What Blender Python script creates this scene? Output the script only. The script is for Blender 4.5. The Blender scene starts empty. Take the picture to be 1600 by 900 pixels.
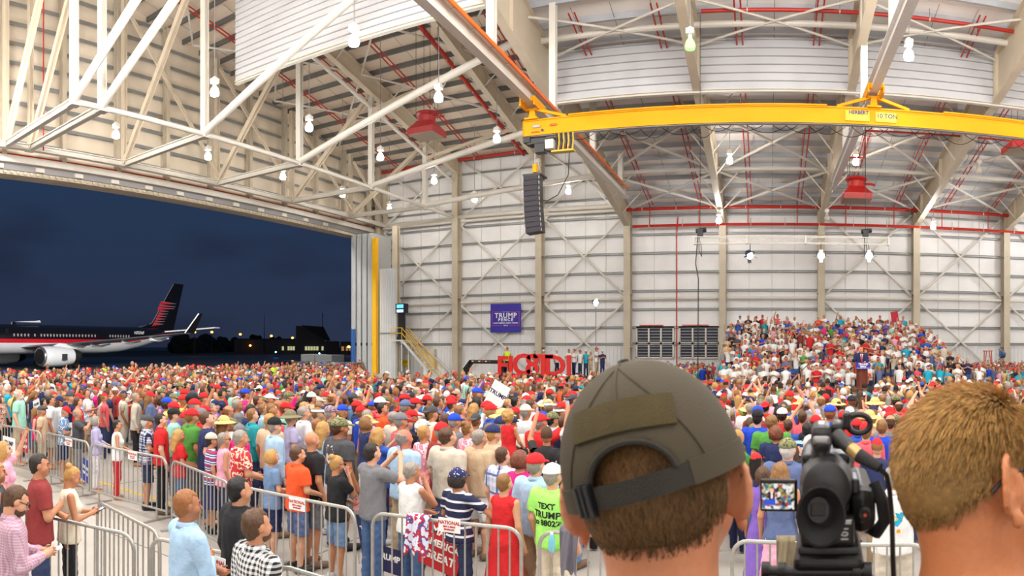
import bpy, math, random
import numpy as np
from mathutils import Vector, Matrix
from mathutils.bvhtree import BVHTree

random.seed(7)
RNG = np.random.default_rng(11)
PI = math.pi
SC = bpy.context.scene
COL = SC.collection

# ---------------------------------------------------------------- camera
# The photograph is a stitched cylindrical panorama: 1050 px per radian,
# straight ahead at column 1200, horizon at row 540, eye 3 m above the floor.
F, CX, CY, EYE = 1050.0, 1200.0, 540.0, 3.0
cam_data = bpy.data.cameras.new('camera')
cam_data.type = 'PANO'
cam_data.panorama_type = 'CENTRAL_CYLINDRICAL'
cam_data.central_cylindrical_range_u_min = (0 - CX) / F
cam_data.central_cylindrical_range_u_max = (1600 - CX) / F
cam_data.central_cylindrical_range_v_min = -(900 - CY) / F
cam_data.central_cylindrical_range_v_max = CY / F
cam_data.central_cylindrical_radius = 1.0
cam_data.dof.use_dof = True
cam_data.dof.focus_distance = 14.0
cam_data.dof.aperture_fstop = 20.0
cam_data.clip_start = 0.05
cam_data.clip_end = 2000
cam = bpy.data.objects.new('camera', cam_data)
cam.location = (0, 0, EYE)
cam.rotation_euler = (PI / 2, 0, 0)
COL.objects.link(cam)
SC.camera = cam

# ---------------------------------------------------------------- exposure
SC.view_settings.view_transform = 'Standard'
SC.view_settings.look = 'None'
SC.view_settings.gamma = 1.0
SC.view_settings.use_curve_mapping = False
SC.view_settings.exposure = 0.32
SC.cycles.max_bounces = 8
SC.cycles.diffuse_bounces = 4
SC.cycles.glossy_bounces = 3
SC.cycles.sample_clamp_indirect = 8.0

# ---------------------------------------------------------------- night sky
world = bpy.data.worlds.new('night_sky')
SC.world = world
world.use_nodes = True
wt = world.node_tree
wt.nodes.clear()
w_out = wt.nodes.new('ShaderNodeOutputWorld')
w_bg = wt.nodes.new('ShaderNodeBackground')
w_tc = wt.nodes.new('ShaderNodeTexCoord')
w_sep = wt.nodes.new('ShaderNodeSeparateXYZ')
w_ramp = wt.nodes.new('ShaderNodeValToRGB')
w_map = wt.nodes.new('ShaderNodeMapping')
w_noise = wt.nodes.new('ShaderNodeTexNoise')
w_nr = wt.nodes.new('ShaderNodeValToRGB')
w_mix = wt.nodes.new('ShaderNodeMix')
w_mix.data_type = 'RGBA'
w_mix.blend_type = 'MIX'
w_ramp.color_ramp.elements[0].position = 0.0
w_ramp.color_ramp.elements[0].color = (0.024, 0.034, 0.070, 1)
w_ramp.color_ramp.elements[1].position = 0.35
w_ramp.color_ramp.elements[1].color = (0.018, 0.043, 0.100, 1)
w_map.inputs['Scale'].default_value = (2.2, 2.2, 7.0)
w_noise.inputs['Scale'].default_value = 1.3
w_noise.inputs['Detail'].default_value = 5.0
w_nr.color_ramp.elements[0].position = 0.48
w_nr.color_ramp.elements[0].color = (0, 0, 0, 1)
w_nr.color_ramp.elements[1].position = 0.72
w_nr.color_ramp.elements[1].color = (0.75, 0.75, 0.75, 1)
L = wt.links.new
L(w_tc.outputs['Generated'], w_sep.inputs[0])
L(w_sep.outputs['Z'], w_ramp.inputs[0])
L(w_tc.outputs['Generated'], w_map.inputs[0])
L(w_map.outputs[0], w_noise.inputs['Vector'])
L(w_noise.outputs['Fac'], w_nr.inputs[0])
L(w_nr.outputs[0], w_mix.inputs[0])
L(w_ramp.outputs[0], w_mix.inputs[6])
w_mix.inputs[7].default_value = (0.013, 0.017, 0.034, 1)
L(w_mix.outputs[2], w_bg.inputs['Color'])
w_bg.inputs['Strength'].default_value = 0.78
L(w_bg.outputs[0], w_out.inputs[0])

# ---------------------------------------------------------------- light from lamps outside the frame
LAMP = 0.88     # overall level of the hangar's lamps
WARM = (1.0, 0.975, 0.95)


def point_light(x, y, z, watts, color=WARM, radius=0.25):
    d = bpy.data.lights.new('bay_light', 'POINT')
    d.energy = watts
    d.color = color
    d.shadow_soft_size = radius
    o = bpy.data.objects.new('bay_light', d)
    o.location = (x, y, z)
    COL.objects.link(o)
    return o


# the same grid of bay lamps goes on overhead and behind the photographer
for gx in (-29.5, -21.8, -14.3, -6.5, 1.0, 8.5, 16.0):
    for gy, watts in ((13.2, 850), (5.5, 1150), (-4.0, 1300)):
        point_light(gx, gy, 14.5, watts * LAMP)
for gx in (-2.4, 5.3, 13.1, 20.5):
    point_light(gx, 16.5, 15.5, 300 * LAMP)
point_light(20.8, 33.0, 13.5, 900 * LAMP)
point_light(20.8, 45.0, 12.0, 700 * LAMP)


def fill_light(loc, target, watts, size, color=(1, 0.96, 0.9)):
    d = bpy.data.lights.new('apron_fill', 'AREA')
    d.energy = watts
    d.size = size
    d.color = color
    o = bpy.data.objects.new('apron_fill', d)
    o.location = loc
    o.rotation_euler = (Vector(target) - Vector(loc)).to_track_quat('-Z', 'Y').to_euler()
    COL.objects.link(o)
    return o


# added unseen area lights outside above the doorway, to brighten the airliner
fill_light((-37.5, 12, 15.5), (-78, 40, 2), 12000, 2.0)
fill_light((-37.5, 50, 15.5), (-80, 55, 3), 10000, 2.0)


# ================================================================ helpers
def ang(px):
    return (px - CX) / F


def at_y(px, py, Y):
    a = ang(px)
    return Vector((Y * math.tan(a), Y, EYE + (CY - py) / F * Y / math.cos(a)))


def at_x(px, py, X):
    a = ang(px)
    d = X / math.sin(a)
    return Vector((X, X / math.tan(a), EYE + (CY - py) / F * d))


def at_d(px, py, d):
    a = ang(px)
    return Vector((d * math.sin(a), d * math.cos(a), EYE + (CY - py) / F * d))


def s2l(c):
    return tuple(((v / 255.0) / 12.92 if v / 255.0 <= 0.04045 else ((v / 255.0 + 0.055) / 1.055) ** 2.4) for v in c)


def tag(o, label=None, category=None, group=None, kind=None):
    if label:
        o['label'] = label
    if category:
        o['category'] = category
    if group:
        o['group'] = group
    if kind:
        o['kind'] = kind
    return o


def empty(name, loc, label=None, category=None, group=None, rz=0.0, kind=None):
    o = bpy.data.objects.new(name, None)
    o.empty_display_size = 0.2
    COL.objects.link(o)
    o.location = loc
    o.rotation_euler = (0, 0, rz)
    return tag(o, label, category, group, kind)


# ---------------------------------------------------------------- materials
MATS = {}


def new_mat(name):
    m = bpy.data.materials.new(name)
    m.use_nodes = True
    nt = m.node_tree
    return m, nt, nt.nodes['Principled BSDF']


def mat(name, color, rough=0.55, metal=0.0, var=0.0, scale=6.0, bump=0.0, bscale=40.0, stretch=(1, 1, 1), coat=0.0):
    """plain procedural material: colour with soft noise variation and fine relief"""
    if name in MATS:
        return MATS[name]
    m, nt, b = new_mat(name)
    c = s2l(color)
    b.inputs['Roughness'].default_value = rough
    b.inputs['Metallic'].default_value = metal
    if coat:
        b.inputs['Coat Weight'].default_value = coat
    b.inputs['Base Color'].default_value = (*c, 1)
    if var or bump:
        tc = nt.nodes.new('ShaderNodeTexCoord')
        mp = nt.nodes.new('ShaderNodeMapping')
        mp.inputs['Scale'].default_value = stretch
        nt.links.new(tc.outputs['Object'], mp.inputs[0])
    if var:
        n = nt.nodes.new('ShaderNodeTexNoise')
        n.inputs['Scale'].default_value = scale
        n.inputs['Detail'].default_value = 5
        r = nt.nodes.new('ShaderNodeValToRGB')
        r.color_ramp.elements[0].position = 0.3
        r.color_ramp.elements[1].position = 0.7
        r.color_ramp.elements[0].color = (*[v * (1 - var) for v in c], 1)
        r.color_ramp.elements[1].color = (*[min(1, v * (1 + var * 0.6)) for v in c], 1)
        nt.links.new(mp.outputs[0], n.inputs['Vector'])
        nt.links.new(n.outputs['Fac'], r.inputs[0])
        nt.links.new(r.outputs[0], b.inputs['Base Color'])
    if bump:
        n2 = nt.nodes.new('ShaderNodeTexNoise')
        n2.inputs['Scale'].default_value = bscale
        n2.inputs['Detail'].default_value = 4
        bp = nt.nodes.new('ShaderNodeBump')
        bp.inputs['Strength'].default_value = bump
        bp.inputs['Distance'].default_value = 0.02
        nt.links.new(mp.outputs[0], n2.inputs['Vector'])
        nt.links.new(n2.outputs['Fac'], bp.inputs['Height'])
        nt.links.new(bp.outputs[0], b.inputs['Normal'])
    MATS[name] = m
    return m


def emit(name, color, strength):
    if name in MATS:
        return MATS[name]
    m, nt, b = new_mat(name)
    b.inputs['Base Color'].default_value = (*color, 1)
    b.inputs['Emission Color'].default_value = (*color, 1)
    b.inputs['Emission Strength'].default_value = strength
    MATS[name] = m
    return m


def objcol_mat(name, rough=0.8, bump=0.25, bscale=25.0, var=0.12, sheen=0.0, stretch=(1, 1, 1), distance=0.02):
    """colour comes from each object's own colour"""
    if name in MATS:
        return MATS[name]
    m, nt, b = new_mat(name)
    b.inputs['Roughness'].default_value = rough
    if sheen:
        b.inputs['Sheen Weight'].default_value = sheen
    oi = nt.nodes.new('ShaderNodeObjectInfo')
    tc = nt.nodes.new('ShaderNodeTexCoord')
    mp = nt.nodes.new('ShaderNodeMapping')
    mp.inputs['Scale'].default_value = stretch
    n = nt.nodes.new('ShaderNodeTexNoise')
    n.inputs['Scale'].default_value = bscale
    n.inputs['Detail'].default_value = 3
    hs = nt.nodes.new('ShaderNodeHueSaturation')
    mr = nt.nodes.new('ShaderNodeMapRange')
    mr.inputs['To Min'].default_value = 1 - var
    mr.inputs['To Max'].default_value = 1 + var
    bp = nt.nodes.new('ShaderNodeBump')
    bp.inputs['Strength'].default_value = bump
    bp.inputs['Distance'].default_value = distance
    k = nt.links.new
    k(tc.outputs['Object'], mp.inputs[0])
    k(mp.outputs[0], n.inputs['Vector'])
    k(n.outputs['Fac'], mr.inputs['Value'])
    k(mr.outputs[0], hs.inputs['Value'])
    k(oi.outputs['Color'], hs.inputs['Color'])
    k(hs.outputs[0], b.inputs['Base Color'])
    k(n.outputs['Fac'], bp.inputs['Height'])
    k(bp.outputs[0], b.inputs['Normal'])
    MATS[name] = m
    return m


def pattern_mat(name, kind, c1, c2, size=0.06, c3=None, rough=0.85):
    """woven or printed cloth: stripes, check, plaid, blotches, dots"""
    if name in MATS:
        return MATS[name]
    m, nt, b = new_mat(name)
    b.inputs['Roughness'].default_value = rough
    c1, c2 = (*s2l(c1), 1), (*s2l(c2), 1)
    c3 = (*s2l(c3), 1) if c3 else c2
    tc = nt.nodes.new('ShaderNodeTexCoord')
    k = nt.links.new

    def mixn(fac, a, bb):
        mx = nt.nodes.new('ShaderNodeMix')
        mx.data_type = 'RGBA'
        if hasattr(fac, 'links'):
            k(fac, mx.inputs[0])
        else:
            mx.inputs[0].default_value = fac
        for v, i in ((a, 6), (bb, 7)):
            if hasattr(v, 'links'):
                k(v, mx.inputs[i])
            else:
                mx.inputs[i].default_value = v
        return mx.outputs[2]

    def stripe(axis, period, duty):
        sp = nt.nodes.new('ShaderNodeSeparateXYZ')
        k(tc.outputs['Object'], sp.inputs[0])
        a1 = nt.nodes.new('ShaderNodeMath')
        a1.operation = 'DIVIDE'
        k(sp.outputs[axis], a1.inputs[0])
        a1.inputs[1].default_value = period
        a2 = nt.nodes.new('ShaderNodeMath')
        a2.operation = 'FRACT'
        k(a1.outputs[0], a2.inputs[0])
        a3 = nt.nodes.new('ShaderNodeMath')
        a3.operation = 'LESS_THAN'
        k(a2.outputs[0], a3.inputs[0])
        a3.inputs[1].default_value = duty
        return a3.outputs[0]
    if kind == 'stripes':
        out = mixn(stripe('Z', size, 0.45), c1, c2)
        if c3 != c2:
            out = mixn(stripe('Z', size * 3, 0.25), out, c3)
    elif kind == 'vstripes':
        out = mixn(stripe('X', size, 0.4), c1, c2)
    elif kind in ('check', 'plaid'):
        h, v = stripe('Z', size, 0.5), stripe('X', size, 0.5)
        mid = tuple((a + q) / 2 for a, q in zip(c1, c2))
        o1 = mixn(v, c1, mid)
        o2 = mixn(v, mid, c2)
        out = mixn(h, o1, o2)
        if kind == 'plaid':
            out = mixn(stripe('Z', size * 2.3, 0.12), out, c3)
            out = mixn(stripe('X', size * 2.3, 0.12), out, c3)
    else:
        n = nt.nodes.new('ShaderNodeTexVoronoi' if kind == 'dots' else 'ShaderNodeTexNoise')
        n.inputs['Scale'].default_value = 1.0 / size
        k(tc.outputs['Object'], n.inputs['Vector'])
        r = nt.nodes.new('ShaderNodeValToRGB')
        r.color_ramp.interpolation = 'CONSTANT'
        e = r.color_ramp.elements
        e[0].position, e[0].color = 0.0, (c2 if kind == 'dots' else c1)
        e[1].position, e[1].color = (0.28 if kind == 'dots' else 0.47), (c1 if kind == 'dots' else c2)
        if kind != 'dots':
            q = e.new(0.56)
            q.color = c3
            q = e.new(0.62)
            q.color = c1
        k(n.outputs['Distance' if kind == 'dots' else 'Fac'], r.inputs[0])
        out = r.outputs[0]
    k(out, b.inputs['Base Color'])
    n2 = nt.nodes.new('ShaderNodeTexNoise')
    n2.inputs['Scale'].default_value = 22
    bp = nt.nodes.new('ShaderNodeBump')
    bp.inputs['Strength'].default_value = 0.25
    bp.inputs['Distance'].default_value = 0.02
    k(tc.outputs['Object'], n2.inputs['Vector'])
    k(n2.outputs['Fac'], bp.inputs['Height'])
    k(bp.outputs[0], b.inputs['Normal'])
    MATS[name] = m
    return m


M_WHITE = mat('white_steel', (222, 217, 206), 0.45, var=0.05, scale=1.5)
M_CREAM = mat('cream_steel', (210, 197, 174), 0.5, var=0.07, scale=1.2)
M_COLUMN = mat('primed_column', (198, 186, 164), 0.55, var=0.1, scale=1.0)
M_GIRT = mat('galvanised_girt', (150, 152, 150), 0.45, 0.35, var=0.12, scale=2.0)
M_PURLIN = mat('grey_purlin', (122, 122, 120), 0.5, 0.25, var=0.2, scale=0.6)
M_INSUL = mat('white_insulation', (244, 243, 242), 0.42, var=0.05, scale=0.9, bump=0.25, bscale=1.6)
M_INSULB = mat('beige_insulation', (236, 222, 200), 0.6, var=0.1, scale=0.7, bump=0.3, bscale=1.2)
M_SIDING = mat('white_siding', (232, 232, 232), 0.5, var=0.04, scale=0.8)
M_RED = mat('red_pipe', (190, 42, 26), 0.4, var=0.1, scale=2.0)
M_YELLOW = mat('crane_yellow', (238, 164, 0), 0.5, var=0.04, scale=0.8)
M_YELLOW.node_tree.nodes['Principled BSDF'].inputs['Specular IOR Level'].default_value = 0.2
M_BLACK = mat('black_plastic', (22, 22, 24), 0.45, var=0.2, scale=8)
M_DARK = mat('dark_metal', (48, 48, 50), 0.4, 0.4, var=0.15, scale=6)
M_GREYM = mat('grey_metal', (150, 150, 150), 0.4, 0.5, var=0.1, scale=4)
M_GALV = mat('barricade_steel', (176, 174, 168), 0.38, 0.55, var=0.12, scale=14, bump=0.1, bscale=60)
M_CONC = mat('polished_concrete', (178, 172, 164), 0.4, var=0.16, scale=0.45, bump=0.08, bscale=8)
M_WHITEP = mat('white_print', (240, 240, 238), 0.6)


# ---------------------------------------------------------------- mesh builder
class MB:
    def __init__(s):
        s.v, s.f, s.mi = [], [], []
        s.cur = 0

    def add(s, vs, fs):
        b = len(s.v)
        s.v.extend(tuple(v) for v in vs)
        for f in fs:
            s.f.append(tuple(b + i for i in f))
            s.mi.append(s.cur)
        return s

    def box(s, lo, hi):
        x0, y0, z0 = lo
        x1, y1, z1 = hi
        return s.add([(x0, y0, z0), (x1, y0, z0), (x1, y1, z0), (x0, y1, z0), (x0, y0, z1), (x1, y0, z1), (x1, y1, z1), (x0, y1, z1)],
                     [(0, 3, 2, 1), (4, 5, 6, 7), (0, 1, 5, 4), (1, 2, 6, 5), (2, 3, 7, 6), (3, 0, 4, 7)])

    def frame(s, p0, p1, up=None):
        p0, p1 = Vector(p0), Vector(p1)
        d = (p1 - p0).normalized()
        up = Vector(up) if up else (Vector((0, 0, 1)) if abs(d.z) < 0.95 else Vector((0, 1, 0)))
        x = d.cross(up).normalized()
        return p0, p1, d, x, x.cross(d).normalized()

    def bar(s, p0, p1, w, h, up=None, ox=0.0, oz=0.0):
        p0, p1, d, x, z = s.frame(p0, p1, up)
        vs = []
        for p in (p0, p1):
            for a, b in ((-1, -1), (1, -1), (1, 1), (-1, 1)):
                vs.append(p + x * (ox + a * w / 2) + z * (oz + b * h / 2))
        return s.add(vs, [(0, 1, 2, 3), (7, 6, 5, 4), (0, 4, 5, 1), (1, 5, 6, 2), (2, 6, 7, 3), (3, 7, 4, 0)])

    def ibeam(s, p0, p1, w, h, t=None, up=None):
        t = t or 0.12 * h
        s.bar(p0, p1, w, t, up, 0, h / 2 - t / 2)
        s.bar(p0, p1, w, t, up, 0, -h / 2 + t / 2)
        return s.bar(p0, p1, t, h - 2 * t, up)

    def tube(s, p0, p1, r0, r1=None, n=8, caps=True, up=None):
        r1 = r0 if r1 is None else r1
        p0, p1, d, x, z = s.frame(p0, p1, up)
        vs = []
        for p, r in ((p0, r0), (p1, r1)):
            for i in range(n):
                a = 2 * PI * i / n
                vs.append(p + x * (r * math.cos(a)) + z * (r * math.sin(a)))
        fs = [(i, i + n, (i + 1) % n + n, (i + 1) % n) for i in range(n)]
        if caps:
            fs += [tuple(range(n)), tuple(range(2 * n - 1, n - 1, -1))]
        return s.add(vs, fs)

    def path(s, pts, r, n=6, r_end=None):
        pts = [Vector(p) for p in pts]
        m = len(pts)
        vs, x = [], None
        for i, p in enumerate(pts):
            d = (pts[min(i + 1, m - 1)] - pts[max(i - 1, 0)]).normalized()
            if x is None:
                up = Vector((0, 0, 1)) if abs(d.z) < 0.9 else Vector((0, 1, 0))
                x = d.cross(up).normalized()
            x = (x - d * x.dot(d)).normalized()
            z = d.cross(x)
            rr = r if r_end is None else r + (r_end - r) * i / (m - 1)
            for q in range(n):
                a = 2 * PI * q / n
                vs.append(p + x * (rr * math.cos(a)) + z * (rr * math.sin(a)))
        fs = []
        for i in range(m - 1):
            for q in range(n):
                fs.append((i * n + q, i * n + (q + 1) % n, (i + 1) * n + (q + 1) % n, (i + 1) * n + q))
        fs += [tuple(range(n - 1, -1, -1)), tuple(range((m - 1) * n, m * n))]
        return s.add(vs, fs)

    def lathe(s, prof, c=(0, 0, 0), n=16, sx=1.0, sy=1.0, axis=None):
        """prof: (r, z) pairs from the bottom up; axis: direction of z (default up)"""
        c = Vector(c)
        if axis is None:
            X, Y, Z = Vector((1, 0, 0)), Vector((0, 1, 0)), Vector((0, 0, 1))
        else:
            Z = Vector(axis).normalized()
            X = Z.orthogonal().normalized() if abs(Z.z) > 0.9 else Vector((0, 0, 1)).cross(Z).normalized()
            Y = Z.cross(X)
        vs = []
        for r, z in prof:
            for i in range(n):
                a = 2 * PI * i / n
                vs.append(c + X * (r * sx * math.cos(a)) + Y * (r * sy * math.sin(a)) + Z * z)
        fs = []
        for j in range(len(prof) - 1):
            for i in range(n):
                fs.append((j * n + i, j * n + (i + 1) % n, (j + 1) * n + (i + 1) % n, (j + 1) * n + i))
        fs += [tuple(range(n - 1, -1, -1)), tuple(range((len(prof) - 1) * n, len(prof) * n))]
        return s.add(vs, fs)

    def prism(s, poly, p, ux, uz, th):
        """polygon (u, w) in the plane p + u*ux + w*uz, thickness th along ux x uz"""
        p, ux, uz = Vector(p), Vector(ux), Vector(uz)
        nrm = ux.cross(uz).normalized()
        n = len(poly)
        vs = [p + ux * u + uz * w for u, w in poly] + [p + ux * u + uz * w + nrm * th for u, w in poly]
        fs = [tuple(range(n - 1, -1, -1)), tuple(range(n, 2 * n))]
        fs += [(i, (i + 1) % n, n + (i + 1) % n, n + i) for i in range(n)]
        return s.add(vs, fs)

    def build(s, name, m=None, parent=None, smooth=False, **tags):
        me = bpy.data.meshes.new(name)
        me.from_pydata(s.v, [], s.f)
        for mm in (m if isinstance(m, (list, tuple)) else [m]):
            if mm:
                me.materials.append(mm)
        if isinstance(m, (list, tuple)):
            me.polygons.foreach_set('material_index', s.mi)
        if smooth:
            me.polygons.foreach_set('use_smooth', [True] * len(me.polygons))
            if smooth == 'auto':
                me.set_sharp_from_angle(angle=math.radians(40))
        o = bpy.data.objects.new(name, me)
        COL.objects.link(o)
        if parent:
            o.parent = parent
        return tag(o, **tags) if tags else o


def put(o, parent):
    """parent o (built in world coordinates) under parent without moving it"""
    o.parent = parent
    M = Matrix.Translation(parent.location) @ Matrix.Rotation(parent.rotation_euler.z, 4, 'Z')
    o.matrix_parent_inverse = M.inverted()
    return o


def corrugated(mb, p0, p1, z0, z1, pitch=0.3, depth=0.05, out=(0, -1, 0)):
    """upright ribbed sheet from p0 to p1"""
    p0, p1, out = Vector((*p0, 0)), Vector((*p1, 0)), Vector(out)
    ln = (p1 - p0).length
    d = (p1 - p0) / ln
    pts, u = [], 0.0
    while u < ln:
        for f, q in ((0.0, 0), (0.62, 0), (0.70, 1), (0.92, 1)):
            if u + f * pitch <= ln:
                pts.append(p0 + d * (u + f * pitch) + out * (depth * q))
        u += pitch
    pts.append(p1)
    n = len(pts)
    vs = [(p.x, p.y, z0) for p in pts] + [(p.x, p.y, z1) for p in pts]
    mb.add(vs, [(i, i + 1, n + i + 1, n + i) for i in range(n - 1)])
    return mb


def text_mesh(body, size=1.0, extrude=0.004, bold=0.0, align='CENTER', spacing=1.0):
    c = bpy.data.curves.new('lettering', 'FONT')
    c.body = body
    c.size = size
    c.extrude = extrude
    c.offset = bold
    c.align_x = align
    c.align_y = 'CENTER'
    c.space_character = spacing
    c.resolution_u = 3
    o = bpy.data.objects.new('lettering', c)
    me = bpy.data.meshes.new_from_object(o)
    bpy.data.objects.remove(o)
    bpy.data.curves.remove(c)
    return me


def lettering(body, M, size, m, parent=None, name='lettering', **kw):
    """flat raised letters; M maps text x to the right, y up, z towards the reader"""
    me = text_mesh(body, size, **kw)
    me.transform(M)
    me.materials.clear()
    me.materials.append(m)
    o = bpy.data.objects.new(name, me)
    COL.objects.link(o)
    if parent:
        put(o, parent)
    return o


def face_frame(p, right, up):
    right, up = Vector(right).normalized(), Vector(up).normalized()
    n = right.cross(up)
    return Matrix(((right.x, up.x, n.x, p[0]), (right.y, up.y, n.y, p[1]), (right.z, up.z, n.z, p[2]), (0, 0, 0, 1)))
# ================================================================ the hangar
YB = 52.0            # back wall
XL = -34.5           # wall with the aircraft door
XS = -10.85          # where the high left roof meets the lower right one
XR = 26.5
COLS = [-33.4, -25.6, -18.1, -10.85, -3.45, 4.05, 11.45, 18.9, 26.3]


def z_low(y):
    return 14.0 + 0.21 * (YB - y)


def z_high(y):
    return 18.9 + 0.20 * (YB - y)


def rafter_bottom(y):
    return 12.1 + 0.17 * (YB - y)


def structure(mb, name, m, **kw):
    return mb.build(name, m, kind='structure', **kw)


def part(mb, name, m, parent, **kw):
    return put(mb.build(name, m, **kw), parent)


floor = structure(MB().box((XL, -25, -0.3), (XR, YB, 0)), 'floor', M_CONC)
M_JOINT = mat('floor_joint', (120, 114, 106), 0.7)
for gx in np.arange(-30, 26, 6.0):
    part(MB().box((gx - 0.012, -20, 0.0), (gx + 0.012, YB, 0.003)), 'floor_joint', M_JOINT, floor)
for gy in np.arange(0, 52, 6.0):
    part(MB().box((XL, gy - 0.012, 0.0), (XR, gy + 0.012, 0.003)), 'floor_joint', M_JOINT, floor)
part(MB().box((-12.5, 8.0, 0.0), (-9.0, 8.1, 0.004)), 'painted_line', mat('floor_yellow', (214, 176, 40), 0.6), floor)

# ---- back wall
wall = structure(MB().box((XL - 0.4, YB, 0), (XR, YB + 0.15, 20)), 'wall_back', M_INSUL)
GIRTS = [3.2, 4.5, 5.9, 7.35, 8.8, 10.3, 11.75, 13.2, 14.7, 16.2, 17.7]
for i in range(8):
    x0, x1 = COLS[i] + 0.25, COLS[i + 1] - 0.25
    top = 20 if i < 3 else 14
    mb = MB()
    corrugated(mb, (x0, YB - 0.02), (x1, YB - 0.02), 0.02, 2.85, 0.30, 0.035)
    part(mb, 'liner_panel', M_SIDING, wall)
    for z in GIRTS:
        if z < top - 0.4:
            g = MB().bar((x0, YB - 0.14, z), (x1, YB - 0.14, z), 0.24, 0.03)
            g.bar((x0, YB - 0.25, z - 0.06), (x1, YB - 0.25, z - 0.06), 0.02, 0.15)
            part(g, 'girt', M_GIRT, wall)
    n = int((x1 - x0) / 1.85)
    for k in range(1, n + 1):
        xx = x0 + (x1 - x0) * k / (n + 1)
        part(MB().box((xx - 0.02, YB - 0.05, 2.85), (xx + 0.02, YB - 0.002, top)), 'panel_seam', M_WHITE, wall)
for i, x in enumerate(COLS):
    top = 19.2 if i < 3 else 13.6
    part(MB().ibeam((x, YB - 0.72, 0), (x, YB - 0.72, top), 0.52, 0.86, 0.05, up=(0, 1, 0)), 'column', M_COLUMN, wall)
    for z in (2.85, 7.0, 10.2):
        if 0 < i < 8:
            part(MB().box((x - 0.30, YB - 1.17, z), (x + 0.30, YB - 0.27, z + 0.05)), 'stiffener_plate', M_COLUMN, wall)


def brace_x(x0, x1, z0, z1, y=YB - 0.5, r=0.085):
    for a, b in ((z0, z1), (z1, z0)):
        part(MB().tube((x0, y, a), (x1, y, b), r, n=8), 'diagonal_brace', M_WHITE, wall)


for i in range(8):
    x0, x1 = COLS[i] + 0.3, COLS[i + 1] - 0.3
    part(MB().tube((x0, YB - 0.55, 6.65), (x1, YB - 0.55, 6.65), 0.12, n=10), 'strut', M_WHITE, wall)
    if i < 3 or i in (5, 6, 7):
        brace_x(x0, x1, 0.3, 6.4)
        brace_x(x0, x1, 6.9, 13.2)
    if i < 3:
        part(MB().tube((x0, YB - 0.55, 13.6), (x1, YB - 0.55, 13.6), 0.13, n=10), 'strut', M_WHITE, wall)
        brace_x(x0, x1, 13.8, 18.8)
        for z in (6.65, 13.6):
            for s, xx in ((1, x0), (-1, x1)):
                part(MB().prism([(0, -0.55), (s * 0.55, 0), (0, 0.55)] if s > 0 else [(0, 0.55), (s * 0.55, 0), (0, -0.55)],
                                (xx, YB - 0.48, z), (1, 0, 0), (0, 0, 1), 0.02), 'gusset_plate', M_WHITE, wall)

# ---- louvred openings in the back wall
M_NIGHT = mat('night_louvre_gap', (22, 30, 58), 0.5)
for q, (x0, x1) in enumerate(((-10.25, -7.35), (-6.85, -3.8), (-3.05, -0.9))):
    lv = empty('window_%d' % (q + 1), ((x0 + x1) / 2, YB - 0.1, 2.0), kind='structure')
    part(MB().box((x0, YB - 0.06, 2.05), (x1, YB - 0.03, 4.45)), 'dark_opening', M_NIGHT, lv)
    fr = MB()
    for z in (2.05, 3.22, 4.45):
        fr.box((x0 - 0.06, YB - 0.26, z - 0.06), (x1 + 0.06, YB - 0.06, z + 0.06))
    for k in range(4):
        xx = x0 + (x1 - x0) * k / 3
        fr.box((xx - 0.06, YB - 0.26, 2.05), (xx + 0.06, YB - 0.06, 4.45))
    part(fr, 'window_frame', M_WHITE, lv)
    for z in np.arange(2.24, 4.4, 0.235):
        if abs(z - 3.22) > 0.1:
            part(MB().bar((x0, YB - 0.14, z), (x1, YB - 0.14, z), 0.10, 0.05), 'louvre_slat', M_GREYM, lv)
    part(MB().box((x0 + 0.2, YB - 0.22, 4.55), (x1 - 0.8, YB - 0.12, 4.62)), 'red_strip', M_RED, lv)

# ---- walls out of the frame close the room so that light bounces
structure(MB().box((XR, -25, 0), (XR + 0.2, YB, 16)), 'wall_right', M_INSUL)
structure(MB().box((XL, -25.2, 0), (XR, -25, 31)), 'wall_front', M_INSUL)

# ---- wall over the aircraft door, with the door opening below it
HEAD = 12.65
wl = structure(MB().box((XL - 0.3, -25, HEAD + 1.0), (XL, YB, 31)), 'wall_left', M_INSULB)
for z in np.arange(14.6, 29.5, 1.12):
    yend = min(YB - 0.2, YB - (z + 0.2 - 18.9) / 0.20) if z > 18.4 else YB - 0.2
    g = MB().bar((XL + 0.14, -5, z), (XL + 0.14, yend, z), 0.24, 0.04, up=(0, 0, 1))
    g.bar((XL + 0.26, -5, z - 0.09), (XL + 0.26, yend, z - 0.09), 0.02, 0.2)
    part(g, 'girt', M_GIRT, wl)
for y in np.arange(8.0, 52, 3.85):
    part(MB().ibeam((XL + 0.5, y, HEAD + 1), (XL + 0.5, y, z_high(y) - 0.3), 0.28, 0.4, 0.04, up=(1, 0, 0)), 'wall_post', M_COLUMN, wl)
hd = empty('trim_1', (XL, 20, HEAD), kind='structure')
part(MB().box((XL - 0.9, -25, HEAD + 0.25), (XL + 0.35, YB - 0.1, HEAD + 0.95)), 'door_header', mat('header_grey', (150, 148, 148), 0.5, 0.2), hd)
part(MB().box((XL + 0.35, -25, HEAD + 0.62), (XL + 0.65, YB - 0.1, HEAD + 1.0)), 'header_ledge', M_WHITE, hd)
for k in range(6):
    part(MB().box((XL - 0.85 + k * 0.2, -25, HEAD + 0.02), (XL - 0.77 + k * 0.2, YB - 0.1, HEAD + 0.25)), 'door_track', M_CREAM, hd)
for y in np.arange(10.0, 45, 2.6):
    part(MB().box((XL + 0.35, y, HEAD + 0.28), (XL + 0.47, y + 0.55, HEAD + 0.52)), 'track_bracket', M_WHITE, hd)
for y in np.arange(12, 46, 0.42):
    part(MB().box((XL + 0.35, y, HEAD + 0.06), (XL + 0.42, y + 0.14, HEAD + 0.2)), 'track_tooth', M_CREAM, hd)

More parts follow.
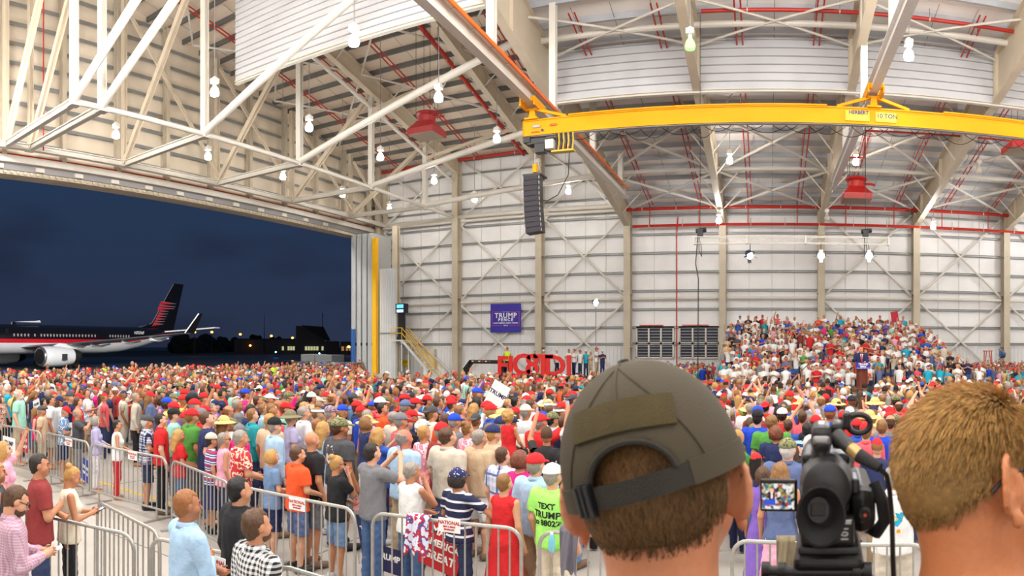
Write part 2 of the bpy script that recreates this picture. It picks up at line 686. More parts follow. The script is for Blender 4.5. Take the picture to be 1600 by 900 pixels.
# ---- door leaves parked in the corner
M_LEAF = mat('door_leaf_grey', (200, 202, 202), 0.45, var=0.05, scale=0.8)
M_BLUE = mat('door_leaf_blue', (52, 104, 176), 0.5, var=0.06)
dl = empty('door_1', (-33.2, 49.5, 0), kind='structure')
for k in range(4):
    x = XL + 0.05 + k * 0.58
    leaf = MB()
    leaf.box((x, 48.3, 0.05), (x + 0.42, 51.4, HEAD + 0.1))
    o = part(leaf, 'door_leaf', M_LEAF, dl)
    rib = MB()
    for xx in (x + 0.02, x + 0.14, x + 0.28, x + 0.40):
        rib.box((xx, 48.24, 4.5 if k == 0 else 0.05), (xx + 0.05, 48.3, HEAD))
    put(rib.build('leaf_rib', M_LEAF), o)
    put(MB().box((x + 0.44, 48.2, 3.0), (x + 0.55, 48.32, 3.25)).build('latch', M_DARK), o)
    if k == 0:
        bl = MB().box((x - 0.01, 48.22, 0.05), (x + 0.43, 48.28, 4.45))
        for xx in (x + 0.02, x + 0.2, x + 0.36):
            bl.box((xx, 48.16, 0.05), (xx + 0.05, 48.22, 4.45))
        put(bl.build('blue_panel', M_BLUE), o)
part(MB().box((-32.15, 48.1, 0.0), (-31.75, 48.5, HEAD - 0.4)), 'yellow_post', mat('safety_yellow', (246, 186, 8), 0.45), dl)
mb = MB()
corrugated(mb, (-31.7, 48.6), (-30.0, 48.6), 0.0, 9.6, 0.24, 0.04)
mb.box((-31.7, 48.62, 0), (-30.0, 48.7, 9.6))
part(mb, 'pocket_panel', M_LEAF, dl)
part(MB().box((-31.7, 48.5, 4.0), (-30.0, 48.62, 4.12)), 'pocket_rail', M_GREYM, dl)
part(MB().ibeam((-30.2, 48.9, 0), (-30.2, 48.9, 13.2), 0.5, 0.5, 0.05, up=(0, 1, 0)), 'pocket_column', M_COLUMN, dl)

# ---- ceiling: high roof on the left, lower one on the right
M_ROOFL = mat('roof_insulation_beige', (238, 222, 202), 0.6, var=0.12, scale=0.35, bump=0.5, bscale=0.9, stretch=(0.5, 2.0, 1.0))
M_PURLINR = mat('pale_purlin', (186, 190, 196), 0.45, 0.2, var=0.12, scale=0.6)
M_ROOF = mat('roof_insulation', (246, 242, 238), 0.6, var=0.14, scale=0.35, bump=0.5, bscale=0.9, stretch=(0.5, 2.0, 1.0))
YF = 12.0
ceil = MB()
for x0, x1, zf in ((XL - 0.3, XS, z_high), (XS, XR, z_low)):
    ceil.cur = 1 if x0 < XS else 0
    ceil.add([(x0, YF, zf(YF)), (x1, YF, zf(YF)), (x1, YB + 0.2, zf(YB + 0.2)), (x0, YB + 0.2, zf(YB + 0.2)),
              (x0, YF, zf(YF) + 0.25), (x1, YF, zf(YF) + 0.25), (x1, YB + 0.2, zf(YB + 0.2) + 0.25), (x0, YB + 0.2, zf(YB + 0.2) + 0.25)],
             [(0, 3, 2, 1), (4, 5, 6, 7), (0, 1, 5, 4), (1, 2, 6, 5), (2, 3, 7, 6), (3, 0, 4, 7)])
ceil.box((XL - 0.3, -25, 27.0), (XR, YF, 27.2))
ceil.add([(XS, YF, z_low(YF)), (XS, YB, z_low(YB)), (XS, YB, z_high(YB)), (XS, YF, z_high(YF))], [(0, 1, 2, 3)])
ceil.add([(XS, YF, z_low(YF)), (XR, YF, z_low(YF)), (XR, YF, 27), (XS, YF, 27)], [(0, 1, 2, 3)])
ceiling = structure(ceil, 'ceiling', [M_ROOF, M_ROOFL])
for y in np.arange(17.0, 52, 1.5):
    for x0, x1, zf in ((XL, XS, z_high), (XS, XR, z_low)):
        if x0 == XS and y < 27:
            continue
        z = zf(y)
        p = MB().bar((x0, y, z - 0.16), (x1, y, z - 0.16), 0.03, 0.30)
        p.bar((x0, y + 0.06, z - 0.30), (x1, y + 0.06, z - 0.30), 0.14, 0.03)
        part(p, 'purlin', M_PURLIN if x0 < XS else M_PURLINR, ceiling)
# sag rods between purlins
for x in np.arange(-33, 26, 1.85):
    zf = z_high if x < XS else z_low
    y0 = 18 if x < XS else 29.5
    part(MB().tube((x, y0, zf(y0) - 0.22), (x, 51.5, zf(51.5) - 0.22), 0.014, n=4), 'sag_rod', M_PURLIN, ceiling)


def tapered_rafter(x, y0, y1, bot, top, w=0.42, t=0.04):
    mb = MB()
    n = 1
    mb.prism([(y0, bot(y0)), (y1, bot(y1)), (y1, top(y1)), (y0, top(y0))], (x + t / 2, 0, 0), (0, 1, 0), (0, 0, 1), t * 0.5)
    for f in (bot, top):
        mb.bar((x, y0, f(y0)), (x, y1, f(y1)), w, 0.05)
    for k in range(5):
        y = y0 + (y1 - y0) * (k + 0.5) / 5
        mb.box((x - w / 2 + 0.02, y - 0.015, bot(y)), (x + w / 2 - 0.02, y + 0.015, top(y)))
    return mb


for x in COLS[3:8]:
    part(tapered_rafter(x, 24.0, YB - 0.4, rafter_bottom, lambda y: z_low(y) - 0.35), 'rafter', M_CREAM, ceiling)
    for y in (33.5, 36.5, 39.5, 42.5, 45.5, 48.5):
        for s in (-1, 1):
            part(MB().bar((x + s * 0.15, y, rafter_bottom(y) + 0.1), (x + s * 1.7, y, z_low(y) - 0.3), 0.07, 0.07), 'flange_brace', M_WHITE, ceiling)
for x in COLS[1:3]:
    part(tapered_rafter(x, 14.0, YB - 0.4, lambda y: z_high(y) - 1.45, lambda y: z_high(y) - 0.35), 'rafter', M_CREAM, ceiling)
    for y in (22, 28, 34, 40, 46):
        for s in (-1, 1):
            part(MB().bar((x + s * 0.15, y, z_high(y) - 1.35), (x + s * 1.4, y, z_high(y) - 0.3), 0.07, 0.07), 'flange_brace', M_WHITE, ceiling)
for i in range(3, 7):
    x0, x1 = COLS[i], COLS[i + 1]
    for a, b in ((37.6, 45.0), (45.0, 51.0)):
        for u, v in ((a, b), (b, a)):
            part(MB().tube((x0, u, z_low(u) - 0.75), (x1, v, z_low(v) - 0.75), 0.09, n=8), 'roof_brace', M_WHITE, ceiling)
    for y in (30.9, 45.0):
        part(MB().tube((x0, y, z_low(y) - 0.6), (x1, y, z_low(y) - 0.6), 0.15, n=10), 'roof_strut', M_WHITE, ceiling)
    for u, v in ((29.0, 32.2), (32.2, 29.0)):
        part(MB().tube((x0, u, z_low(u) - 0.7), (x1, v, z_low(v) - 0.7), 0.06, n=6), 'roof_brace', M_WHITE, ceiling)
for i in range(0, 3):
    x0, x1 = COLS[i], COLS[i + 1]
    for a, b in ((21, 29), (29, 37), (37, 45)):
        for u, v in ((a, b), (b, a)):
            part(MB().tube((x0, u, z_high(u) - 0.75), (x1, v, z_high(v) - 0.75), 0.07, n=6), 'roof_brace', M_WHITE, ceiling)

# ---- draft curtains of ribbed siding, plank by plank
def curtain(n, x0, x1, y, z0, z1, h):
    root = empty('trim_%d' % n, ((x0 + x1) / 2, y, z0), kind='structure')
    z = z0
    while z < z1 - 0.05:
        zt = min(z + h, z1)
        mb = MB().box((x0, y, z + 0.02), (x1, y + 0.05, zt - 0.02))
        mb.add([(x0, y - 0.0, z + 0.02), (x1, y, z + 0.02), (x1, y - 0.035, z + 0.05), (x0, y - 0.035, z + 0.05), (x0, y, zt - 0.02), (x1, y, zt - 0.02)],
               [(0, 1, 2, 3), (3, 2, 5, 4)])
        part(mb, 'siding_plank', mat('curtain_siding', (208, 209, 212), 0.5, var=0.04, scale=0.8), root)
        z += h
    part(MB().box((x0, y + 0.05, z0), (x1, y + 0.08, z1)), 'curtain_backing', mat('curtain_joint', (150, 150, 154), 0.6), root)
    part(MB().ibeam((x0, y + 0.05, z0 - 0.05), (x1, y + 0.05, z0 - 0.05), 0.25, 0.16, 0.03), 'curtain_angle', M_WHITE, root)
    return root


curtain(2, XS + 0.2, XR, 32.5, 15.40, z_low(32.5) - 0.15, 0.40)
curtain(3, COLS[1] + 0.25, XS - 0.2, 25.0, 16.95, z_high(25.0) - 0.15, 0.32)
for x in COLS[4:8]:
    part(MB().ibeam((x, 32.3, rafter_bottom(32.3) - 0.0), (x, 32.3, z_low(32.3) - 0.3), 0.3, 0.3, 0.03, up=(0, 1, 0)), 'curtain_post', M_CREAM, ceiling)

# ---- apron, runway edge and everything outside the door
M_ASPH = mat('wet_asphalt', (66, 66, 68), 0.55, var=0.25, scale=0.05)
structure(MB().box((-900, -300, -0.35), (XL, 900, -0.02)), 'ground', M_ASPH)
structure(MB().box((-330, -120, -0.019), (-150, 500, 0.0)), 'runway_strip', mat('grass_dark', (36, 40, 28), 0.9, var=0.2, scale=0.1))

# ================================================================ door truss (things)
NODES = [15.4, 16.9, 23.2, 30.8, 38.5, 46.1, 51.6]
XA, XBT, ZT = -33.0, -25.8, 13.9
tr = empty('door_truss', (-29.4, 33, ZT), 'white steel space truss spanning above the open aircraft door', 'truss')
for k in range(2, 7):
    y0, y1 = NODES[k - 1], NODES[k]
    part(MB().ibeam((XA, y0 if k > 2 else 16.0, ZT), (XA, y1, ZT), 0.32, 0.34, 0.04), 'outer_bottom_chord', M_WHITE, tr)
    part(MB().tube((XBT, y0, ZT), (XBT, y1, ZT), 0.13, n=12), 'inner_bottom_chord', M_WHITE, tr)
part(MB().tube((XBT, 15.4, ZT), (XBT, 16.9, ZT), 0.13, n=12), 'inner_bottom_chord', M_WHITE, tr)
part(MB().ibeam((XA, 5, ZT), (XA, 16.0, ZT), 0.32, 0.34, 0.04), 'outer_bottom_chord', M_WHITE, tr)
for y in NODES + [9.0]:
    zt = z_high(y) - 0.9
    part(MB().ibeam((XA, y, ZT), (XBT, y, ZT), 0.30, 0.34, 0.04), 'cross_beam', M_WHITE, tr)
    part(MB().ibeam((XBT, y, ZT - 0.2), (XBT, y, zt), 0.34, 0.30, 0.04, up=(0, 1, 0)), 'post', M_WHITE, tr)
    part(MB().ibeam((XA, y, ZT), (XA, y, zt), 0.30, 0.26, 0.04, up=(0, 1, 0)), 'post', M_CREAM, tr)
    if y < 51:
        part(MB().ibeam((XA, y, ZT), (XBT, y, zt - 0.3), 0.28, 0.30, 0.04, up=(0, 1, 0)), 'diagonal_beam', M_CREAM, tr)
        part(MB().bar((XBT, y - 0.25, ZT - 0.18), (XBT, y + 0.25, ZT - 0.18), 0.45, 0.03), 'node_plate', M_WHITE, tr)
        part(MB().bar((XA, y - 0.25, ZT - 0.18), (XA, y + 0.25, ZT - 0.18), 0.45, 0.03), 'node_plate', M_WHITE, tr)
    zr = z_low(y) - 0.1 if y > 18 else z_low(18) + 0.6
    part(MB().tube((XBT, y, ZT + 0.1), (XS, y, zr), 0.19, n=14), 'inclined_tube', M_WHITE, tr)
for k in range(2, 6):
    y0, y1 = NODES[k], NODES[k + 1]
    part(MB().ibeam((XA + 0.3, y0, z_high(y0) - 1.6), (XA + 0.3, y1, ZT + 0.3), 0.16, 0.2, 0.03), 'side_diagonal', M_CREAM, tr)
    zm0, zm1 = z_high(y0) - 2.2, z_high(y1) - 2.2
    part(MB().tube((XBT, y0, zm0), (XBT, y1, zm1), 0.13, n=10), 'upper_chord', M_WHITE, tr)
    part(MB().bar((XBT, y0, zm0 - 0.2), (-18.1, y0, z_high(y0) - 1.0), 0.22, 0.22), 'upper_brace', M_CREAM, tr)

# ================================================================ sprinkler pipes
def pipe(pts, r, label, hangers=0):
    root = empty('sprinkler_pipe', pts[0], label, 'pipe', 'red sprinkler pipes under the roof')
    part(MB().path(pts, r, 8), 'pipe', M_RED, root, smooth='auto')
    for i in range(hangers):
        f = (i + 0.5) / hangers
        p = Vector(pts[0]).lerp(Vector(pts[-1]), f)
        part(MB().tube(p, p + Vector((0, 0, 0.5)), 0.012, n=4), 'hanger_rod', M_PURLIN, root)
        part(MB().tube(p - Vector((0.03, 0, 0)), p + Vector((0.03, 0, 0)), r * 1.25, n=8, up=(0, 0, 1)), 'coupling', M_CREAM, root)
    return root


pipe([(-10.9, 50.6, 13.45), (26, 50.6, 13.45)], 0.13, 'upper thick red main pipe along the top of the right back wall', 14)
pipe([(-10.4, 50.9, 12.2), (26, 50.9, 12.2)], 0.11, 'lower red main pipe along the right back wall beneath the thicker one', 14)
pipe([(-33, 51.0, 18.6), (-11, 51.0, 18.9)], 0.13, 'red main pipe along the top of the left back wall', 6)
pipe([(-6.9, 51.2, 12.9), (-7.0, 51.2, 11.6), (-7.0, 51.2, 0.0)], 0.05, 'thin red riser pipe down the back wall beside the louvres', 0)
pipe([(XL + 0.6, 8, HEAD + 1.05), (XL + 0.6, 51, HEAD + 1.05)], 0.05, 'thin red pipe along the ledge above the aircraft door', 0)
pipe([(-3.0, 30.0, 18.0), (26, 30.0, 18.0)], 0.09, 'red pipe crossing the roof in front of the white draft curtain', 7)
pipe([(-19.4, 20, 24.3), (-19.4, 51, 18.5)], 0.14, 'thick red pipe running up the slope of the high left roof', 8)
words = ['first', 'second', 'third', 'fourth', 'fifth', 'sixth', 'seventh', 'eighth']
for k, x in enumerate((-9.0, -5.2, -1.5, 2.2, 5.9, 9.6, 13.4, 17.2)):
    root = empty('sprinkler_branch', (x, 50.6, z_low(50.6) - 0.5), 'red branch pipe pair under the right roof, %s from the crane end' % words[k], 'pipe', 'red sprinkler branch pairs under the right roof')
    for dx in (0.0, 0.28):
        part(MB().path([(x + dx, 29.4, z_low(29.4) - 0.55), (x + dx, 50.6, z_low(50.6) - 0.55)], 0.04, 6), 'pipe', M_RED, root)
    part(MB().tube((x, 50.6, 12.2), (x, 50.6, z_low(50.6) - 0.55), 0.04, n=6), 'drop_pipe', M_RED, root)
    for y in (30.6, 33.3, 36, 38.7, 41.4, 44.1, 46.8, 49.5):
        part(MB().tube((x + 0.28, y, z_low(y) - 0.55), (x + 0.28, y, z_low(y) - 0.25), 0.025, n=5), 'sprinkler_head', M_RED, root)
for k, x in enumerate((-31.0, -27.4, -23.4, -15.6)):
    root = empty('sprinkler_branch', (x, 51, z_high(51) - 0.5), 'red branch pipe pair under the left roof, %s from the aircraft door' % words[k], 'pipe', 'red sprinkler branch pairs under the left roof')
    for dx in (0.0, 0.3):
        part(MB().path([(x + dx, 18, z_high(18) - 0.6), (x + dx, 51, z_high(51) - 0.6)], 0.045, 6), 'pipe', M_RED, root)
    part(MB().tube((x, 51, 18.6), (x, 51, z_high(51) - 0.5), 0.04, n=6), 'drop_pipe', M_RED, root)
pipe([(-32.6, 17.5, 25), (-32.6, 17.5, HEAD + 1.1)], 0.04, 'thin red drop pipe hanging in front of the left wall', 0)
pipe([(4.6, 39.0, 14.0), (5.6, 39.0, 14.0), (5.7, 39.0, 15.6), (14.5, 39.0, 15.7), (26, 39.0, 15.7)], 0.06, 'red feed pipe leading to the bright red foam unit', 0)

# ================================================================ bay lamps
M_BULB = emit('bulb_lit', (1.0, 0.955, 0.89), 122.0 * LAMP)
M_BULBG = emit('bulb_green', (0.30, 0.85, 0.22), 1.3)
M_BULBOFF = mat('bulb_off', (214, 206, 190), 0.3)
M_HOUS = mat('lamp_housing', (226, 222, 214), 0.45)
NUMW = words + ['ninth', 'tenth']


def bay_lamp(x, y, z, roof, label, glow=M_BULB, group='hanging bay lamps'):
    root = empty('bay_lamp', (x, y, z), label, 'lamp', group)
    part(MB().tube((x, y, z + 0.9), (x, y, roof), 0.018, n=5), 'cable', M_GREYM, root)
    h = MB().box((x - 0.15, y - 0.15, z + 0.60), (x + 0.15, y + 0.15, z + 0.80))
    h.lathe([(0.16, 0.80), (0.05, 0.90)], (x, y, z), 8)
    part(h, 'housing', M_HOUS, root)
    part(MB().lathe([(0.075, 0.44), (0.075, 0.60)], (x, y, z), 10), 'neck', M_HOUS, root)
    part(MB().lathe([(0.08, 0.02), (0.18, 0.06), (0.205, 0.18), (0.165, 0.33), (0.09, 0.44)], (x, y, z), 12), 'bulb', glow, root, smooth=True)


for ix, x in enumerate((-29.5, -21.8, -14.3)):
    for iy, y in enumerate((20.2, 26.8, 33.5, 40.2, 46.7)):
        bay_lamp(x, y, 14.0, z_high(y), 'white bay lamp in the %s row from the aircraft door, %s from the back wall' % (words[ix], words[4 - iy]),
                 M_BULBOFF if (ix, iy) == (2, 3) else M_BULB)
for x, y, z, g, l in ((-2.9, 24.9, 14.0, M_BULBG, 'greenish bay lamp hanging in front of the white draft curtain'),
                      (5.4, 25.4, 14.0, M_BULB, 'glaring bay lamp in front of the draft curtain beside the grey runway beam'),
                      (-2.3, 40.3, 13.9, M_BULB, 'lit bay lamp below the yellow girder, left of the bright red foam unit'),
                      (5.3, 40.3, 13.9, M_BULB, 'lit bay lamp right above the bright red foam unit'),
                      (13.1, 40.4, 13.9, M_BULBOFF, 'unlit bay lamp under the low roof, furthest to the right'),
                      (-3.5, 47.8, 11.7, M_BULB, 'lit bay lamp hanging against the red mains, left of the spotlight truss'),
                      (4.2, 47.8, 11.9, M_BULBOFF, 'unlit bay lamp hanging against the red mains above the stage'),
                      (12.0, 47.8, 11.5, M_BULB, 'lit bay lamp hanging against the red mains on the right')):
    bay_lamp(x, y, z, z_low(y), l, g)

# ================================================================ yellow bridge crane
YC = 26.3
ZG0, ZG1 = 11.70, 12.36
for q, (x, l) in enumerate(((-9.6, 'white crane runway beam with orange conductor bar leading to the back wall'), (4.16, 'grey crane runway beam above the yellow crane hanger'))):
    y1 = 44.5 if q == 0 else 43.0
    rb = empty('runway_beam', (x, 30, 13.1), l, 'beam')
    part(MB().ibeam((x, 8, 13.28), (x, y1, 13.28), 0.34, 0.62, 0.045), 'beam', M_WHITE if q == 0 else mat('grey_beam', (226, 223, 218), 0.5, var=0.05), rb)
    for y in (15.0, 22.0, 29.0, 36.0, 43.0):
        part(MB().ibeam((x, y, 13.55), (x, y, z_low(max(y, 24)) - 0.3), 0.3, 0.3, 0.03, up=(0, 1, 0)), 'hanger', M_WHITE, rb)
    if q == 0:
        part(MB().box((x + 0.26, 10, 13.42), (x + 0.34, 44, 13.56)), 'conductor_bar', mat('conductor_orange', (238, 110, 20), 0.4), rb)
        for y in np.arange(11, 44, 1.5):
            part(MB().box((x + 0.14, y - 0.02, 13.36), (x + 0.28, y + 0.02, 13.42)), 'bar_bracket', M_GREYM, rb)

cr = empty('bridge_crane', (0, YC, ZG0), 'yellow overhead bridge crane girder crossing the hangar below the draft curtain', 'crane')
g = MB().box((-9.98, YC - 0.16, ZG0), (19, YC + 0.16, ZG0 + 0.05))
g.box((-9.98, YC - 0.16, ZG1 - 0.05), (19, YC + 0.16, ZG1))
g.box((-9.98, YC - 0.12, ZG0), (19, YC - 0.09, ZG1))
g.box((-9.98, YC + 0.09, ZG0), (19, YC + 0.12, ZG1))
g.box((-9.99, YC - 0.16, ZG0), (-9.96, YC + 0.16, ZG1))
part(g, 'girder', M_YELLOW, cr)
part(MB().box((-8.0, YC - 0.2, ZG1), (2.3, YC + 0.2, ZG1 + 0.06)), 'cap_plate', M_YELLOW, cr)
part(MB().box((7.0, YC - 0.2, ZG1), (19, YC + 0.2, ZG1 + 0.06)), 'cap_plate', M_YELLOW, cr)
part(MB().box((-9.9, YC - 0.10, ZG0 - 0.03), (19, YC + 0.10, ZG0)), 'rail_flange', M_GREYM, cr)
for x in (-9.6, 4.16):
    h = MB()
    h.box((x - 0.28, YC - 0.28, ZG1), (x + 0.28, YC + 0.28, ZG1 + 0.07))
    h.prism([(-0.16, 0.05), (0.16, 0.05), (0.09, 0.5), (-0.09, 0.5)], (x, YC + 0.1, ZG1), (1, 0, 0), (0, 0, 1), 0.2)
    part(h, 'pedestal', M_YELLOW, cr)
    tk = MB()
    for s in (-1, 1):
        tk.box((x + s * 0.30 - 0.03, YC - 0.7, ZG1 + 0.42), (x + s * 0.30 + 0.03, YC + 0.7, ZG1 + 0.78))
    tk.box((x - 0.3, YC - 0.1, ZG1 + 0.42), (x + 0.3, YC + 0.1, ZG1 + 0.5))
    part(tk, 'end_truck', M_YELLOW, cr)
    for s in (-1, 1):
        for dy in (-0.5, 0.5):
            part(MB().tube((x + s * 0.12, YC + dy, ZG1 + 0.72), (x + s * 0.28, YC + dy, ZG1 + 0.72), 0.13, n=12), 'wheel', M_YELLOW, cr)
    for s in ((-1, 1) if x > 0 else (1,)):
        part(MB().bar((x + s * 0.1, YC, ZG1 + 0.47), (x + s * 1.45, YC, ZG1 + 0.05), 0.11, 0.11), 'brace', M_YELLOW, cr)
# lettering on the girder
FR = face_frame((0, 0, 0), (1, 0, 0), (0, 0, 1))
M_PLATE = mat('pale_sticker', (236, 200, 120), 0.4)
M_NAVY = mat('navy_print', (24, 40, 120), 0.5)
fy = YC - 0.17
pl = part(MB().box((3.02, fy, 11.82), (3.98, fy + 0.05, 12.22)), 'maker_plate', mat('maker_yellow', (252, 204, 40), 0.4), cr)
lettering('HERBERT', FR @ Matrix.Identity(4) if False else face_frame((3.55, fy - 0.004, 12.14), (1, 0, 0), (0, 0, 1)), 0.19, M_NAVY, cr, bold=0.006)
for k in range(3):
    part(MB().box((3.1, fy - 0.006, 11.86 + k * 0.06), (3.9, fy, 11.88 + k * 0.06)), 'plate_line', M_PLATE, cr)
part(MB().box((4.22, fy, 11.82), (5.05, fy + 0.05, 12.20)), 'capacity_plate', mat('capacity_yellow', (254, 214, 60), 0.4), cr)
lettering('10 TON', face_frame((4.68, fy - 0.004, 12.05), (1, 0, 0), (0, 0, 1)), 0.24, M_NAVY, cr, bold=0.004)
for x0, x1, z in ((4.26, 5.01, 11.90), (4.26, 5.01, 12.18)):
    part(MB().box((x0, fy - 0.006, z), (x1, fy, z + 0.012)), 'plate_line', M_PLATE, cr)
for z in (11.84, 11.94, 12.04, 12.14):
    part(MB().lathe([(0.012, 0), (0.012, 0.01)], (4.10, fy, z), 6, axis=(0, -1, 0)), 'bolt', M_DARK, cr)
part(MB().box((-9.55, fy, 12.02), (-9.22, fy + 0.02, 12.12)), 'rating_plate', M_GREYM, cr)
part(MB().box((-9.62, fy, 11.82), (-9.25, fy + 0.02, 11.86)), 'warning_strip', mat('warning_red', (230, 90, 40), 0.5), cr)
part(MB().lathe([(0.05, 0), (0.05, 0.02)], (-9.12, fy, 11.88), 10, axis=(0, -1, 0)), 'round_sticker', M_NAVY, cr)
part(MB().box((-8.8, fy, 12.02), (-8.5, fy + 0.02, 12.10)), 'warning_strip', mat('warning_red', (230, 90, 40), 0.5), cr)
# festoon cables drooping below the girder
k = 0
x = -8.2
while x < 16:
    w = random.uniform(0.9, 1.9)
    d = random.uniform(0.18, 0.5)
    pts = [(x + w * t, YC + 0.15, ZG0 - 0.03 - d * 4 * t * (1 - t)) for t in np.linspace(0, 1, 9)]
    part(MB().path(pts, 0.014, 5), 'festoon_cable', M_BLACK, cr)
    x += w * random.uniform(0.45, 0.8)
# hoist trolley at the left end
hs = empty('hoist', (-9.0, YC, 11.0), 'dark chain hoist with bundled cables under the left end of the yellow girder', 'hoist')
b = MB().box((-9.75, YC - 0.3, 11.30), (-8.9, YC + 0.25, 11.52))
b.tube((-9.6, YC - 0.1, 11.42), (-9.0, YC - 0.1, 11.42), 0.2, n=12)
part(b, 'hoist_motor', M_DARK, hs)
part(MB().box((-9.9, YC - 0.35, 11.38), (-9.6, YC + 0.3, 11.62)), 'trolley_plate', M_BLACK, hs)
part(MB().box((-8.95, YC - 0.34, 11.05), (-8.6, YC - 0.06, 11.42)), 'control_box', M_WHITE, hs)
part(MB().box((-9.42, YC - 0.3, 10.95), (-9.0, YC + 0.1, 11.32)), 'gearbox', M_DARK, hs)
for i in range(8):
    xx = -8.5 + i * 0.10
    part(MB().path([(xx, YC - 0.2, 11.66), (xx + 0.03, YC - 0.22, 11.3), (xx - 0.02, YC - 0.2, 10.98)], 0.034, 6), 'cable_loop', mat('cable_yellow', (206, 168, 40), 0.5) if i % 2 else M_BLACK, hs)
part(MB().box((-8.7, YC - 0.3, 10.9), (-7.75, YC + 0.05, 10.97)), 'cable_tray', mat('dull_yellow', (206, 176, 60), 0.5), hs)
part(MB().tube((-9.5, YC, 11.3), (-9.5, YC, 10.55), 0.025, n=6), 'chain', M_GREYM, hs)
hk = part(MB().box((-9.59, YC - 0.08, 10.2), (-9.41, YC + 0.08, 10.55)), 'hook_block', M_YELLOW, hs)
put(MB().tube((-9.5, YC, 10.05), (-9.5, YC, 10.2), 0.03, n=6).build('hook', M_DARK), hk)

# ================================================================ hanging line array
la = empty('line_array', (-9.5, YC, 7.7), 'black curved line array loudspeaker hanging from the crane hook', 'loudspeaker')
part(MB().box((-9.9, YC - 0.4, 10.0), (-9.1, YC + 0.4, 10.07)), 'flying_frame', M_BLACK, la)
zt, yt, tilt = 9.98, YC - 0.25, 0.0
for i in range(11):
    h, xs = 0.205, 0.34
    tilt = 0.012 * i * 1.6
    dv = Vector((math.sin(tilt) * 0.55, -math.sin(tilt) * 0.15, -math.cos(tilt)))
    c0 = Vector((-9.5, YC - 0.25, 9.98)) if i == 0 else c1 + dv * 0.012
    c1 = c0 + dv * h
    cb = part(MB().bar(c0, c1, 0.68, 0.5, up=(0, -1, 0)), 'speaker_cabinet', M_BLACK, la)
    mid = (c0 + c1) / 2
    put(MB().bar(c0 + Vector((0, -0.262, 0)) + dv * 0.02, c1 + Vector((0, -0.262, 0)) - dv * 0.02, 0.60, 0.02, up=(0, -1, 0)).build('grille', mat('speaker_grille', (58, 54, 62), 0.7, bump=0.5, bscale=200)), cb)
    for s in (-1, 1):
        put(MB().box((mid.x + s * 0.345 - 0.012, mid.y - 0.26, mid.z - 0.06), (mid.x + s * 0.345 + 0.012, mid.y - 0.2, mid.z + 0.06)).build('rigging_pin', M_GREYM), cb)
tag(bpy.data.objects['line_array'])
cb = empty('speaker_cable', (-8.2, YC, 8.5), 'thin black cable sagging from the crane to the hanging loudspeaker', 'cable')
part(MB().path([(-8.0, YC, 11.0), (-8.05, YC, 10.0), (-8.5, YC, 9.2), (-9.0, YC + 0.1, 9.0), (-9.2, YC + 0.1, 9.05)], 0.02, 6), 'cord', M_BLACK, cb)

# ================================================================ red foam units
M_FOAM = mat('foam_unit_red', (190, 34, 28), 0.38, var=0.05)


def foam_unit(c, label, half=0.82, M_FOAM=M_FOAM):
    x, y, z = c
    r = empty('foam_generator', c, label, 'fire unit', 'red foam generators under the roof')
    hb = MB()
    n = 4
    vs = []
    for hw, zz in ((half, 0.0), (half, 0.32), (0.48, 0.72), (0.46, 0.80)):
        vs += [(x - hw, y - hw, z + zz), (x + hw, y - hw, z + zz), (x + hw, y + hw, z + zz), (x - hw, y + hw, z + zz)]
    fs = [(0, 3, 2, 1)]
    for j in range(3):
        for i in range(4):
            fs.append((j * 4 + i, j * 4 + (i + 1) % 4, j * 4 + 4 + (i + 1) % 4, j * 4 + 4 + i))
    fs.append((12, 13, 14, 15))
    hb.add(vs, fs)
    part(hb, 'hood', M_FOAM, r)
    part(MB().box((x - half + 0.05, y - half + 0.05, z - 0.015), (x + half - 0.05, y + half - 0.05, z + 0.0)), 'outlet_screen', mat('foam_screen', (168, 150, 130), 0.7), r)
    part(MB().lathe([(0.5, 0.78), (0.5, 1.1), (0.62, 1.16), (0.66, 1.2), (0.62, 1.3), (0.5, 1.33)], (x, y, z), 20), 'fan_housing', M_FOAM, r, smooth='auto')
    part(MB().path([(x + 0.5, y, z + 1.0), (x + 0.9, y, z + 1.0), (x + 1.1, y, z + 0.95)], 0.07, 8), 'inlet_pipe', M_FOAM, r)
    for s in (-1, 1):
        for t in (-1, 1):
            part(MB().tube((x + s * 0.45, y + t * 0.45, z + 1.0), (x + s * 0.45, y + t * 0.45, (z_low if x > XS else z_high)(y) - 0.05), 0.014, n=4), 'hanger_rod', M_DARK, r)


foam_unit(at_d(667, 213, 38.0), 'dull red foam generator hanging above the left part of the crowd', M_FOAM=mat('foam_unit_dull', (146, 40, 40), 0.5, var=0.1))
foam_unit(at_d(1338, 314, 39.0), 'bright red foam generator hanging above the stage crowd')
foam_unit(at_d(1597, 238, 36.5), 'red foam generator cut off by the right edge below the crane', 0.9)
# ================================================================ banner, stage, lights
M_BANNER = mat('banner_blue', (52, 44, 160), 0.55, var=0.03)
M_MAG = mat('banner_line', (190, 60, 140), 0.5)
p = at_y(790, 497, YB - 0.7)
bn = empty('campaign_banner', (p.x, p.y, p.z - 1.2), 'blue campaign banner with white lettering hung on the back wall bracing', 'banner')
W, H = 2.72, 2.36
part(MB().box((p.x - W / 2, p.y, p.z - H / 2), (p.x + W / 2, p.y + 0.04, p.z + H / 2)), 'cloth', M_BANNER, bn)
zc = p.z - 0.05
for a, b, z in ((-1.22, -0.35, zc + 0.55), (0.35, 1.22, zc + 0.55), (-1.22, -0.3, zc - 0.58), (0.3, 1.22, zc - 0.58)):
    part(MB().box((p.x + a, p.y - 0.012, z), (p.x + b, p.y, z + 0.04)), 'border_line', M_MAG, bn)
for s in (-1.22, 1.18):
    part(MB().box((p.x + s, p.y - 0.012, zc - 0.58), (p.x + s + 0.04, p.y, zc + 0.59)), 'border_line', M_MAG, bn)
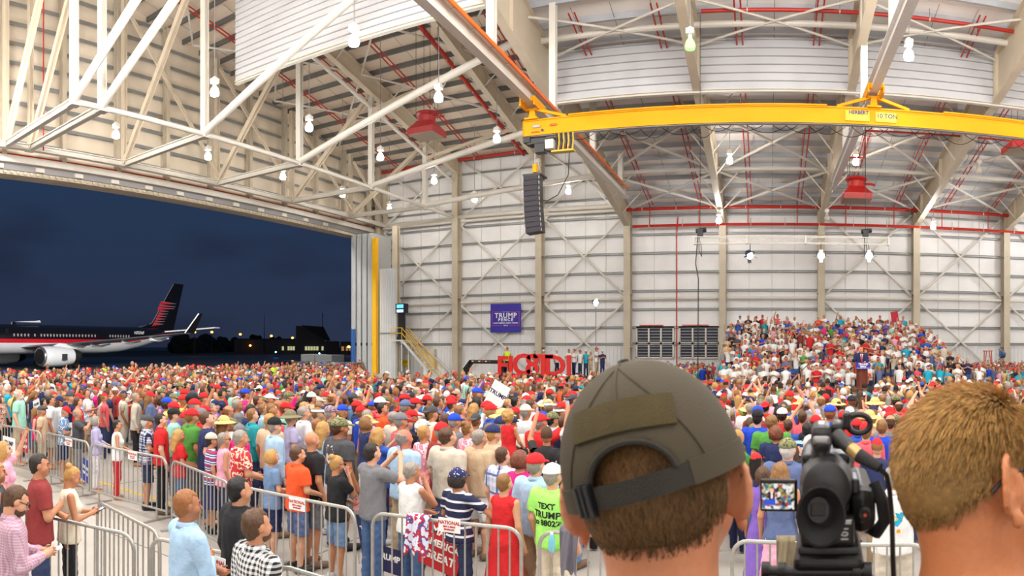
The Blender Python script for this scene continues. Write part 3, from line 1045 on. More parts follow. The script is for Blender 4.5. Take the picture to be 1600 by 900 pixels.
for t, dz, sz, sp in (('TRUMP', 0.25, 0.57, 1.12), ('PENCE', -0.10, 0.34, 1.45), ('MAKE AMERICA GREAT AGAIN!', -0.36, 0.155, 1.0), ('2016', -0.56, 0.15, 1.3)):
    lettering(t, face_frame((p.x, p.y - 0.008, zc + dz), (1, 0, 0), (0, 0, 1)), sz, M_WHITEP, bn, bold=0.012 if sz > 0.2 else 0.004, spacing=sp)
for k in range(5):
    part(MB().lathe([(0.03, 0), (0.03, 0.01)], (p.x - 0.24 + k * 0.12, p.y - 0.002, zc + 0.56), 5, axis=(0, -1, 0)), 'star', M_WHITEP, bn)

# stage, podium, speaker stand-ins
M_WOOD = mat('podium_wood', (128, 66, 48), 0.35, var=0.25, scale=3, stretch=(6, 6, 0.6), coat=0.3)
M_STAGE = mat('stage_black', (30, 30, 34), 0.7, var=0.15)
stg = empty('stage', (4.1, 30.0, 0), 'low black speaking platform under the podium', 'stage')
part(MB().box((2.0, 28.6, 0.98), (6.4, 31.6, 1.08)), 'deck', M_STAGE, stg)
part(MB().box((2.05, 28.65, 0.0), (6.35, 31.55, 0.98)), 'skirt', M_STAGE, stg)
PX, PY, PZ = 4.12, 29.25, 1.08
pod = empty('podium', (PX, PY, PZ), 'round brown wooden podium with blue campaign sign on its front', 'podium')
part(MB().lathe([(0.30, 0), (0.30, 0.06), (0.25, 0.08), (0.25, 0.92), (0.30, 0.98), (0.30, 1.06)], (PX, PY, PZ), 28), 'column', M_WOOD, pod, smooth='auto')
part(MB().bar((PX, PY - 0.28, PZ + 1.06), (PX, PY + 0.3, PZ + 1.16), 0.66, 0.04), 'desk_top', M_WOOD, pod)
sg = part(MB().box((PX - 0.31, PY - 0.36, PZ + 0.90), (PX + 0.31, PY - 0.33, PZ + 1.18)), 'podium_sign', M_BANNER, pod)
for t, dz, sz in (('TRUMP', 1.10, 0.135), ('PENCE', 1.00, 0.085), ('MAKE AMERICA GREAT AGAIN!', 0.94, 0.04)):
    lettering(t, face_frame((PX, PY - 0.364, PZ + dz), (1, 0, 0), (0, 0, 1)), sz, M_WHITEP, sg, bold=0.004 if sz > 0.05 else 0.001)
for s in (-1, 1):
    part(MB().path([(PX + s * 0.06, PY + 0.05, PZ + 1.12), (PX + s * 0.07, PY + 0.02, PZ + 1.32), (PX + s * 0.04, PY + 0.1, PZ + 1.42)], 0.008, 5), 'microphone', M_BLACK, pod)
for s, px, py in ((-1, 1251, 581), (1, 1427, 584)):
    q = at_d(px, py, 29.0)
    tp = empty('teleprompter', (q.x, q.y, 0), 'dark tilted teleprompter glass on a thin stand %s of the podium' % ('left' if s < 0 else 'right'), 'teleprompter')
    part(MB().tube((q.x, q.y, 0), (q.x, q.y, q.z - 0.05), 0.02, n=6), 'stand_pole', M_BLACK, tp)
    part(MB().lathe([(0.22, 0), (0.2, 0.04)], (q.x, q.y, 0), 12), 'stand_base', M_BLACK, tp)
    part(MB().bar((q.x - s * 0.34, q.y, q.z + 0.34), (q.x + s * 0.34, q.y + 0.1, q.z - 0.34), 0.05, 0.03), 'glass_frame', M_BLACK, tp)

# bleachers behind the stage: ten stepped rows
M_ALU = mat('bleacher_aluminium', (170, 172, 174), 0.4, 0.5, var=0.08)
BL0, BLY, BLDY, BLDZ = 0.30, 33.4, 1.22, 0.33
ble = empty('bleachers', (3.5, 38, 0), 'stepped bleachers full of people behind the podium', 'bleachers')


def bleacher_x(k):
    return -2.7 - 0.02 * k, (11.2 - 0.12 * k if k < 8 else 10.2 - 0.25 * (k - 8))


for k in range(10):
    x0, x1 = bleacher_x(k)
    y, z = BLY + BLDY * k, BL0 + BLDZ * k
    part(MB().box((x0, y - 0.55, z - 0.06), (x1, y + 0.6, z)), 'tread', M_ALU, ble)
    part(MB().box((x0, y + 0.58, z - 0.06), (x1, y + 0.6, z + BLDZ)), 'riser_board', M_ALU, ble)
    for x in (x0 + 0.1, (x0 + x1) / 2, x1 - 0.1):
        part(MB().tube((x, y, 0), (x, y, z - 0.06), 0.04, n=6), 'support_leg', M_ALU, ble)
for x in (bleacher_x(0)[0], bleacher_x(9)[1] + 0.15):
    for z in (0.55, 1.05):
        part(MB().tube((x, BLY, BL0 + z), (x, BLY + BLDY * 9, BL0 + BLDZ * 9 + z), 0.025, n=6), 'side_rail', M_ALU, ble)
    for k in range(0, 10, 2):
        part(MB().tube((x, BLY + BLDY * k, BL0 + BLDZ * k), (x, BLY + BLDY * k, BL0 + BLDZ * k + 1.05), 0.025, n=6), 'rail_post', M_ALU, ble)
for z in (0.55, 1.05):
    x0, x1 = bleacher_x(9)
    part(MB().tube((x0, BLY + BLDY * 9 + 0.65, BL0 + BLDZ * 9 + z), (x1, BLY + BLDY * 9 + 0.65, BL0 + BLDZ * 9 + z), 0.025, n=6), 'back_rail', M_ALU, ble)

# spotlight truss above the stage
TY = 30.5
tx0, tx1 = at_y(1085, 375, TY).x, at_y(1388, 375, TY).x
tz = at_y(1236, 370, TY).z
lt = empty('lighting_truss', ((tx0 + tx1) / 2, TY, tz), 'white aluminium box truss carrying spotlights above the stage', 'truss')
for dy in (-0.15, 0.15):
    for dz in (0, -0.30):
        part(MB().tube((tx0, TY + dy, tz + dz), (tx1, TY + dy, tz + dz), 0.02, n=8), 'chord', M_WHITE, lt)
    n = 26
    for k in range(n):
        a = tx0 + (tx1 - tx0) * k / n
        b = tx0 + (tx1 - tx0) * (k + 1) / n
        part(MB().tube((a, TY + dy, tz - (0.3 if k % 2 else 0)), (b, TY + dy, tz - (0 if k % 2 else 0.3)), 0.008, n=5), 'lacing', M_WHITE, lt)
for f in (0, 0.27, 0.57, 1.0):
    x = tx0 + (tx1 - tx0) * f
    part(MB().box((x - 0.03, TY - 0.18, tz - 0.33), (x + 0.03, TY + 0.18, tz + 0.03)), 'end_plate', M_WHITE, lt)
for f, l in ((0.03, 'black chain motor on the left end of the spotlight truss'), (0.88, 'black chain motor near the right end of the spotlight truss')):
    x = tx0 + (tx1 - tx0) * f
    cm = empty('chain_motor', (x, TY, tz + 0.05), l, 'hoist')
    m_ = MB().box((x - 0.13, TY - 0.12, tz + 0.05), (x + 0.13, TY + 0.12, tz + 0.35))
    m_.tube((x - 0.2, TY, tz + 0.28), (x + 0.28, TY, tz + 0.34), 0.1, n=10)
    part(m_, 'motor_body', M_BLACK, cm)
    part(MB().tube((x, TY, tz + 0.35), (x, TY, z_low(TY) - 0.4), 0.012, n=4), 'chain', M_DARK, cm)
    part(MB().path([(x - 0.05, TY, tz), (x - 0.06, TY, tz - 0.6), (x + 0.08, TY - 0.1, tz - 0.9), (x + 0.02, TY, tz - 0.2)], 0.02, 5), 'chain_bag', M_BLACK, cm)
vc = empty('hanging_cable', (tx0 + 0.15, TY, 0), 'black cable dropping from the spotlight truss past the louvres', 'cable')
part(MB().path([(tx0 + 0.15, TY, tz), (tx0 + 0.05, TY + 0.05, tz - 1.2), (tx0 + 0.18, TY, tz - 1.9), (tx0 + 0.15, TY, 0.1)], 0.025, 5), 'cord', M_BLACK, vc)

M_SPOT = emit('spot_lens', (0.86, 0.93, 1.0), 90.0)
M_SPOTB = mat('spot_body', (60, 90, 130), 0.35, 0.4)


def spotlight(px, py, Y, aim, label, watts, rod=None, r=0.17, lens=None):
    q = at_y(px, py, Y)
    if rod is None:
        rod = Vector((q.x, q.y + 0.15, tz - 0.29))
    s = empty('spotlight', q, label, 'spotlight', 'stage spotlights')
    d = (Vector(aim) - q).normalized()
    part(MB().lathe([(0.09, -0.38), (r * 0.9, -0.30), (r, -0.05), (r, 0.0)], q, 14, axis=d), 'can', M_SPOTB, s, smooth='auto')
    part(MB().lathe([(r * 0.92, 0.0), (r * 0.92, 0.02)], q, 14, axis=d), 'lens', lens or M_SPOT, s)
    side = d.cross(Vector((0, 0, 1))).normalized()
    part(MB().path([q + side * (r + 0.03) - d * 0.12, q + side * (r + 0.04) + Vector((0, 0, 0.2)), q - side * (r + 0.04) + Vector((0, 0, 0.2)), q - side * (r + 0.03) - d * 0.12], 0.018, 5), 'yoke', M_BLACK, s)
    part(MB().tube(q + Vector((0, 0, 0.2)), rod or (q + Vector((0, 0, 0.45))), 0.018, n=5), 'clamp', M_BLACK, s)
    for k in range(4):
        u = (side * math.cos(k * PI / 2) + side.cross(d) * math.sin(k * PI / 2))
        part(MB().bar(q + u * r, q + u * (r + 0.12) + d * 0.14, 0.16, 0.01), 'barn_door', M_BLACK, s)
    if watts:
        ld = bpy.data.lights.new('spot_beam', 'SPOT')
        ld.energy = watts
        ld.spot_size = math.radians(70)
        ld.spot_blend = 0.6
        ld.color = (0.92, 0.96, 1.0)
        ld.shadow_soft_size = 0.12
        lo = bpy.data.objects.new('spot_beam', ld)
        lo.location = q + d * 0.08
        lo.rotation_euler = d.to_track_quat('-Z', 'Y').to_euler()
        COL.objects.link(lo)
    return s


spotlight(1172, 400, TY, (2.0, 24, 1.5), 'blue bodied spotlight hanging under the left part of the truss', 0, lens=emit('spot_pale', (0.85, 0.93, 1.0), 9.0))
spotlight(1283, 400, TY, (0.5, 6, 2.0), 'glaring spotlight hanging under the middle of the truss', 900)
spotlight(1358, 400, TY, (0.9, 6, 2.0), 'glaring spotlight hanging under the right end of the truss', 900)


def light_stand(px, py, Y, label, aim, watts, lens=None, r=0.17, name='floor_light'):
    q = at_y(px, py, Y)
    st = empty('light_stand', (q.x, q.y, 0), label, 'stand')
    part(MB().tube((q.x, q.y, 0.5), (q.x, q.y, q.z - 0.25), 0.03, n=8), 'pole', M_GREYM, st)
    for k in range(3):
        a = 2 * PI * k / 3 + 0.4
        part(MB().tube((q.x, q.y, 1.1), (q.x + 0.7 * math.cos(a), q.y + 0.7 * math.sin(a), 0.03), 0.02, n=6), 'leg', M_GREYM, st)
    part(MB().tube((q.x, q.y, 1.6), (q.x, q.y, 1.75), 0.05, n=8), 'clamp_collar', M_BLACK, st)
    return q


q = light_stand(931, 474, 47.0, 'tall thin lamp stand rising behind the truck party near the cap wearer', None, 0)
spotlight(931, 473, 47.0, (3, 28, 1.8), 'glaring spotlight on top of the tall lamp stand', 500, rod=at_y(931, 480, 47.0), r=0.2)
q = light_stand(1563, 555, 43.0, 'lamp stand beside the orange ladder at the right wall', None, 0)
spotlight(1563, 554, 43.0, (3, 43.5, 2.2), 'blue bodied spotlight on the stand beside the orange ladder', 0, rod=at_y(1563, 560, 43.0), r=0.26, lens=mat('lens_blue', (40, 110, 190), 0.3))

# follow light on the rolling stairs, and the stairs
SY = 48.6
a0, a1 = at_y(617, 531, SY), at_y(633, 531, SY)
bt = at_y(672, 590, SY)
stz = a0.z
rs = empty('rolling_stairs', (a1.x, SY, 0), 'rolling metal stairs with yellow handrails against the back wall', 'stairs')
M_RAILY = mat('stair_yellow', (232, 182, 30), 0.45)
M_STEP = mat('stair_grey', (206, 206, 202), 0.5, var=0.05)
part(MB().box((a0.x, SY - 0.6, stz - 0.12), (a1.x, SY + 0.6, stz)), 'platform', M_STEP, rs)
bx = a1.x + stz * 0.95
for dy in (-0.55, 0.55):
    part(MB().bar((a1.x, SY + dy, stz - 0.05), (bx, SY + dy, 0.1), 0.05, 0.2), 'stringer', M_STEP, rs)
    for k in range(1, 7):
        f = k / 7
        part(MB().tube((a1.x + (bx - a1.x) * f, SY + dy, stz * (1 - f)), (a1.x + (bx - a1.x) * f, SY + dy, stz * (1 - f) + 1.0), 0.022, n=6), 'baluster', M_RAILY, rs)
    for z in (0.55, 1.0):
        part(MB().tube((a1.x, SY + dy, stz + z), (bx - 0.1, SY + dy, z + 0.1), 0.035, n=6), 'handrail', M_RAILY, rs)
        part(MB().tube((a0.x, SY + dy, stz + z), (a1.x, SY + dy, stz + z), 0.035, n=6), 'platform_rail', M_RAILY, rs)
    for x in (a0.x, a1.x):
        part(MB().tube((x, SY + dy, stz), (x, SY + dy, stz + 1.0), 0.03, n=6), 'rail_post', M_RAILY, rs)
        part(MB().tube((x, SY + dy, 0), (x, SY + dy, stz), 0.05, n=6), 'leg', M_STEP, rs)
for k in range(1, 14):
    f = k / 14
    x, z = a1.x + (bx - a1.x) * f, stz * (1 - f)
    part(MB().box((x - 0.13, SY - 0.53, z - 0.03), (x + 0.13, SY + 0.53, z)), 'step', M_STEP, rs)
fl = empty('follow_light', (a1.x - 0.35, SY, stz), 'black follow light with blue screens on top of the rolling stairs', 'light')
q = at_y(628, 482, SY)
part(MB().box((a1.x - 0.65, SY - 0.3, stz), (a1.x + 0.0, SY + 0.3, stz + 0.25)), 'base', M_BLACK, fl)
part(MB().box((q.x - 0.28, SY - 0.12, stz + 0.25), (q.x + 0.28, SY + 0.12, q.z - 0.3)), 'mast', M_BLACK, fl)
part(MB().box((q.x - 0.45, SY - 0.3, q.z - 0.4), (q.x + 0.45, SY + 0.3, q.z + 0.4)), 'head', M_BLACK, fl)
part(MB().box((q.x - 0.32, SY - 0.33, q.z + 0.02), (q.x + 0.32, SY - 0.3, q.z + 0.32)), 'upper_screen', emit('blue_glow', (0.10, 0.45, 0.8), 1.4), fl)
part(MB().box((q.x - 0.32, SY - 0.33, q.z - 0.34), (q.x + 0.32, SY - 0.3, q.z - 0.1)), 'lower_screen', emit('pale_blue_glow', (0.35, 0.7, 0.95), 1.4), fl)

p = at_y(672, 566, YB - 0.3)
eb = empty('electrical_box', (p.x, p.y, 0.4), 'cream electrical cabinet low on the back wall beside the rolling stairs', 'cabinet')
part(MB().box((p.x - 0.45, YB - 0.45, 0.9), (p.x + 0.5, YB - 0.1, 2.7)), 'body', mat('cabinet_cream', (214, 204, 178), 0.5), eb)
part(MB().box((p.x - 0.4, YB - 0.47, 1.0), (p.x + 0.45, YB - 0.45, 2.6)), 'door', mat('cabinet_cream', (214, 204, 178), 0.5), eb)
p = at_y(633, 571, YB - 0.4)
ws = empty('warning_sign', (p.x, p.y, 1.3), 'yellow warning sign on the back wall under the rolling stairs', 'sign')
part(MB().box((p.x - 0.35, YB - 0.42, 1.15), (p.x + 0.45, YB - 0.38, 1.75)), 'plate', mat('sign_yellow', (240, 200, 20), 0.5), ws)
part(MB().box((p.x - 0.25, YB - 0.43, 1.5), (p.x + 0.35, YB - 0.42, 1.55)), 'print_line', M_BLACK, ws)

# orange step ladder
q = at_y(1545, 560, 45.0)
ld = empty('step_ladder', (q.x, q.y, 0), 'orange fibreglass step ladder standing by the right wall', 'ladder')
M_LAD = mat('ladder_orange', (206, 84, 44), 0.5)
zt = at_y(1545, 549, 45.0).z
for s in (-1, 1):
    part(MB().bar((q.x - 0.15 + s * 0.18, q.y, zt), (q.x - 0.15 + s * 0.42, q.y - 0.5, 0), 0.07, 0.05), 'front_rail', M_LAD, ld)
    part(MB().bar((q.x + 0.05 + s * 0.18, q.y + 0.1, zt), (q.x + 0.15 + s * 0.42, q.y + 0.7, 0), 0.05, 0.05), 'rear_rail', M_LAD, ld)
for k in range(1, 8):
    f = k / 8
    w = 0.18 + 0.24 * f
    part(MB().box((q.x - 0.15 - w, q.y - 0.5 * f - 0.05, zt * (1 - f) - 0.02), (q.x - 0.15 + w, q.y - 0.5 * f + 0.05, zt * (1 - f))), 'rung', M_GREYM, ld)
part(MB().box((q.x - 0.38, q.y - 0.1, zt), (q.x + 0.26, q.y + 0.2, zt + 0.06)), 'ladder_cap', M_LAD, ld)

# ================================================================ trailer with red letters
TRY = 43.5
M_RLET = mat('letter_red', (226, 32, 30), 0.45, var=0.04)
x0, x1 = at_y(727, 575, TRY).x, at_y(905, 575, TRY).x
TRX1 = x1
tl = empty('gooseneck_trailer', (x0, TRY, 0), 'black gooseneck flatbed trailer parked at the back wall', 'trailer')
ga = at_y(737, 567, TRY)
gb = at_y(782, 567, TRY)
nk = MB().bar((x0 + 0.1, TRY, 0.9), (x0 + 0.1, TRY, 1.35), 0.3, 0.3)
nk.bar((x0 + 0.0, TRY, 1.25), (x0 + 0.5, TRY, 1.85), 0.4, 0.28)
nk.bar((x0 + 0.4, TRY, 1.85), (gb.x, TRY, 1.85), 0.4, 0.26)
nk.bar((gb.x, TRY, 1.9), (gb.x + 0.35, TRY, 0.9), 0.4, 0.28)
part(nk, 'gooseneck', M_BLACK, tl)
for k in range(6):
    part(MB().box((x0 + 0.6 + k * 0.26, TRY - 0.215, 1.86), (x0 + 0.76 + k * 0.26, TRY - 0.2, 1.92)), 'reflector', M_RED if k % 2 else M_WHITEP, tl)
part(MB().box((gb.x, TRY - 1.2, 0.80), (x1, TRY + 1.2, 1.0)), 'bed', M_BLACK, tl)
for x in (x1 - 2.6, x1 - 1.4):
    for dy in (-1.15, 1.0):
        part(MB().lathe([(0.38, 0), (0.40, 0.03), (0.40, 0.18), (0.38, 0.22)], (x, TRY + dy, 0.41), 18, axis=(0, 1, 0)), 'wheel', M_BLACK, tl)
for x in (gb.x + 0.6, gb.x + 0.2):
    part(MB().tube((x, TRY - 0.6, 0), (x, TRY - 0.6, 0.85), 0.06, n=8), 'landing_leg', M_DARK, tl)
LY = TRY - 1.05


def big_letter(t, px, pyc, size, label, wide=1.0):
    q = at_y(px, pyc, LY)
    me = text_mesh(t, size, extrude=0.06, bold=0.05)
    me.transform(face_frame((0, 0, 0), (1, 0, 0), (0, 0, 1)) @ Matrix.Diagonal((wide, 1, 1, 1)))
    me.materials.clear()
    me.materials.append(M_RLET)
    o = bpy.data.objects.new('letter', me)
    o.location = (q.x, LY, 1.0 - min(v.co.z for v in me.vertices))
    COL.objects.link(o)
    tag(o, label, 'letter', 'big red letters on the trailer')


big_letter('F', 785, 575, 1.75, 'big red letter F standing at the left end of the trailer')
big_letter('I', 798, 575, 1.75, 'big red letter I standing next to the F on the trailer')
big_letter('C', 815, 575, 1.95, 'big red rounded arc letter left of the figure 8 on the trailer')
big_letter('8', 832, 575, 1.95, 'big red figure 8 standing in the middle of the trailer')
big_letter('T', 849, 575, 1.95, 'big red letter T between the figure 8 and the D', 1.15)
big_letter('D', 867, 575, 1.85, 'big red rounded letter D near the right end of the trailer', 1.1)
big_letter('1', 889, 575, 1.85, 'big red upright stroke letter at the right end of the trailer')

# ================================================================ vehicles by the door
M_CAR = mat('car_black', (14, 14, 16), 0.18, coat=0.8)
M_GLASS = mat('car_glass', (20, 22, 26), 0.08)
M_TYRE = mat('tyre', (20, 20, 20), 0.85)
M_TAIL = mat('tail_red', (160, 20, 18), 0.3)
M_CHROME = mat('chrome', (200, 200, 200), 0.2, 0.9)


def car(loc, yaw, ln, label, kind='suv', h=1.85):
    r = empty('suv', loc, label, 'car')
    M = Matrix.Translation(loc) @ Matrix.Rotation(yaw, 4, 'Z')

    def P(mb, nm, m, par=r, **k):
        mb.v = [tuple(M @ Vector(v)) for v in mb.v]
        return put(mb.build(nm, m, **k), par)
    w = 0.98
    L2 = ln / 2
    b = MB()
    prof = [(-L2, 0.45), (-L2, 1.0), (-L2 + 0.15, 1.12), (-L2 * 0.30, 1.18), (L2 - 0.1, 1.15), (L2, 0.95), (L2, 0.4)]
    b.prism(prof, (0, w, 0), (1, 0, 0), (0, 0, 1), 2 * w)
    P(b, 'body', M_CAR)
    c = MB()
    lo = [(-L2 * 0.34, 1.16), (L2 - 0.08, 1.14)]
    hi = [(-L2 * 0.10, h), (L2 - 0.35, h)]
    vs = []
    for s in (-1, 1):
        vs += [(lo[0][0], s * w * 0.97, lo[0][1]), (lo[1][0], s * w * 0.97, lo[1][1]), (hi[1][0], s * w * 0.78, hi[1][1]), (hi[0][0], s * w * 0.78, hi[0][1])]
    c.add(vs, [(0, 1, 2, 3), (7, 6, 5, 4), (0, 3, 7, 4), (1, 5, 6, 2), (3, 2, 6, 7), (0, 4, 5, 1)])
    cab = P(c, 'cabin', M_CAR)
    for s in (-1, 1):
        for a, bb in ((0.06, 0.34), (0.38, 0.64), (0.68, 0.94)):
            g = MB()
            q = []
            for u, t in ((a, 0.12), (bb, 0.12), (bb, 0.88), (a, 0.88)):
                xx = (lo[0][0] + (lo[1][0] - lo[0][0]) * u) * (1 - t) + (hi[0][0] + (hi[1][0] - hi[0][0]) * u) * t
                q.append((xx, s * (w * 0.97 * (1 - t) + w * 0.78 * t + 0.012), lo[0][1] * (1 - t) + h * t))
            g.add(q, [(0, 1, 2, 3) if s < 0 else (3, 2, 1, 0)])
            P(g, 'side_window', M_GLASS, cab)
        for xx in (-L2 * 0.62, L2 * 0.62):
            P(MB().lathe([(0.2, -0.12), (0.38, -0.1), (0.39, 0.1), (0.2, 0.12)], (xx, s * (w - 0.08), 0.39), 18, axis=(0, 1, 0)), 'wheel', M_TYRE)
        P(MB().box((L2 - 0.02, s * 0.78 - 0.14, 0.85), (L2 + 0.02, s * 0.78 + 0.14, 1.05)), 'tail_lamp', M_TAIL)
        P(MB().box((-L2 - 0.02, s * 0.72 - 0.18, 0.78), (-L2 + 0.02, s * 0.72 + 0.18, 0.95)), 'headlamp', M_CHROME)
        P(MB().box((-L2 * 0.3, s * (w + 0.1) - 0.1, 1.15), (-L2 * 0.3 + 0.15, s * (w + 0.1) + 0.1, 1.32)), 'wing_mirror', M_CAR)
    P(MB().box((L2, -0.6, 0.45), (L2 + 0.06, 0.6, 0.6)), 'bumper', M_CHROME)
    return r


q = at_d(516, 560, 47.5)
car((q.x, q.y, 0), math.radians(38), 5.3, 'shiny black sport utility vehicle parked at the door leaves')
q = at_d(455, 560, 56.0)
car((q.x, q.y, 0), math.radians(-32), 5.6, 'dark pickup height vehicle parked outside in the dark, left of the shiny one', h=1.75)
q = at_d(500, 560, 66.0)
ut = empty('equipment_cart', (q.x, q.y, 0), 'grey panelled equipment cart behind the parked black vehicles', 'cart')
part(MB().box((q.x - 1.6, q.y - 1, 0.5), (q.x + 0.1, q.y + 1, 2.15)), 'grey_panel', M_GREYM, ut)
part(MB().box((q.x + 0.2, q.y - 1, 0.5), (q.x + 2.2, q.y + 1, 2.1)), 'grey_panel', M_GREYM, ut)
part(MB().box((q.x - 1.8, q.y - 1.05, 0.3), (q.x + 2.4, q.y + 1.05, 0.5)), 'chassis', M_BLACK, ut)
for x in (-1.2, 1.6):
    part(MB().lathe([(0.3, -0.1), (0.3, 0.1)], (q.x + x, q.y - 0.95, 0.3), 14, axis=(0, 1, 0)), 'wheel', M_TYRE, ut)

# ================================================================ airliner on the apron
AC = Vector((-81.4, 42.9, 0))
AU = Vector((-0.15, 0.9887, 0)).normalized()
AN = Vector((AU.y, -AU.x, 0))
M_ABLK = mat('aircraft_black', (18, 15, 17), 0.25, var=0.05, coat=0.4)
M_ARED = mat('aircraft_red', (190, 18, 36), 0.3, coat=0.4)
M_AWHT = mat('aircraft_white', (214, 216, 220), 0.3, var=0.04, scale=0.4, coat=0.3)
M_AGRY = mat('aircraft_grey', (150, 152, 156), 0.35, 0.3, var=0.1, scale=0.5)
plane = empty('airliner', AC, 'black red and white jet airliner parked outside on the dark apron', 'airplane')


def ap(s, n, z):
    return AC + AU * s + AN * n + Vector((0, 0, z))


def plane_s(px, n):
    t = math.tan(-ang(px))
    bx, by = AC.x + AN.x * n, AC.y + AN.y * n
    return (-bx - t * by) / (t * AU.y + AU.x)


st = [(-19.4, 3.35, .15), (-18.8, 3.4, .75), (-17.5, 3.55, 1.3), (-15.5, 3.7, 1.72), (-13, 3.82, 1.95), (-9, 3.85, 2.0), (-3, 3.85, 2.0), (4, 3.85, 2.0), (11, 3.85, 2.0), (15, 3.95, 1.9), (19, 4.3, 1.6), (23, 4.75, 1.15), (26, 5.05, .72), (28.3, 5.2, .3)]
angs = [90, 75, 60, 45, 32, 20, 10, 0.9, -14.5, -17, -28, -40, -55, -70, -90]
angs = angs + [180 - a for a in angs[-2:0:-1]]
fu = MB()
N = len(angs)
vs, fs, mi = [], [], []
for s, zc, r in st:
    for a in angs:
        vs.append(ap(s, r * math.cos(math.radians(a)), zc + r * math.sin(math.radians(a))))
fu.v = [tuple(v) for v in vs]
for j in range(len(st) - 1):
    for i in range(N):
        fu.f.append((j * N + i, (j + 1) * N + i, (j + 1) * N + (i + 1) % N, j * N + (i + 1) % N))
        b = math.sin(math.radians((angs[i] + angs[(i + 1) % N]) / 2)) if abs(angs[i] - angs[(i + 1) % N]) < 180 else 1
        fu.mi.append(0 if b > 0.01 else 1 if b > -0.25 else 0 if b > -0.27 else 2)
part(fu, 'fuselage', [M_ABLK, M_ARED, M_AWHT], plane, smooth=True)


def wing(sgn):
    w = MB()
    secs = [(1.6, -4.2, 5.2, 2.75, .55), (6.3, -0.4, 5.4, 3.15, .42), (19.4, 8.0, 9.8, 4.55, .14)]
    vs = []
    for n, a, b, z, t in secs:
        for f, q in ((0, 0), (0.12, 0.5), (0.4, 0.6), (1, 0.02), (0.4, -0.45), (0.12, -0.45)):
            vs.append(ap(a + (b - a) * f, sgn * n, z + t * q))
    fs = []
    for j in range(2):
        for i in range(6):
            fs.append((j * 6 + i, j * 6 + (i + 1) % 6, j * 6 + 6 + (i + 1) % 6, j * 6 + 6 + i))
    fs += [tuple(range(6)), tuple(range(12, 18))]
    w.add(vs, fs)
    o = part(w, 'wing', M_AGRY, plane, smooth='auto')
    wl = MB()
    vs = [ap(8.0, sgn * 19.4, 4.55), ap(9.8, sgn * 19.4, 4.55), ap(10.2, sgn * 20.4, 7.0), ap(9.5, sgn * 20.4, 7.0)]
    vs2 = [v + AN * (0.08 * sgn) for v in vs]
    wl.add(vs + vs2, [(0, 1, 2, 3), (7, 6, 5, 4), (0, 4, 5, 1), (1, 5, 6, 2), (2, 6, 7, 3), (3, 7, 4, 0)])
    put(wl.build('winglet', M_ABLK), o)
    put(MB().bar(vs[0], vs[3], 0.12, 0.12).build('winglet_edge', M_AWHT), o)
    for n, a in ((8.2, 4.6), (12, 6.6), (15.4, 8.2)):
        zz = 2.75 + (n - 1.6) * 0.1
        put(MB().path([ap(a - 2.2, sgn * n, zz - 0.35), ap(a - 0.5, sgn * n, zz - 0.5), ap(a + 1.2, sgn * n, zz - 0.2)], 0.22, 8, 0.1).build('flap_fairing', M_AWHT), o)
    n = 6.3
    eng = part(MB().lathe([(1.05, -4.4), (1.28, -4.1), (1.34, -3.0), (1.30, -1.2), (1.05, 0.6)], ap(0, sgn * n, 1.62), 28, axis=AU), 'engine', M_AWHT, plane, smooth='auto')
    put(MB().lathe([(1.0, -4.46), (1.1, -4.5), (1.2, -4.35), (1.22, -4.15)], ap(0, sgn * n, 1.62), 28, axis=AU).build('inlet_lip', M_CHROME, smooth=True), eng)
    put(MB().lathe([(0.97, -4.52), (0.97, -4.48)], ap(0, sgn * n, 1.62), 28, axis=AU).build('inlet_fan', M_DARK), eng)
    put(MB().lathe([(1.06, 0.55), (0.95, 1.3), (0.75, 1.9), (0.3, 2.2)], ap(0, sgn * n, 1.62), 24, axis=AU).build('exhaust_nozzle', M_DARK, smooth='auto'), eng)
    if sgn > 0:
        put(MB().box(tuple(ap(-1.5, 7.5, 1.5) - Vector((0.3, 0.35, 0.35))), tuple(ap(-1.5, 7.5, 1.5) + Vector((0.3, 0.35, 0.45)))).build('intake_decal', M_DARK), eng)
    part(MB().prism([(-3, 2.7), (2.2, 2.5), (3.5, 3.1), (-1.5, 3.3)], ap(0, sgn * n - 0.15, 0), AU, (0, 0, 1), 0.3), 'pylon', M_AWHT, plane)
    sb = MB()
    vs = [ap(24.2, sgn * 0.7, 5.1), ap(27.6, sgn * 0.5, 5.1), ap(30.3, sgn * 7.4, 5.75), ap(29.0, sgn * 7.4, 5.75)]
    sb.add(vs + [v + Vector((0, 0, 0.2)) for v in vs], [(3, 2, 1, 0), (4, 5, 6, 7), (0, 1, 5, 4), (1, 2, 6, 5), (2, 3, 7, 6), (3, 0, 4, 7)])
    part(sb, 'stabiliser', M_AWHT, plane)


wing(1)
wing(-1)
FINN = -0.16
fin_poly = [(19.3, 5.8), (22.3, 6.5), (27.5, 13.2), (29.8, 13.2), (27.2, 5.4), (22, 5.2)]
part(MB().prism(fin_poly, ap(0, FINN, 0), AU, (0, 0, 1), 0.32), 'tail_fin', M_ABLK, plane)
fe = part(MB().path([ap(19.0, 0.0, 5.78), ap(21.6, 0, 6.25), ap(22.4, 0, 6.7), ap(27.4, 0, 13.1)], 0.07, 5), 'fin_edge', M_AGRY, plane)


def on_fin(px, py):
    s = plane_s(px, 0.2)
    d = math.hypot(*(ap(s, 0.2, 0).xy))
    return s, EYE + (CY - py) / F * d


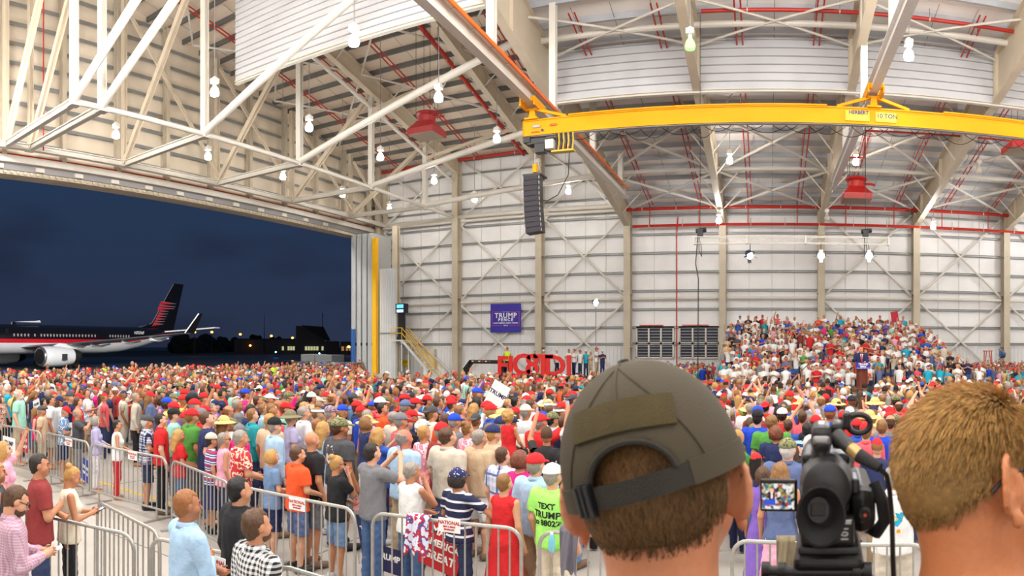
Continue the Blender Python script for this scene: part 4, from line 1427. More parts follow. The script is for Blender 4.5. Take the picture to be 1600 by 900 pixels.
for (pxl, pyt, pxr, pyr, pxb, pyb) in ((252, 471, 275, 475, 249, 476), (249.5, 476.5, 274, 479.5, 247, 480.5), (247.5, 481, 272, 482.5, 245.5, 484.5),
                                       (250, 485, 263, 486.8, 248, 489), (248, 489.5, 262, 490.8, 246, 493), (246, 493.5, 260, 494.7, 243.5, 497), (244, 497.5, 258.5, 498.6, 242, 501),
                                       (242, 501.5, 257, 502.5, 240, 505), (240, 505.5, 255, 506.5, 237.5, 509.5)):
    pts = [on_fin(pxl, pyt), on_fin(pxr, pyr), on_fin(pxb, pyb)]
    stp = part(MB().prism(pts, ap(0, 0.165, 0), AU, (0, 0, 1), 0.03), 'tail_stripe', mat('tail_stripe_red', (214, 40, 56), 0.4), plane)
    put(MB().bar(ap(pts[0][0], 0.22, pts[0][1]), ap(pts[1][0], 0.22, pts[1][1]), 0.03, 0.09).build('stripe_edge', M_AGRY), stp)
M_SHADE = mat('cabin_blind', (150, 142, 140), 0.5)
wpx = [22, 28, 33.5, 39, 44.5, 54.5] + [64.5 + 4.95 * k for k in range(18)] + [172 + 4.2 * k for k in range(8)]
for px in wpx:
    s = plane_s(px, 1.95)
    part(MB().prism([(s - 0.12, 4.28), (s - 0.06, 4.2), (s + 0.06, 4.2), (s + 0.12, 4.28), (s + 0.12, 4.5), (s + 0.06, 4.58), (s - 0.06, 4.58), (s - 0.12, 4.5)], ap(0, 1.97, 0), AU, (0, 0, 1), -0.05), 'cabin_window', M_SHADE, plane)
part(MB().prism([(plane_s(7, 2), 3.9), (plane_s(12, 2), 3.9), (plane_s(15, 2), 5.2), (plane_s(9, 2), 5.2)], ap(0, 1.86, 0), AU, (0, 0, 1), -0.06), 'cabin_door', M_ABLK, plane)
s = plane_s(216.5, 1.5)
lettering('N757AF', face_frame(ap(s, 1.66, 4.92), AU, (0, 0, 1)), 0.62, M_WHITEP, plane, bold=0.01)
for s_ in (2.5, 3.6):
    for n_ in (-3.6, 3.6):
        part(MB().lathe([(0.55, -0.2), (0.55, 0.2)], ap(s_, n_, 0.55), 14, axis=AN), 'main_wheel', M_TYRE, plane)
for n_ in (-3.6, 3.6):
    part(MB().tube(ap(3, n_, 0.6), ap(3, n_, 2.9), 0.13, n=8), 'gear_leg', M_AGRY, plane)
part(MB().tube(ap(-14, 0, 0.4), ap(-14, 0, 2.6), 0.1, n=8), 'nose_gear', M_AGRY, plane)
part(MB().lathe([(0.4, -0.2), (0.4, 0.2)], ap(-14, 0, 0.4), 14, axis=AN), 'nose_wheel', M_TYRE, plane)
part(MB().prism([(-4.4, 6.15), (0.0, 6.15), (-0.2, 6.45), (-0.8, 6.35)], ap(0, 0.2, 0), AU, (0, 0, 1), 0.4), 'antenna_fairing', M_AWHT, plane)

# ---- far side of the airfield
M_LAMPO = emit('sodium_glow', (1.0, 0.34, 0.06), 5.0)
for k, (px, py, d, l) in enumerate(((304, 519, 210, 'orange apron lamp glowing behind the airliner winglet'), (331, 519, 230, 'orange apron lamp glowing at the stabiliser tip'),
                                    (375.5, 522.5, 240, 'orange street lamp standing alone right of the dark trees'), (424, 525, 240, 'orange street lamp over the low terminal roof'),
                                    (457, 528, 250, 'bright orange street lamp beside the wedge roofed building'), (545, 542, 200, 'orange street lamp next to the blue door leaf'),
                                    (391, 540, 260, 'dim orange lamp low above the runway'))):
    q = at_d(px, py, d)
    sl = empty('street_lamp', (q.x, q.y, 0), l, 'street lamp', 'orange lamps across the airfield')
    part(MB().tube((q.x, q.y, 0), (q.x, q.y, q.z - 0.3), 0.1, n=6), 'pole', M_DARK, sl)
    part(MB().lathe([(0.1, -0.35), (0.45, -0.2), (0.5, 0.1), (0.2, 0.4)], q, 10), 'lamp_head', M_LAMPO, sl)
M_LEAFD = mat('dark_foliage', (22, 26, 20), 0.95, var=0.4, scale=0.4)
M_TRUNK = mat('dark_trunk', (30, 26, 22), 0.9)
rr = np.random.default_rng(5)
for k, (px, py, rad, l) in enumerate(((289, 516, 5, 'tallest dark tree silhouette just behind the airliner winglet'), (305, 526, 8, 'broad dark tree silhouette behind the stabiliser'),
                                      (325, 524, 8, 'dark rounded tree silhouette left of the lone orange lamp'), (343, 530, 7, 'dark low tree silhouette below the lone orange lamp'),
                                      (358, 526, 6, 'dark tree silhouette nearest the lone orange lamp'), (404, 524, 4, 'small dark tree silhouette over the low terminal roof'),
                                      (434, 526, 4, 'small dark tree silhouette between the two street lamps'))):
    q = at_d(px, py, 250 + 26 * k)
    t = empty('tree', (q.x, q.y, 0), l, 'tree', 'dark trees across the airfield')
    part(MB().tube((q.x, q.y, 0), (q.x, q.y, q.z - rad), 0.4, 0.25, n=7), 'trunk', M_TRUNK, t)
    cr_ = MB()
    for j in range(12):
        c = Vector((q.x, q.y, q.z - rad)) + Vector(rr.normal(0, 0.45, 3)) * rad
        c.z = min(c.z, q.z - rad * 0.35)
        pr = []
        R_ = rad * rr.uniform(0.3, 0.55)
        for a in np.linspace(-PI / 2, PI / 2, 6):
            pr.append((max(0.05, R_ * math.cos(a)) * rr.uniform(0.85, 1.15), R_ * math.sin(a)))
        cr_.lathe(pr, c, 9)
    part(cr_, 'crown', M_LEAFD, t)


def bld(px0, px1, py0, d, depth=14):
    return at_d(px0, py0, d), at_d(px1, py0, d)


M_BDARK = mat('far_wall', (52, 50, 54), 0.8, var=0.15, scale=0.1)
M_BROOF = mat('far_roof', (20, 20, 24), 0.8)
M_WARMW = emit('far_window', (0.75, 0.75, 0.38), 0.45)
M_WARMO = emit('far_window_orange', (0.9, 0.42, 0.14), 0.25)


def slab(pa, pb, z0, z1, depth):
    pa, pb = Vector((pa.x, pa.y, 0)), Vector((pb.x, pb.y, 0))
    d = (pb - pa).normalized()
    out = Vector((-d.y, d.x, 0))
    mb = MB()
    return mb.prism([(0, z0), ((pb - pa).length, z0), ((pb - pa).length, z1), (0, z1)], pa + out * depth, d, (0, 0, 1), depth), d, out


for nm, px0, px1, py0, d, lab, wins in (
        ('terminal', 366, 462, 531, 262, 'long low terminal building with a few lit windows', ((440, 444), (449, 461))),
        ('hangar_office', 462, 532, 509, 258, 'dark building with a steep wedge roof across the airfield', ((476, 498), (502, 506))),
        ('warehouse', 532, 570, 536, 240, 'low orange lit warehouse next to the door leaf', ((540, 548), (533, 538)))):
    a, b = bld(px0, px1, py0, d)
    base = empty(nm, (a.x, a.y, 0), lab, 'building')
    if nm == 'hangar_office':
        top = at_d(465, 509, d).z
        low = at_d(465, 533, d).z
        A2, B2 = Vector((a.x, a.y, 0)), Vector((b.x, b.y, 0))
        dr = (B2 - A2).normalized()
        Lw = (B2 - A2).length
        out = Vector((-dr.y, dr.x, 0))
        part(MB().prism([(0, 0), (Lw, 0), (Lw * 0.97, low), (Lw * 0.66, low), (Lw * 0.58, top - 0.6), (0.1, top)], A2 + out * 16, dr, (0, 0, 1), 16), 'wall', M_BDARK, base)
        part(MB().prism([(Lw * 0.12, top + 0.2), (Lw * 0.62, top - 0.4), (Lw * 0.78, low + 0.2), (Lw * 0.70, low)], A2 + out * 16 - out * 16.6, dr, (0, 0, 1), 0.5), 'roof', M_BROOF, base)
        part(MB().tube(A2 + dr * Lw * 0.6 + Vector((0, 0, top - 0.5)), A2 + dr * Lw * 0.6 + Vector((0, 0, top + 5)), 0.15, n=5), 'mast', M_DARK, base)
    else:
        mb, dr, out = slab(a, b, 0, a.z, 12)
        part(mb, 'wall', M_BDARK, base)
        mb, dr, out = slab(a, b, a.z, a.z + 0.5, 12.5)
        part(mb, 'roof', M_BROOF, base)
    for w0, w1 in wins:
        p0, p1 = at_d(w0, 541, d - 1.5), at_d(w1, 541, d - 1.5)
        n = max(1, int((w1 - w0) / 4))
        for k in range(n):
            u0, u1 = p0.lerp(p1, (k + 0.1) / n), p0.lerp(p1, (k + 0.9) / n)
            z0, z1 = 1.2, 2.7
            part(MB().prism([(0, z0), ((u1 - u0).length, z0), ((u1 - u0).length, z1), (0, z1)], (u0.x, u0.y, 0), (u1 - u0).normalized(), (0, 0, 1), 0.2), 'window', M_WARMO if nm == 'warehouse' else M_WARMW, base)
mp = at_d(413, 490, 255)
ms = empty('radio_mast', (mp.x, mp.y, 0), 'thin dark radio mast above the low terminal', 'mast')
part(MB().tube((mp.x, mp.y, 0), (mp.x, mp.y, mp.z), 0.22, 0.06, n=6), 'pole', M_DARK, ms)
part(MB().lathe([(0.5, 0), (0.5, 0.5)], (mp.x, mp.y, 0), 8), 'footing', M_BDARK, ms)
for px, py, l in ((431, 551, 'left'), (499, 553, 'right')):
    q = at_d(px, py, 170)
    tl_ = empty('taxiway_light', (q.x, q.y, 0), 'tiny blue taxiway light on the dark grass, %s one' % l, 'light', 'blue taxiway lights')
    part(MB().tube((q.x, q.y, 0), (q.x, q.y, q.z), 0.05, n=5), 'stem', M_DARK, tl_)
    part(MB().lathe([(0.1, 0), (0.18, 0.1), (0.12, 0.3)], q, 8), 'lens', emit('taxi_blue', (0.1, 0.4, 1.0), 30), tl_)

# ================================================================ crowd barricades
BARS = {}


def barricade(p0, p1, label, h=1.1, group='steel crowd barricades', n=None):
    p0, p1 = Vector((*p0, 0)), Vector((*p1, 0))
    ln = (p1 - p0).length
    yaw = math.atan2(p1.y - p0.y, p1.x - p0.x)
    root = empty('barricade', p0, label, 'barricade', group, rz=yaw)
    M = Matrix.Translation(p0) @ Matrix.Rotation(yaw, 4, 'Z')

    def W(mb):
        mb.v = [tuple(M @ Vector(v)) for v in mb.v]
        return mb
    r = 0.16
    pts = [(0, 0, 0.14), (0, 0, h - r)]
    pts += [(r - r * math.cos(a), 0, h - r + r * math.sin(a)) for a in np.linspace(0.3, PI / 2, 5)]
    pts += [(ln - r + r * math.sin(a), 0, h - r + r * math.cos(a)) for a in np.linspace(0, PI / 2 - 0.3, 5)]
    pts += [(ln, 0, h - r), (ln, 0, 0.14)]
    part(W(MB().path(pts, 0.021, 8)), 'top_frame', M_GALV, root, smooth='auto')
    part(W(MB().tube((0, 0, 0.2), (ln, 0, 0.2), 0.019, n=8)), 'bottom_rail', M_GALV, root)
    nb = n or max(3, int(round(ln / 0.125)))
    for k in range(1, nb):
        x = ln * k / nb
        key = 'bar'
        if key not in BARS:
            bm_ = MB().tube((0, 0, 0.2), (0, 0, h - 0.01), 0.0105, n=6, caps=False)
            o = bm_.build('bar', M_GALV)
            BARS[key] = o.data
        else:
            o = bpy.data.objects.new('bar', BARS[key])
            COL.objects.link(o)
        o.parent = root
        o.location = (x, 0, 0)
    for x in (0.25, ln - 0.25):
        part(W(MB().box((x - 0.03, -0.3, 0.0), (x + 0.03, 0.3, 0.025)).tube((x, 0, 0.02), (x, 0, 0.2), 0.018, n=6)), 'foot', M_GALV, root)
    part(W(MB().path([(ln, 0, 0.55), (ln + 0.05, 0, 0.6), (ln + 0.07, 0, 0.48)], 0.011, 5)), 'hook', M_GALV, root)
    return root


LINE = [((-17.3, 6.6), (-15.2, 6.6), 'barricade cut off by the left edge of the picture'),
        ((-15.1, 6.65), (-13.05, 6.95), 'barricade in front of the person with the straw hat on the back'),
        ((-12.95, 7.0), (-11.15, 7.0), 'barricade in front of the person in the blue flowered shirt'),
        ((-11.0, 6.95), (-8.85, 7.1), 'barricade in front of the persons in red trousers and blue plaid shirt'),
        ((-8.65, 7.05), (-6.65, 6.45), 'barricade in front of the person in the red flowered shirt'),
        ((-6.5, 6.42), (-4.5, 6.37), 'barricade the person in the orange polo leans on'),
        ((-4.25, 6.37), (-2.5, 6.5), 'barricade with the flag print cloth hanging over it'),
        ((-2.3, 6.5), (-0.5, 6.52), 'barricade with the grey jacket hanging over it'),
        ((-0.35, 6.55), (1.5, 6.25), 'barricade seen behind the video camera'),
        ((1.65, 6.25), (3.7, 6.3), 'barricade hidden behind the fair haired camera crew member')]
for a, b, l in LINE:
    barricade(a, b, 'grey steel ' + l)
for a, b, l in (((-7.35, 3.30), (-5.45, 3.95), 'nearest grey steel barricade behind the person in the white sleeveless top'),
                ((-6.9, 4.45), (-5.35, 4.2), 'grey steel barricade slanting behind the nearest one at the left'),
                ((-5.3, 4.05), (-4.0, 4.35), 'grey steel barricade in front of the person in the light blue shirt'),
                ((-3.9, 4.35), (-2.4, 4.3), 'grey steel barricade beside the person in the black suit jacket')):
    barricade(a, b, l)


def hung_sign(px, py, wall_y, w, h, lines, back, front, label, name='barricade_sign', rx=0.0, group=None, tilt=0.0, bold=0.004, right=None):
    """flat printed board standing at a real place"""
    q = at_y(px, py, wall_y) if not isinstance(px, Vector) else px
    right = Vector(right or (1, 0, 0)).normalized()
    right = (Matrix.Rotation(tilt, 3, Vector((right.y, -right.x, 0))) @ right)
    nrm0 = Vector((right.y, -right.x, 0)).normalized()
    up = nrm0.cross(right).normalized()
    if up.z < 0:
        up = -up
    s = empty(name, q, label, 'sign', group)
    nrm = right.cross(up)
    part(MB().prism([(-w / 2, -h / 2), (w / 2, -h / 2), (w / 2, h / 2), (-w / 2, h / 2)], q - nrm * 0.004, right, up, 0.008), 'board', back, s)
    for t, dz, sz in lines:
        lettering(t, face_frame(q + up * dz + nrm * 0.006, right, up), sz, front, s, bold=bold, extrude=0.001)
    return s


M_NRED = mat('sign_red_print', (190, 40, 44), 0.6)
for px, py, y, l in ((207, 712, 6.95, 'white rental sign with red lettering on the barricade by the plaid shirt'),
                     (464, 788, 6.36, 'white rental sign with red lettering hanging in front of the orange polo'),
                     (702, 821, 6.38, 'white rental sign with red lettering on the barricade with the flag cloth'),
                     (107, 691, 6.92, 'small white rental sign on the barricade by the blue flowered shirt'),
                     (336, 882, 3.98, 'white rental sign low between the blue shirt and the gingham shirt')):
    hung_sign(px, py, y, 0.26, 0.15, (('NATIONAL', 0.028, 0.052), ('RENT A FENCE', -0.015, 0.022), ('800-352-5675', -0.045, 0.022)), M_WHITEP, M_NRED, l, bold=0.0015)
M_SRED = mat('sign_red', (190, 28, 34), 0.55)
M_SNAVY = mat('sign_navy', (30, 34, 80), 0.55)
hung_sign(690, 855, 6.75, 0.52, 0.55, (('MAKE', 0.16, 0.13), ('AMERICA', 0.02, 0.11), ('GREAT', -0.13, 0.13)), M_SRED, M_WHITEP, 'red campaign sign leaning behind the barricade with the flag cloth', 'campaign_sign', tilt=-0.25)
hung_sign(580, 838, 6.85, 0.36, 0.55, (('TRUMP', 0.1, 0.09), ('PENCE', -0.03, 0.07)), M_SNAVY, M_WHITEP, 'navy campaign sign held low by the person in the grey shirt', 'campaign_sign', tilt=0.2)
hung_sign(607, 875, 6.8, 0.40, 0.30, (('TRUMP', 0.03, 0.10),), M_SNAVY, M_WHITEP, 'navy campaign sign low behind the jeans at the barricade gap', 'campaign_sign', tilt=-0.1)
hung_sign(134, 735, 7.3, 0.34, 0.45, (('TRUMP', 0.05, 0.085), ('PENCE', -0.06, 0.07)), mat('sign_blue', (40, 70, 170), 0.55), M_WHITEP, 'blue campaign sign standing at the feet of the person in lavender', 'campaign_sign', tilt=-0.3)
hung_sign(38, 693, 7.1, 0.40, 0.42, (('TEAM', 0.08, 0.11), ('TRUMP', -0.07, 0.1)), M_SRED, M_WHITEP, 'red campaign sign held behind the leftmost barricades', 'campaign_sign')
hung_sign(14, 697, 6.4, 0.62, 0.40, (('TRUMP', 0.06, 0.14), ('PENCE', -0.09, 0.12)), M_WHITEP, M_SNAVY, 'white campaign sign with navy lettering at the left edge', 'campaign_sign')
hung_sign(106, 672, 7.5, 0.40, 0.30, (('TRUMP', 0.0, 0.11),), M_WHITEP, M_SNAVY, 'white campaign sign held by the person in the blue flowered shirt', 'campaign_sign', tilt=0.2)
hung_sign(776, 619, 13.5, 0.42, 0.62, (('TRUMP', 0.05, 0.13),), M_WHITEP, M_SNAVY, 'white campaign sign held up high in the crowd left of the cap wearer', 'campaign_sign', tilt=-0.5)
hung_sign(57, 632, 8.2, 0.36, 0.26, (('TRUMP', 0.0, 0.09),), M_WHITEP, M_SNAVY, 'white sheet read by the person in the navy top', 'campaign_sign', tilt=0.3)
hung_sign(200, 620, 11.2, 0.42, 0.3, (), M_WHITEP, M_SNAVY, 'white sheet in the hands of the person in the red polo', 'paper_sheet', tilt=0.35)


def drape(px0, px1, py0, py1, y, m, label, seed, name='jacket'):
    """cloth hanging over the top rail of a barricade, folds and all"""
    a, b = at_y(px0, py0, y), at_y(px1, py1, y)
    o = empty(name, ((a.x + b.x) / 2, y, b.z), label, 'cloth')
    nu, nv = 18, 22
    r_ = np.random.default_rng(seed)
    ph = r_.uniform(0, 6, 4)
    mb = MB()
    vs = []
    hgt = a.z - b.z
    for s in (0, 1):
        for j in range(nv):
            for i in range(nu):
                u, v = i / (nu - 1), j / (nv - 1)
                w = 1.0 - 0.22 * v * math.sin(ph[3]) ** 2
                x = (a.x + b.x) / 2 + (u - 0.5) * (b.x - a.x) * w
                z = a.z - hgt * v * (1 - 0.16 * math.sin(PI * u * 2.3 + ph[0]) ** 2)
                fold = 0.03 * math.sin(9 * u + ph[1]) * (0.3 + v) + 0.012 * math.sin(23 * u + 3 * v + ph[2])
                yy = y - 0.035 + fold - 0.05 * v if s == 0 else y - 0.02 + fold - 0.05 * v
                if j == 0:
                    yy = y if s == 0 else y + 0.04
                    z = a.z + 0.015
                vs.append((x, yy, z))
    fs = []
    o2 = nu * nv
    for j in range(nv - 1):
        for i in range(nu - 1):
            q = j * nu + i
            fs.append((q, q + 1, q + nu + 1, q + nu))
            fs.append((o2 + q, o2 + q + nu, o2 + q + nu + 1, o2 + q + 1))
    mb.add(vs, fs)
    part(mb, 'cloth', m, o, smooth=True)
    return o


drape(637, 672, 803, 870, 6.38, pattern_mat('flag_print_cloth', 'blotch', (214, 220, 236), (176, 40, 60), 0.09, (60, 80, 160)), 'white cloth with red and blue flag print over the barricade', 1, 'flag_cloth')
drape(876, 905, 823, 898, 6.48, mat('grey_jacket', (112, 108, 118), 0.9, bump=0.3), 'grey jacket hanging over the barricade beside the neon green shirt', 2)
drape(1213, 1243, 841, 892, 6.4, mat('olive_jacket', (128, 116, 92), 0.9, bump=0.3), 'olive jacket hanging over the barricade left of the video camera', 3)
bp_ = at_y(862, 846, 6.25)
bo = empty('water_bottle', (bp_.x, bp_.y, bp_.z - 0.1), 'small clear blue water bottle in the back pocket under the neon shirt', 'bottle')
part(MB().lathe([(0.03, -0.1), (0.034, -0.08), (0.034, 0.02), (0.015, 0.07)], bp_, 12), 'body', mat('bottle_blue', (120, 190, 210), 0.15), bo, smooth='auto')
part(MB().lathe([(0.016, 0.07), (0.016, 0.09)], bp_, 10), 'bottle_cap', M_WHITEP, bo)
# ================================================================ people: implicit surfaces meshed with surface nets
class Field:
    """union of smooth-blended primitives sampled on an uneven grid"""

    def __init__(s, xs, ys, zs):
        s.xs, s.ys, s.zs = xs, ys, zs
        s.D = np.full((len(xs), len(ys), len(zs)), 0.3, np.float32)

    def box(s, lo, hi, m=0.07):
        out = []
        for ax, a, b in zip((s.xs, s.ys, s.zs), lo, hi):
            i0, i1 = np.searchsorted(ax, a - m), np.searchsorted(ax, b + m)
            out.append(slice(max(0, i0), min(len(ax), i1)))
        X, Y, Z = np.meshgrid(s.xs[out[0]], s.ys[out[1]], s.zs[out[2]], indexing='ij')
        return tuple(out), X, Y, Z

    def merge(s, sl, d, k):
        A = s.D[sl]
        if k <= 0:
            s.D[sl] = np.minimum(A, d)
        else:
            h = np.maximum(k - np.abs(A - d), 0) / k
            s.D[sl] = np.minimum(A, d) - h * h * k * 0.25

    def cone(s, a, b, ra, rb, k=0.03, clip=False, R=None):
        a, b = np.array(a, float), np.array(b, float)
        if R is not None:
            a, b = R(a), R(b)
        r = max(ra, rb)
        sl, X, Y, Z = s.box(np.minimum(a, b) - r, np.maximum(a, b) + r)
        if X.size == 0:
            return
        ba = b - a
        L2 = max(1e-9, ba @ ba)
        t = ((X - a[0]) * ba[0] + (Y - a[1]) * ba[1] + (Z - a[2]) * ba[2]) / L2
        tc = np.clip(t, 0, 1)
        d = np.sqrt((X - a[0] - tc * ba[0]) ** 2 + (Y - a[1] - tc * ba[1]) ** 2 + (Z - a[2] - tc * ba[2]) ** 2) - (ra + (rb - ra) * tc)
        if clip:
            d = np.maximum(d, (t - 1) * math.sqrt(L2))
        s.merge(sl, d, k)

    def ell(s, c, r, k=0.02, R=None, Ri=None, sub=False):
        c, r = np.array(c, float), np.array(r, float)
        cc = R(c) if R is not None else c
        m = r.max() if R is not None else r
        sl, X, Y, Z = s.box(cc - m, cc + m)
        if X.size == 0:
            return
        P = np.stack([X - cc[0], Y - cc[1], Z - cc[2]], -1)
        if Ri is not None:
            P = P @ Ri
        k0 = np.sqrt(((P / r) ** 2).sum(-1))
        k1 = np.sqrt(((P / r ** 2) ** 2).sum(-1)) + 1e-9
        d = k0 * (k0 - 1) / k1
        if sub:
            s.D[sl] = np.maximum(s.D[sl], -d)
        else:
            s.merge(sl, d, k)

    def prof(s, zs, rx, ry, yc=None, k=0.03, fold=0.0, p=2.0):
        z0, z1 = zs[0], zs[-1]
        m = max(max(rx), max(ry)) + 0.03
        sl, X, Y, Z = s.box((-m, -m, z0), (m, m, z1))
        if X.size == 0:
            return
        a, b = np.interp(Z, zs, rx), np.interp(Z, zs, ry)
        c = np.interp(Z, zs, yc) if yc is not None else 0.0
        q = ((np.abs(X) / a) ** p + (np.abs(Y - c) / b) ** p) ** (1 / p)
        d = (q - 1) * np.minimum(a, b)
        if fold:
            th = np.arctan2(Y, X)
            d = d + fold * np.sin(7 * th + 9 * Z) * np.clip((z1 - Z) / (z1 - z0), 0, 1)
        d = np.maximum(d, np.maximum(z0 - Z, Z - z1))
        s.merge(sl, d, k)

    def cut(s, fn):
        X, Y, Z = np.meshgrid(s.xs, s.ys, s.zs, indexing='ij')
        s.D = np.maximum(s.D, fn(X, Y, Z)).astype(np.float32)

    def mesh(s):
        D = s.D
        D[0], D[-1], D[:, 0], D[:, -1], D[:, :, 0], D[:, :, -1] = (0.3,) * 6
        I = D < 0
        nx, ny, nz = D.shape
        cnt = np.zeros((nx - 1, ny - 1, nz - 1), np.int8)
        for i in (0, 1):
            for j in (0, 1):
                for k in (0, 1):
                    cnt += I[i:nx - 1 + i, j:ny - 1 + j, k:nz - 1 + k]
        act = (cnt > 0) & (cnt < 8)
        ci = np.argwhere(act)
        vid = np.full(act.shape, -1, np.int32)
        vid[act] = np.arange(len(ci))
        off = np.array([(i, j, k) for i in (0, 1) for j in (0, 1) for k in (0, 1)])
        vals = np.stack([D[ci[:, 0] + o[0], ci[:, 1] + o[1], ci[:, 2] + o[2]] for o in off], 1)
        acc = np.zeros((len(ci), 3))
        n = np.zeros(len(ci))
        for a in range(8):
            for b in range(a + 1, 8):
                df = off[b] - off[a]
                if np.abs(df).sum() != 1:
                    continue
                va, vb = vals[:, a], vals[:, b]
                m = (va < 0) != (vb < 0)
                t = np.where(m, va / (va - vb + 1e-12), 0)
                acc += m[:, None] * (off[a] + t[:, None] * df)
                n += m
        f = acc / n[:, None]
        V = np.empty_like(f)
        for q, ax in enumerate((s.xs, s.ys, s.zs)):
            V[:, q] = ax[ci[:, q]] + f[:, q] * (ax[ci[:, q] + 1] - ax[ci[:, q]])
        quads = []
        for q in range(3):
            sa = [slice(None)] * 3
            sb = [slice(None)] * 3
            sa[q], sb[q] = slice(0, -1), slice(1, None)
            A, B = I[tuple(sa)], I[tuple(sb)]
            e = np.argwhere(A != B)
            u, w = (q + 1) % 3, (q + 2) % 3
            du, dw = np.eye(3, dtype=int)[u], np.eye(3, dtype=int)[w]
            c = [e - du - dw, e - dw, e, e - du]
            ids = np.stack([vid[x[:, 0], x[:, 1], x[:, 2]] for x in c], 1)
            flip = ~A[e[:, 0], e[:, 1], e[:, 2]]
            ids[flip] = ids[flip][:, ::-1]
            quads.append(ids)
        return V, np.concatenate(quads)


def np_mesh(name, V, Q, mats, smooth=True, mi=None, quads=4):
    me = bpy.data.meshes.new(name)
    me.vertices.add(len(V))
    me.vertices.foreach_set('co', np.asarray(V, np.float32).ravel())
    nf = len(Q)
    me.loops.add(nf * quads)
    me.loops.foreach_set('vertex_index', np.asarray(Q, np.int32).ravel())
    me.polygons.add(nf)
    me.polygons.foreach_set('loop_start', np.arange(0, nf * quads, quads, dtype=np.int32))
    if mi is not None:
        me.polygons.foreach_set('material_index', np.asarray(mi, np.int32))
    me.polygons.foreach_set('use_smooth', np.full(nf, smooth))
    for m in mats:
        me.materials.append(m)
    me.update(calc_edges=True)
    me.validate()
    return me


def axis(lo, hi, step, fine=None):
    """grid line positions, denser inside the (lo, hi, step) ranges of fine"""
    out, x = [], lo
    while x < hi:
        out.append(x)
        st_ = step
        for f in fine or ():
            if f[0] - step < x < f[1]:
                st_ = min(st_, f[2])
        x += st_
    out.append(hi)
    return np.array(out)


# pose: right elbow, right wrist, left elbow, left wrist, head pitch, head yaw
POSES = {
    'stand': ((.235, -.03, 1.15), (.245, .06, .90), (-.235, -.03, 1.15), (-.245, .06, .90), 0, 0),
    'fold': ((.255, .06, 1.16), (-.02, .20, 1.20), (-.255, .06, 1.16), (.05, .22, 1.13), 2, 6),
    'up': ((.29, .18, 1.55), (.24, .27, 1.80), (-.235, -.02, 1.15), (-.22, .10, .92), -6, 0),
    'lup': ((.235, -.02, 1.15), (.22, .10, .92), (-.29, .18, 1.55), (-.24, .27, 1.80), -6, 0),
    'photo': ((.26, .22, 1.32), (.075, .35, 1.55), (-.26, .22, 1.32), (-.075, .35, 1.55), -2, 0),
    'high': ((.25, .22, 1.58), (.10, .34, 1.80), (-.25, .22, 1.58), (-.10, .34, 1.80), -8, 0),
    'clap': ((.25, .03, 1.17), (.06, .24, 1.25), (-.25, .03, 1.17), (-.06, .24, 1.25), -3, 0),
    'lean': ((.245, .02, 1.17), (.17, .25, 1.08), (-.245, .02, 1.17), (-.17, .25, 1.08), 4, 0),
    'chin': ((.20, .17, 1.22), (.05, .17, 1.47), (-.22, .06, 1.16), (.05, .19, 1.10), 6, 4),
    'text': ((.23, .05, 1.15), (.05, .27, 1.19), (-.23, .05, 1.15), (-.05, .27, 1.19), 24, 0),
    'hips': ((.37, -.10, 1.20), (.20, .03, 1.04), (-.37, -.10, 1.20), (-.20, .03, 1.04), 0, 0),
    'rail': ((.40, .13, 1.24), (.62, .20, 1.10), (-.24, 0, 1.16), (-.18, .18, 1.03), 0, -8),
    'sit': ((.24, .06, 1.17), (.16, .26, 1.02), (-.24, .06, 1.17), (-.16, .26, 1.02), 0, 0),
    'speak': ((.28, .05, 1.18), (.42, .24, 1.20), (-.24, .05, 1.17), (-.12, .27, 1.12), 0, 0),
}
PIV = np.array((0, -.015, 1.52))


def head_xf(pose):
    p, y = math.radians(-POSES[pose][4]), math.radians(-POSES[pose][5])
    M = (Matrix.Rotation(y, 3, 'Z') @ Matrix.Rotation(p, 3, 'X'))
    A = np.array(M)
    return A, (lambda v: A @ (np.asarray(v) - PIV) + PIV)


def limbs(pose, sex):
    sh = .19 if sex == 'm' else .168
    re, rw, le, lw = POSES[pose][:4]
    k = 1.0 if sex == 'm' else .95
    f = lambda v: (v[0] * k, v[1], v[2])
    return [((sh, -.005, 1.42), f(re), f(rw)), ((-sh, -.005, 1.42), f(le), f(lw))]


def legs(pose, sex):
    hx = .092 if sex == 'm' else .088
    if pose == 'sit':
        return [((s * hx, .0, .92), (s * .12, .40, .93), (s * .12, .42, .50), (s * .12, .52, .45)) for s in (1, -1)]
    return [((s * hx, 0, .92), (s * .105, .01, .49), (s * .11, -.02, .09), (s * .135, .13, .035)) for s in (1, -1)]


def bounds(pose, pad=0.1):
    P = np.array(POSES[pose][:4])
    lo = np.minimum(P.min(0), (-.24, -.16, 0)) - pad
    hi = np.maximum(P.max(0), (.24, .19, 1.78)) + pad
    if pose == 'sit':
        hi[1] = .66
    return lo, hi


SKIN = objcol_mat('skin', 0.5, 0.06, 60, 0.05)
EYEM = mat('eye_dark', (40, 30, 26), 0.25)
LIPM = mat('lips', (176, 96, 88), 0.5)
CLOTH = objcol_mat('cloth', 0.85, 0.35, 20, 0.06, distance=0.03)
HAIRM = objcol_mat('hair', 0.5, 0.8, 60, 0.35, stretch=(1, 1, 0.18), distance=0.012)
SHOE = objcol_mat('shoe', 0.55, 0.1, 20, 0.1)
MESHES = {}


